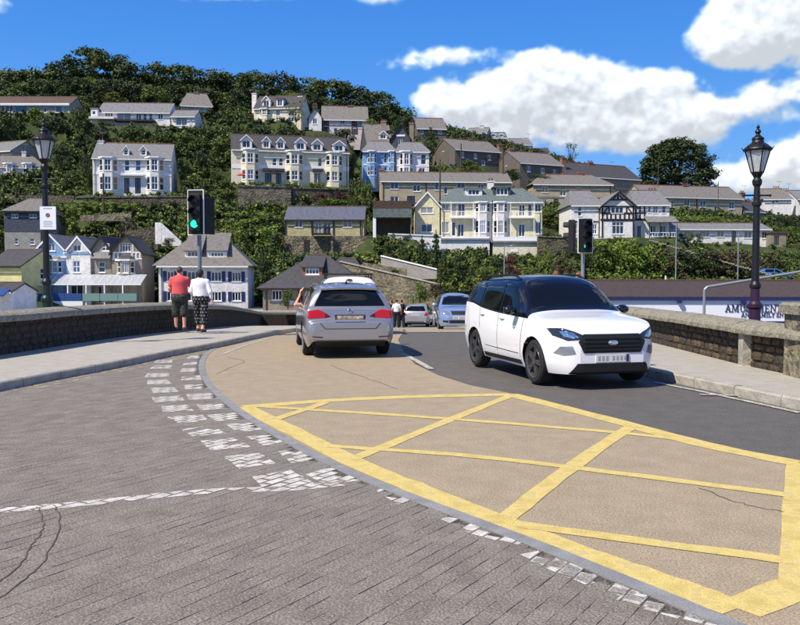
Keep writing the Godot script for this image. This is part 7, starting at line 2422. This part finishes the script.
# ---------- walls, poles and the rest ----------
func px_wall(called: String, label: String, x0, yt0, x1, yt1, yb, d0, d1, th, m, cap := ""):
	var a := at(x0, yt0, d0)
	var b := at(x1, yt1, d1)
	var lo := minf(at(x0, yb, d0).y, at(x1, yb, d1).y)
	var n := base(called, Vector3(a.x, lo, a.z))
	tag(n, label, "wall")
	var o := n.position
	var back := Vector3(0, 0, -th)
	var A := a - o
	var B := b - o
	var mb := MB.new()
	var A0 := Vector3(A.x, 0, A.z)
	var B0 := Vector3(B.x, 0, B.z)
	mb.quad(A0, B0, B, A); mb.quad(B0 + back, A0 + back, A + back, B + back)
	mb.quad(A, B, B + back, A + back); mb.quad(A0 + back, A0, A, A + back); mb.quad(B0, B0 + back, B + back, B)
	put(mb, "wall_face", m, n)
	if cap:
		var c := MB.new()
		c.slab([A + Vector3(0, 0.16, 0.12), B + Vector3(0, 0.16, 0.12), B + back + Vector3(0, 0.16, -0.1), A + back + Vector3(0, 0.16, -0.1)], 0.15)
		put(c, "coping", cap, n)
	return n

func px_pole(label: String, cat: String, x, yt, yb, d, r, m, arm := 0.0) -> Node3D:
	var a := at(x, yb, d)
	var b := at(x, yt, d)
	var n := base("pole" if cat == "pole" else "lamp_column", a)
	tag(n, label, cat)
	var mb := MB.new()
	mb.tube(Vector3(0, -3, 0), Vector3(0, b.y - a.y, 0), r, r * 0.7, 8)
	put(mb, "shaft", m, n)
	if arm != 0.0:
		var h := b.y - a.y
		var e := MB.new()
		e.tube(Vector3(0, h - 0.1, 0), Vector3(arm, h + 0.05, 0), r * 0.5, r * 0.45, 6)
		e.ball(Vector3(arm * 1.25, h + 0.03, 0), Vector3(absf(arm) * 0.35, 0.07, 0.12), 8)
		put(e, "lamp_arm", m, n)
	else:
		var e := MB.new()
		e.ball(Vector3(0, b.y - a.y, 0), Vector3(r, r * 0.6, r), 6)
		put(e, "cap", m, n)
	return n

func build_hillside_walls():
	px_wall("retaining_wall", "brown stone retaining wall in front of the white villa", 76, 198, 190, 197, 219, 126, 127, 1.2, "rubble_dark", "rubble")
	px_wall("retaining_wall", "tall stone retaining wall under the cream terrace", 238, 186.5, 291, 187.5, 209, 125.5, 127.5, 2.5, "rubble", "rubble")
	px_wall("retaining_wall", "lower stone retaining wall under the terrace's right half", 292, 188.5, 350, 190, 208, 128, 131, 2.0, "rubble_dark", "rubble")
	px_wall("retaining_wall", "low pale garden wall below the villa hedge", 80, 215.5, 131, 212.5, 221, 119, 119, 0.5, "rubble", "")
	px_wall("retaining_wall", "grey stone wall left of the shuttered house's roof", 125, 231, 158, 226, 250, 108, 108, 0.6, "rubble_dark")
	px_wall("stair_wall", "white sloping stair wall above the shuttered house's left roof", 155, 222.5, 161, 222.5, 244, 104, 104, 0.5, "white")
	px_wall("stair_wall", "white sloping parapet running down right of the white stair wall", 161.2, 223, 181, 241.5, 246, 104, 104, 0.3, "white")
	px_wall("ramp_wall", "stone ramp wall with white parapet running down to the right", 340, 262, 440, 285, 312, 93, 88, 1.0, "rubble", "kerb")
	px_wall("ramp_wall", "upper white parapet wall below the clipped bushes", 381, 256.5, 437, 270, 279, 97, 94, 0.4, "grey_render", "trim")
	px_wall("ramp_wall", "stone garden wall under the clipped round bushes", 362, 262, 432, 273, 300, 97.4, 94.6, 0.6, "rubble")
	px_wall("retaining_wall", "white rendered wall below the pale yellow gabled house", 388, 234.5, 441, 236.5, 252, 112, 112, 0.5, "white", "trim")
	px_wall("retaining_wall", "ivy-grown stone wall right of the cream garage", 538, 237, 566, 238, 272, 111, 111, 0.8, "rubble_dark", "rubble")
	px_wall("retaining_wall", "dark rubble wall beside the carport", 364, 236, 392, 240, 262, 112, 112, 0.8, "rubble_dark")
	px_wall("retaining_wall", "grey stone wall at the foot of the bank hedge", 566, 283, 800, 284, 296, 100, 100, 0.6, "rubble_dark", "")
	px_wall("retaining_wall", "long low wall across the green slope below the far-left house", -20, 194.5, 74, 195.5, 203, 128, 128, 0.5, "rubble_dark", "")
	px_wall("garden_wall", "curving pale wall climbing between far-left house and villa", 60, 181, 88, 163, 190, 134, 140, 0.5, "rubble", "")
	# poles
	px_pole("dark utility pole standing before the white villa", "pole", 104, 174, 224, 122, 0.16, "wood_pole")
	px_pole("tall utility pole beside the long beige terrace", "pole", 440, 160, 205, 125, 0.14, "wood_pole")
	px_pole("utility pole rising before the upper dark terrace", "pole", 461, 144, 180, 140, 0.13, "wood_pole")
	px_pole("utility pole rising before the middle dark terrace", "pole", 503, 149, 176, 139, 0.13, "wood_pole")
	px_pole("slim grey lamp column in front of the cream garage", "lamp post", 504, 246, 300, 90, 0.08, "steel", 0.7)
	px_pole("slim grey lamp column right of the half-timbered house", "lamp post", 675.5, 224, 292, 98, 0.1, "steel")
	px_pole("slim grey pole with small notice below the white row", "pole", 737.5, 233, 292, 98, 0.09, "steel")
	px_pole("short white post at the foot of the bank hedge", "pole", 665.5, 276.5, 288, 95, 0.12, "trim")
	px_pole("thin dark pole on the terrace right of the cream terrace", "pole", 362, 178, 206, 126, 0.09, "wood_pole")
	px_pole("dark pole rising behind the big hipped roof", "pole", 328, 246, 275, 92, 0.08, "black_paint")
	px_pole("thin skyline pole left of the lone big tree", "pole", 658, 163, 195, 160, 0.1, "wood_pole")
	px_pole("thin pole at the right end of the beige terrace", "pole", 718, 182, 206, 150, 0.08, "wood_pole")
	# white boulders edging the path down the right bank
	var p0 := at(650, 240.5, 112)
	var p1 := at(770, 275, 98)
	var ed := base("path_railing", p0)
	tag(ed, "white beaded path edging running down the right bank", "railing")
	var rr := RandomNumberGenerator.new()
	rr.seed = 3
	for k in 56:
		var q := p0.lerp(p1, k / 55.0) - p0
		var mb := MB.new()
		mb.ball(q + Vector3(0, rr.randfn() * 0.04, 0), Vector3(0.16, 0.13, 0.14), 5)
		put(mb, "edging_stone", "coping", ed)
	# steel handrail behind the right parapet
	var a := at(704.5, 287, 17.0)
	var hr := base("handrail", Vector3(a.x, -1.8, a.z))
	tag(hr, "grey steel handrail behind the right parapet, sloping up to the right", "handrail")
	var mb2 := MB.new()
	var up := Vector3(0, a.y + 1.8, 0)
	mb2.tube(Vector3.ZERO, up - Vector3(0, 0.05, 0), 0.03, 0.03, 8)
	mb2.tube(up - Vector3(0, 0.06, 0), up + Vector3(0.06, 0, 0), 0.03, 0.03, 8)
	put(mb2, "post", "steel", hr)
	var mb3 := MB.new()
	var e := at(860, 262, 17.0) - Vector3(a.x, -1.8, a.z)
	mb3.tube(up + Vector3(0.06, 0, 0), e, 0.03, 0.03, 8)
	put(mb3, "top_rail", "steel", hr)
	var mb4 := MB.new()
	mb4.tube(e - Vector3(0.3, 0.1, 0), Vector3(e.x - 0.3, 0, e.z), 0.03, 0.03, 8)
	put(mb4, "post", "steel", hr)

func text_on(parent: Node3D, txt: String, size: float, at_l: Vector3, m: String, width := 0.0):
	var t := TextMesh.new()
	var f := SystemFont.new()
	f.font_names = PackedStringArray(["Droid Serif"])
	t.font = f
	t.text = txt
	t.font_size = 64
	t.pixel_size = size / 64.0
	t.depth = 0.03
	var o := MeshInstance3D.new()
	o.mesh = t
	o.material_override = M[m]
	o.name = "lettering"
	parent.add_child(o, true)
	o.position = at_l
	if width > 0.0:
		var bb := t.get_aabb()
		o.scale.x = width / maxf(bb.size.x, 0.01)

func build_things():
	# amusement hall lettering
	var hall = get_node("amusement_hall")
	for s in house_specs:
		if s.n == "amusement_hall":
			var fr := frame_of(s)
			var a := loc(fr, 725, 312)
			var b := loc(fr, 786, 312)
			var y1 := loc(fr, 755, 308.3).y
			var y2 := loc(fr, 770, 314.8).y
			text_on(hall, "AMUSEMENTS", 0.56, Vector3((a.x + b.x) / 2 - fr.W / 2, y1, 0.03), "navy", b.x - a.x)
			var c := loc(fr, 741, 318)
			var e := loc(fr, 822, 318)
			text_on(hall, "AND FAMILY ENTERTAINMENT", 0.32, Vector3((c.x + e.x) / 2 - fr.W / 2, y2, 0.03), "navy", e.x - c.x)
	# glass veranda along the quay row
	var q0 := at(31, 284, 90.5)
	var q1 := at(141, 284, 90.5)
	var top := at(60, 274.5, 92.8)
	var v := base("glass_veranda", Vector3(q0.x, at(31, 306, 90.5).y, q0.z))
	tag(v, "glazed lean-to veranda with blue banners along the quay row", "veranda")
	var o := v.position
	var n := 18
	for k in n:
		var xa := lerpf(q0.x, q1.x, float(k) / n) - o.x
		var xb := lerpf(q0.x, q1.x, float(k + 1) / n) - o.x
		var g := MB.new()
		var yl := q0.y - o.y
		var yh := top.y - o.y
		g.slab([Vector3(xa + 0.04, yl, 0), Vector3(xb - 0.04, yl, 0), Vector3(xb - 0.04, yh, -2.3), Vector3(xa + 0.04, yh, -2.3)], 0.02)
		put(g, "roof_pane", "veranda_glass", v)
		var b := MB.new()
		b.tube(Vector3(xa, yl, 0), Vector3(xa, yh, -2.3), 0.045, 0.045, 4)
		put(b, "glazing_bar", "trim", v)
		if k % 3 == 0:
			var ps := MB.new()
			ps.box(xa - 0.06, -2, -0.06, xa + 0.06, yl, 0.06)
			put(ps, "post", "trim", v)
	var ga := MB.new()
	ga.box(0, q0.y - o.y - 0.12, -0.05, q1.x - q0.x, q0.y - o.y - 0.005, 0.08)
	put(ga, "gutter", "trim", v)
	var bx := [[30, 48, "blue_banner"], [48.4, 64, "blue_banner"], [64.4, 81, "blue_banner"], [82, 99, "glass_rail"], [99.6, 117, "glass_rail"], [117.6, 136, "glass_rail"]]
	for q in bx:
		var a := at(q[0], 301, 90.2) - o
		var b := at(q[1], 293.4, 90.2) - o
		var p := MB.new()
		p.box(a.x, a.y, 0.1, b.x, b.y, 0.16)
		put(p, "front_panel", q[2], v)
	var wb := MB.new()
	var a0 := at(29, 311, 90.2) - o
	var b0 := at(82, 301.2, 90.2) - o
	wb.box(a0.x, a0.y, 0.08, b0.x, b0.y, 0.17)
	put(wb, "base_panel", "trim", v)
	# red garden parasol on the terrace
	var pu := at(241, 184, 128)
	var um := base("parasol", pu)
	tag(um, "pink-red parasol open on the cream terrace's garden", "parasol")
	var c1 := MB.new()
	c1.lathe([Vector2(0.75, 1.35), Vector2(0.4, 1.62), Vector2(0, 1.72)], 10)
	put(c1, "canopy", "umbrella_red", um)
	var c2 := MB.new()
	c2.tube(Vector3(0, -0.5, 0), Vector3(0, 1.7, 0), 0.03, 0.03, 6)
	put(c2, "shaft", "trim", um)
	# lamps
	mat("green_paint", rgb(16, 40, 34), 0.4)
	mat("purple_paint", rgb(52, 26, 52), 0.4)
	var l1 := at(47, 300, 18.0)
	var lp := lamp_post("black Victorian street lamp with a white notice at the left parapet", Vector3(l1.x, 0.45, l1.z), at(47, 159.5, 18.0).y - 0.45, "green_paint")
	var l2 := at(755, 300, 15.4)
	lamp_post("black Victorian street lamp standing behind the right parapet", Vector3(l2.x, 0.4, l2.z), at(755, 172.5, 15.4).y - 0.4, "purple_paint")
	# notice on the left lamp
	var s0 := at(40.2, 229.5, 17.85)
	var s1 := at(55.8, 206.5, 17.85)
	var sg := base("notice_sign", Vector3((s0.x + s1.x) / 2, s0.y, s0.z))
	tag(sg, "white notice with round red emblem fixed to the left lamp post", "sign")
	var hw := (s1.x - s0.x) / 2
	var hh := s1.y - s0.y
	var b1 := MB.new()
	b1.box(-hw, 0, -0.008, hw, hh, 0.008)
	put(b1, "board", "signwhite", sg)
	var b2 := MB.new()
	b2.lathe([Vector2(0.045, 0.009), Vector2(0.045, 0.012), Vector2(0.03, 0.012)], 20, Vector3(0, hh * 0.62, 0), Basis(Vector3.RIGHT, PI / 2))
	put(b2, "emblem_ring", "maroon", sg)
	var b3 := MB.new()
	b3.lathe([Vector2(0.026, 0.009), Vector2(0.0, 0.012)], 16, Vector3(0, hh * 0.62, 0), Basis(Vector3.RIGHT, PI / 2))
	put(b3, "emblem", "orange_wood", sg)
	for k in 5:
		var b4 := MB.new()
		var y := hh * (0.9 if k == 0 else 0.42 - k * 0.075)
		var ww := hw * (0.55 if k == 0 else 0.6 - 0.1 * (k % 2))
		b4.box(-ww, y, 0.009, ww, y + 0.011, 0.010)
		put(b4, "print_line", "lamp_smoke" if k == 0 else "steel", sg)
	var b5 := MB.new()
	b5.box(-0.1, hh * 0.7, -0.12, 0.1, hh * 0.76, -0.008)
	b5.box(-0.1, hh * 0.2, -0.12, 0.1, hh * 0.26, -0.008)
	put(b5, "bracket", "steel", sg)
	# traffic lights
	mat("lens_off", rgb(16, 18, 18), 0.2)
	var lgm = mat("lens_green", rgb(60, 220, 170), 0.3)
	lgm.emission_enabled = true
	lgm.emission = rgb(40, 255, 180)
	lgm.emission_energy_multiplier = 1.6
	var t0 := gp(200, 335)
	var tl := base("traffic_light", Vector3(at(200, 300, 23.0).x, 0.1, -23.0))
	tag(tl, "traffic light showing green above the walking couple", "traffic light")
	var yy := at(200, 213, 23).y - 0.1
	var po := MB.new()
	po.tube(Vector3(0, 0, 0), Vector3(0, yy + 0.62, 0), 0.06, 0.06, 12)
	put(po, "pole", "grey_metal", tl)
	signal_head(tl, Vector3(-0.04, yy, 0.2), -0.12, true, 0.42, 1.2)
	signal_head(tl, Vector3(0.20, yy - 0.05, -0.22), -2.3, false, 0.4, 1.05, false)
	var gl := OmniLight3D.new()
	gl.name = "green_lamp"
	gl.light_color = rgb(60, 255, 190)
	gl.light_energy = 0.02
	gl.light_size = 0.1
	gl.shadow_enabled = true
	gl.omni_range = 8.0
	tl.add_child(gl)
	gl.position = Vector3(-0.04, yy - 0.32, 0.48)
	var d2 := 25.0
	var tx := at(582.5, 300, d2)
	var tr := base("traffic_light", Vector3(tx.x, road_y(d2) + 0.12, -d2))
	tag(tr, "traffic light with white-edged board behind the white SUV", "traffic light")
	var y2 := at(582, 236, d2).y - tr.position.y
	var p2 := MB.new()
	p2.tube(Vector3(0, 0, 0), Vector3(0, y2 + 0.5, 0), 0.055, 0.055, 12)
	put(p2, "pole", "steel", tr)
	signal_head(tr, Vector3(0.02, y2, 0.2), 0.1, false, 0.42, 1.0)
	signal_head(tr, Vector3(-0.28, y2 - 0.02, -0.02), 1.25 + PI, false, 0.36, 0.8, false)
	var gdot := MB.new()
	gdot.box(-0.05, y2 - 0.36, 0.38, -0.02, y2 - 0.28, 0.385)
	put(gdot, "green_light", "lens_green", tr)
	# posts in front of the right wall
	var b6 := gp(745.5, 373)
	var bo := base("concrete_post", Vector3(b6.x, 0.1, b6.z))
	tag(bo, "square pale concrete post against the right parapet", "post")
	var m6 := MB.new()
	m6.bevel_box(-0.09, 0, -0.09, 0.09, 0.68, 0.09, 0.015)
	put(m6, "shaft", "kerb", bo)
	var m7 := MB.new()
	m7.bevel_box(-0.10, -0.02, -0.10, 0.10, 0.03, 0.10, 0.01)
	put(m7, "foot", "pavement", bo)
	var b8 := gp(806, 385)
	var pi := base("stone_pier", Vector3(b8.x, 0.1, b8.z))
	tag(pi, "stone pier at the right border ending the parapet", "pier")
	var m8 := MB.new()
	m8.box(-0.2, -0.1, -0.3, 0.3, 0.95, 0.2)
	put(m8, "shaft", "rubble", pi)
	var m9 := MB.new()
	m9.bevel_box(-0.26, 0.95, -0.36, 0.36, 1.12, 0.26, 0.04)
	put(m9, "cap", "coping", pi)

func build_people_and_cars():
	make_suv()
	make_estate()
	make_van()
	make_hatch("hatchback", "ice-blue hatchback coming over the bridge behind the SUV", 2.32, 34.8, 0.02, 1.0, "car_ice")
	make_hatch("hatchback", "silver hatchback driving away in the middle distance", 1.2, 53.5, 0.12, -0.99, "car_grey")
	var bc = make_hatch("hatchback", "blue car parked on the bank beyond the right lamp", 0.0, 34.0, 0.95, 0.3, "car_blue")
	bc.position = at(774.5, 281, 106.5)
	bc.position.y = hill_h(bc.position.x, bc.position.z)
	# the couple on the left footway
	var pm := gp(181, 337)
	make_person("person", "man in pink-red T-shirt and dark shorts on the left footway", Vector3(pm.x - 0.02, 0.12, pm.z), 0.15, {h = 1.76, stout = 1.2, shirt = "shirt_red", trousers = "shorts_dark", leg = 0.1, hair = "hair_grey", sleeve = 0.6, stride = 0.06, elR = Vector3(0.30, 1.14, -0.10), wrR = Vector3(0.30, 1.02, -0.28), elL = Vector3(-0.27, 1.13, -0.02), wrL = Vector3(-0.22, 1.0, -0.22), shoes = "shoe", cell = 0.018})
	var pw := gp(201, 338)
	make_person("person", "woman in white blouse and dark cropped trousers beside him", Vector3(pw.x, 0.12, pw.z), -0.1, {h = 1.68, stout = 1.15, shirt = "cloth_white", trousers = "dots", leg = 0.55, hair = "hair_dark", sleeve = 1.6, stride = 0.2, long = 0.06, elR = Vector3(0.29, 1.10, 0.05), wrR = Vector3(0.33, 0.86, 0.0), elL = Vector3(-0.27, 1.12, 0.02), wrL = Vector3(-0.24, 0.95, -0.16), shoes = "shoe", cell = 0.018})
	# three walkers behind the SUV, only their heads show
	var k := 0
	for q in [[556, "auburn", "walker with auburn hair, leftmost head above the SUV roof", "shirt_red"], [567, "dark", "walker in the middle of the three heads above the SUV roof", "cloth_white"], [579, "auburn", "walker nearest the pole among the three heads above the SUV roof", "denim"]]:
		var d := 25.0 + k * 0.5
		var p := at(q[0], 300, d)
		make_person("person", q[2], Vector3(p.x, road_y(d) + 0.12, -d), 0.3 * k, {h = 1.78 - 0.04 * (k % 2), shirt = q[3], hair = "hair_" + q[1], cell = 0.03, leg = 0.9, trousers = "denim", long = 0.04})
		k += 1
	k = 0
	for q in [[396.5, "cloth_white", "far walker in white, left of the silver hatchback"], [401.5, "cloth_black", "far walker in black nearest the silver hatchback"], [391.5, "cloth_black", "far walker in dark clothes beside the estate's tail light"]]:
		var d := 47.0 + k
		var p := at(q[0], 300, d)
		make_person("person", q[2], Vector3(p.x, road_y(d) + 0.004, -d), 0.4 * k, {h = 1.6, shirt = q[1], cell = 0.035, leg = 0.9, trousers = "cloth_black"})
		k += 1
	# the arm out of the estate's window
	var es = get_node("estate_car")
	var T: Transform3D = es.transform
	var n := base("person", es.position, es.rotation.y)
	tag(n, "driver's passenger whose bare arm rests on the estate's open window", "person")
	var A := Vector3(0.25, 0.98, -0.80)
	var E := Vector3(0.24, 0.98, -0.95)
	var Wr := Vector3(0.34, 1.2, -0.84)
	put(blob([[A + Vector3(-0.05, 0.02, 0.15), A, 0.05, 0.046], [A, E, 0.044, 0.038], [E, Wr, 0.037, 0.025], [Wr, Wr + Vector3(0.01, 0.09, 0.03), 0.034, 0.038], [Wr + Vector3(-0.03, 0.09, 0.03), Wr + Vector3(-0.02, 0.15, 0.07), 0.012, 0.01], [Wr + Vector3(-0.01, 0.1, 0.03), Wr + Vector3(0.0, 0.165, 0.07), 0.012, 0.01], [Wr + Vector3(0.012, 0.1, 0.03), Wr + Vector3(0.02, 0.16, 0.07), 0.012, 0.01], [Wr + Vector3(0.034, 0.09, 0.03), Wr + Vector3(0.045, 0.14, 0.07), 0.011, 0.009], [Wr + Vector3(-0.02, 0.03, 0), Wr + Vector3(-0.06, 0.08, 0.01), 0.013, 0.01]], 0.012, 0.02), "body", "skin", n)

var house_specs := []

func _ready():
	rng.seed = 1
	# camera
	var cam := Camera3D.new()
	cam.name = "camera"
	add_child(cam)
	cam.position = Vector3(0, EYE, 0)
	cam.rotation.x = -PITCH
	cam.fov = rad_to_deg(2.0 * atan(312.5 / F))
	cam.near = 0.1
	cam.far = 3000.0
	cam.current = true
	# sky, sun, exposure
	var env := Environment.new()
	env.background_mode = Environment.BG_SKY
	env.sky = make_sky()
	env.tonemap_mode = Environment.TONE_MAPPER_LINEAR
	env.tonemap_exposure = 1.18
	env.sdfgi_enabled = true
	env.ssao_enabled = true
	env.ssil_enabled = true
	var we := WorldEnvironment.new()
	we.environment = env
	add_child(we)
	var sun := DirectionalLight3D.new()
	sun.name = "sun"
	sun.light_energy = 1.6
	sun.light_color = Color(1.0, 0.955, 0.88)
	sun.light_angular_distance = 0.5
	sun.shadow_enabled = true
	add_child(sun)
	var az := deg_to_rad(38.0)
	var el := deg_to_rad(51.0)
	var from := Vector3(-cos(az) * cos(el), sin(el), sin(az) * cos(el))
	sun.look_at_from_position(from * 50.0, Vector3.ZERO, Vector3.UP)
	print("sky ", Time.get_ticks_msec())
	make_materials()
	mat("dots", Color(1, 1, 1), 0.9, dots_tex(), 0.35, null, 1.0, true)
	print("materials ", Time.get_ticks_msec())
	# levelled ground under each house
	house_specs = house_list()
	for s in house_specs:
		var fr := frame_of(s)
		if s.d < 80: continue
		pads.append({"o": fr.o + Vector3(0, s.get("pad", 0.0), 0), "u": fr.u, "f": fr.f, "w": fr.W, "d": s.get("D", 8.0), "front": s.get("front", 1.6)})
	build_ground()
	print("ground ", Time.get_ticks_msec())
	build_terrain()
	print("terrain ", Time.get_ticks_msec())
	build_houses(house_specs)
	print("houses ", Time.get_ticks_msec())
	build_hillside_walls()
	build_vegetation()
	print("vegetation ", Time.get_ticks_msec())
	build_people_and_cars()
	print("cars ", Time.get_ticks_msec())
	build_things()
	print("done ", Time.get_ticks_msec())

func dots_tex() -> ImageTexture:
	var im := Image.create(128, 128, false, Image.FORMAT_RGB8)
	im.fill(rgb(24, 24, 30))
	for i in 4:
		for j in 4:
			var c := Vector2(i * 32 + 16 + (16 if j & 1 else 0), j * 32 + 16)
			for y in range(-5, 6):
				for x in range(-5, 6):
					if x * x + y * y < 24: im.set_pixel(int(c.x + x) % 128, int(c.y + y) % 128, rgb(214, 214, 214))
	return ImageTexture.create_from_image(im)
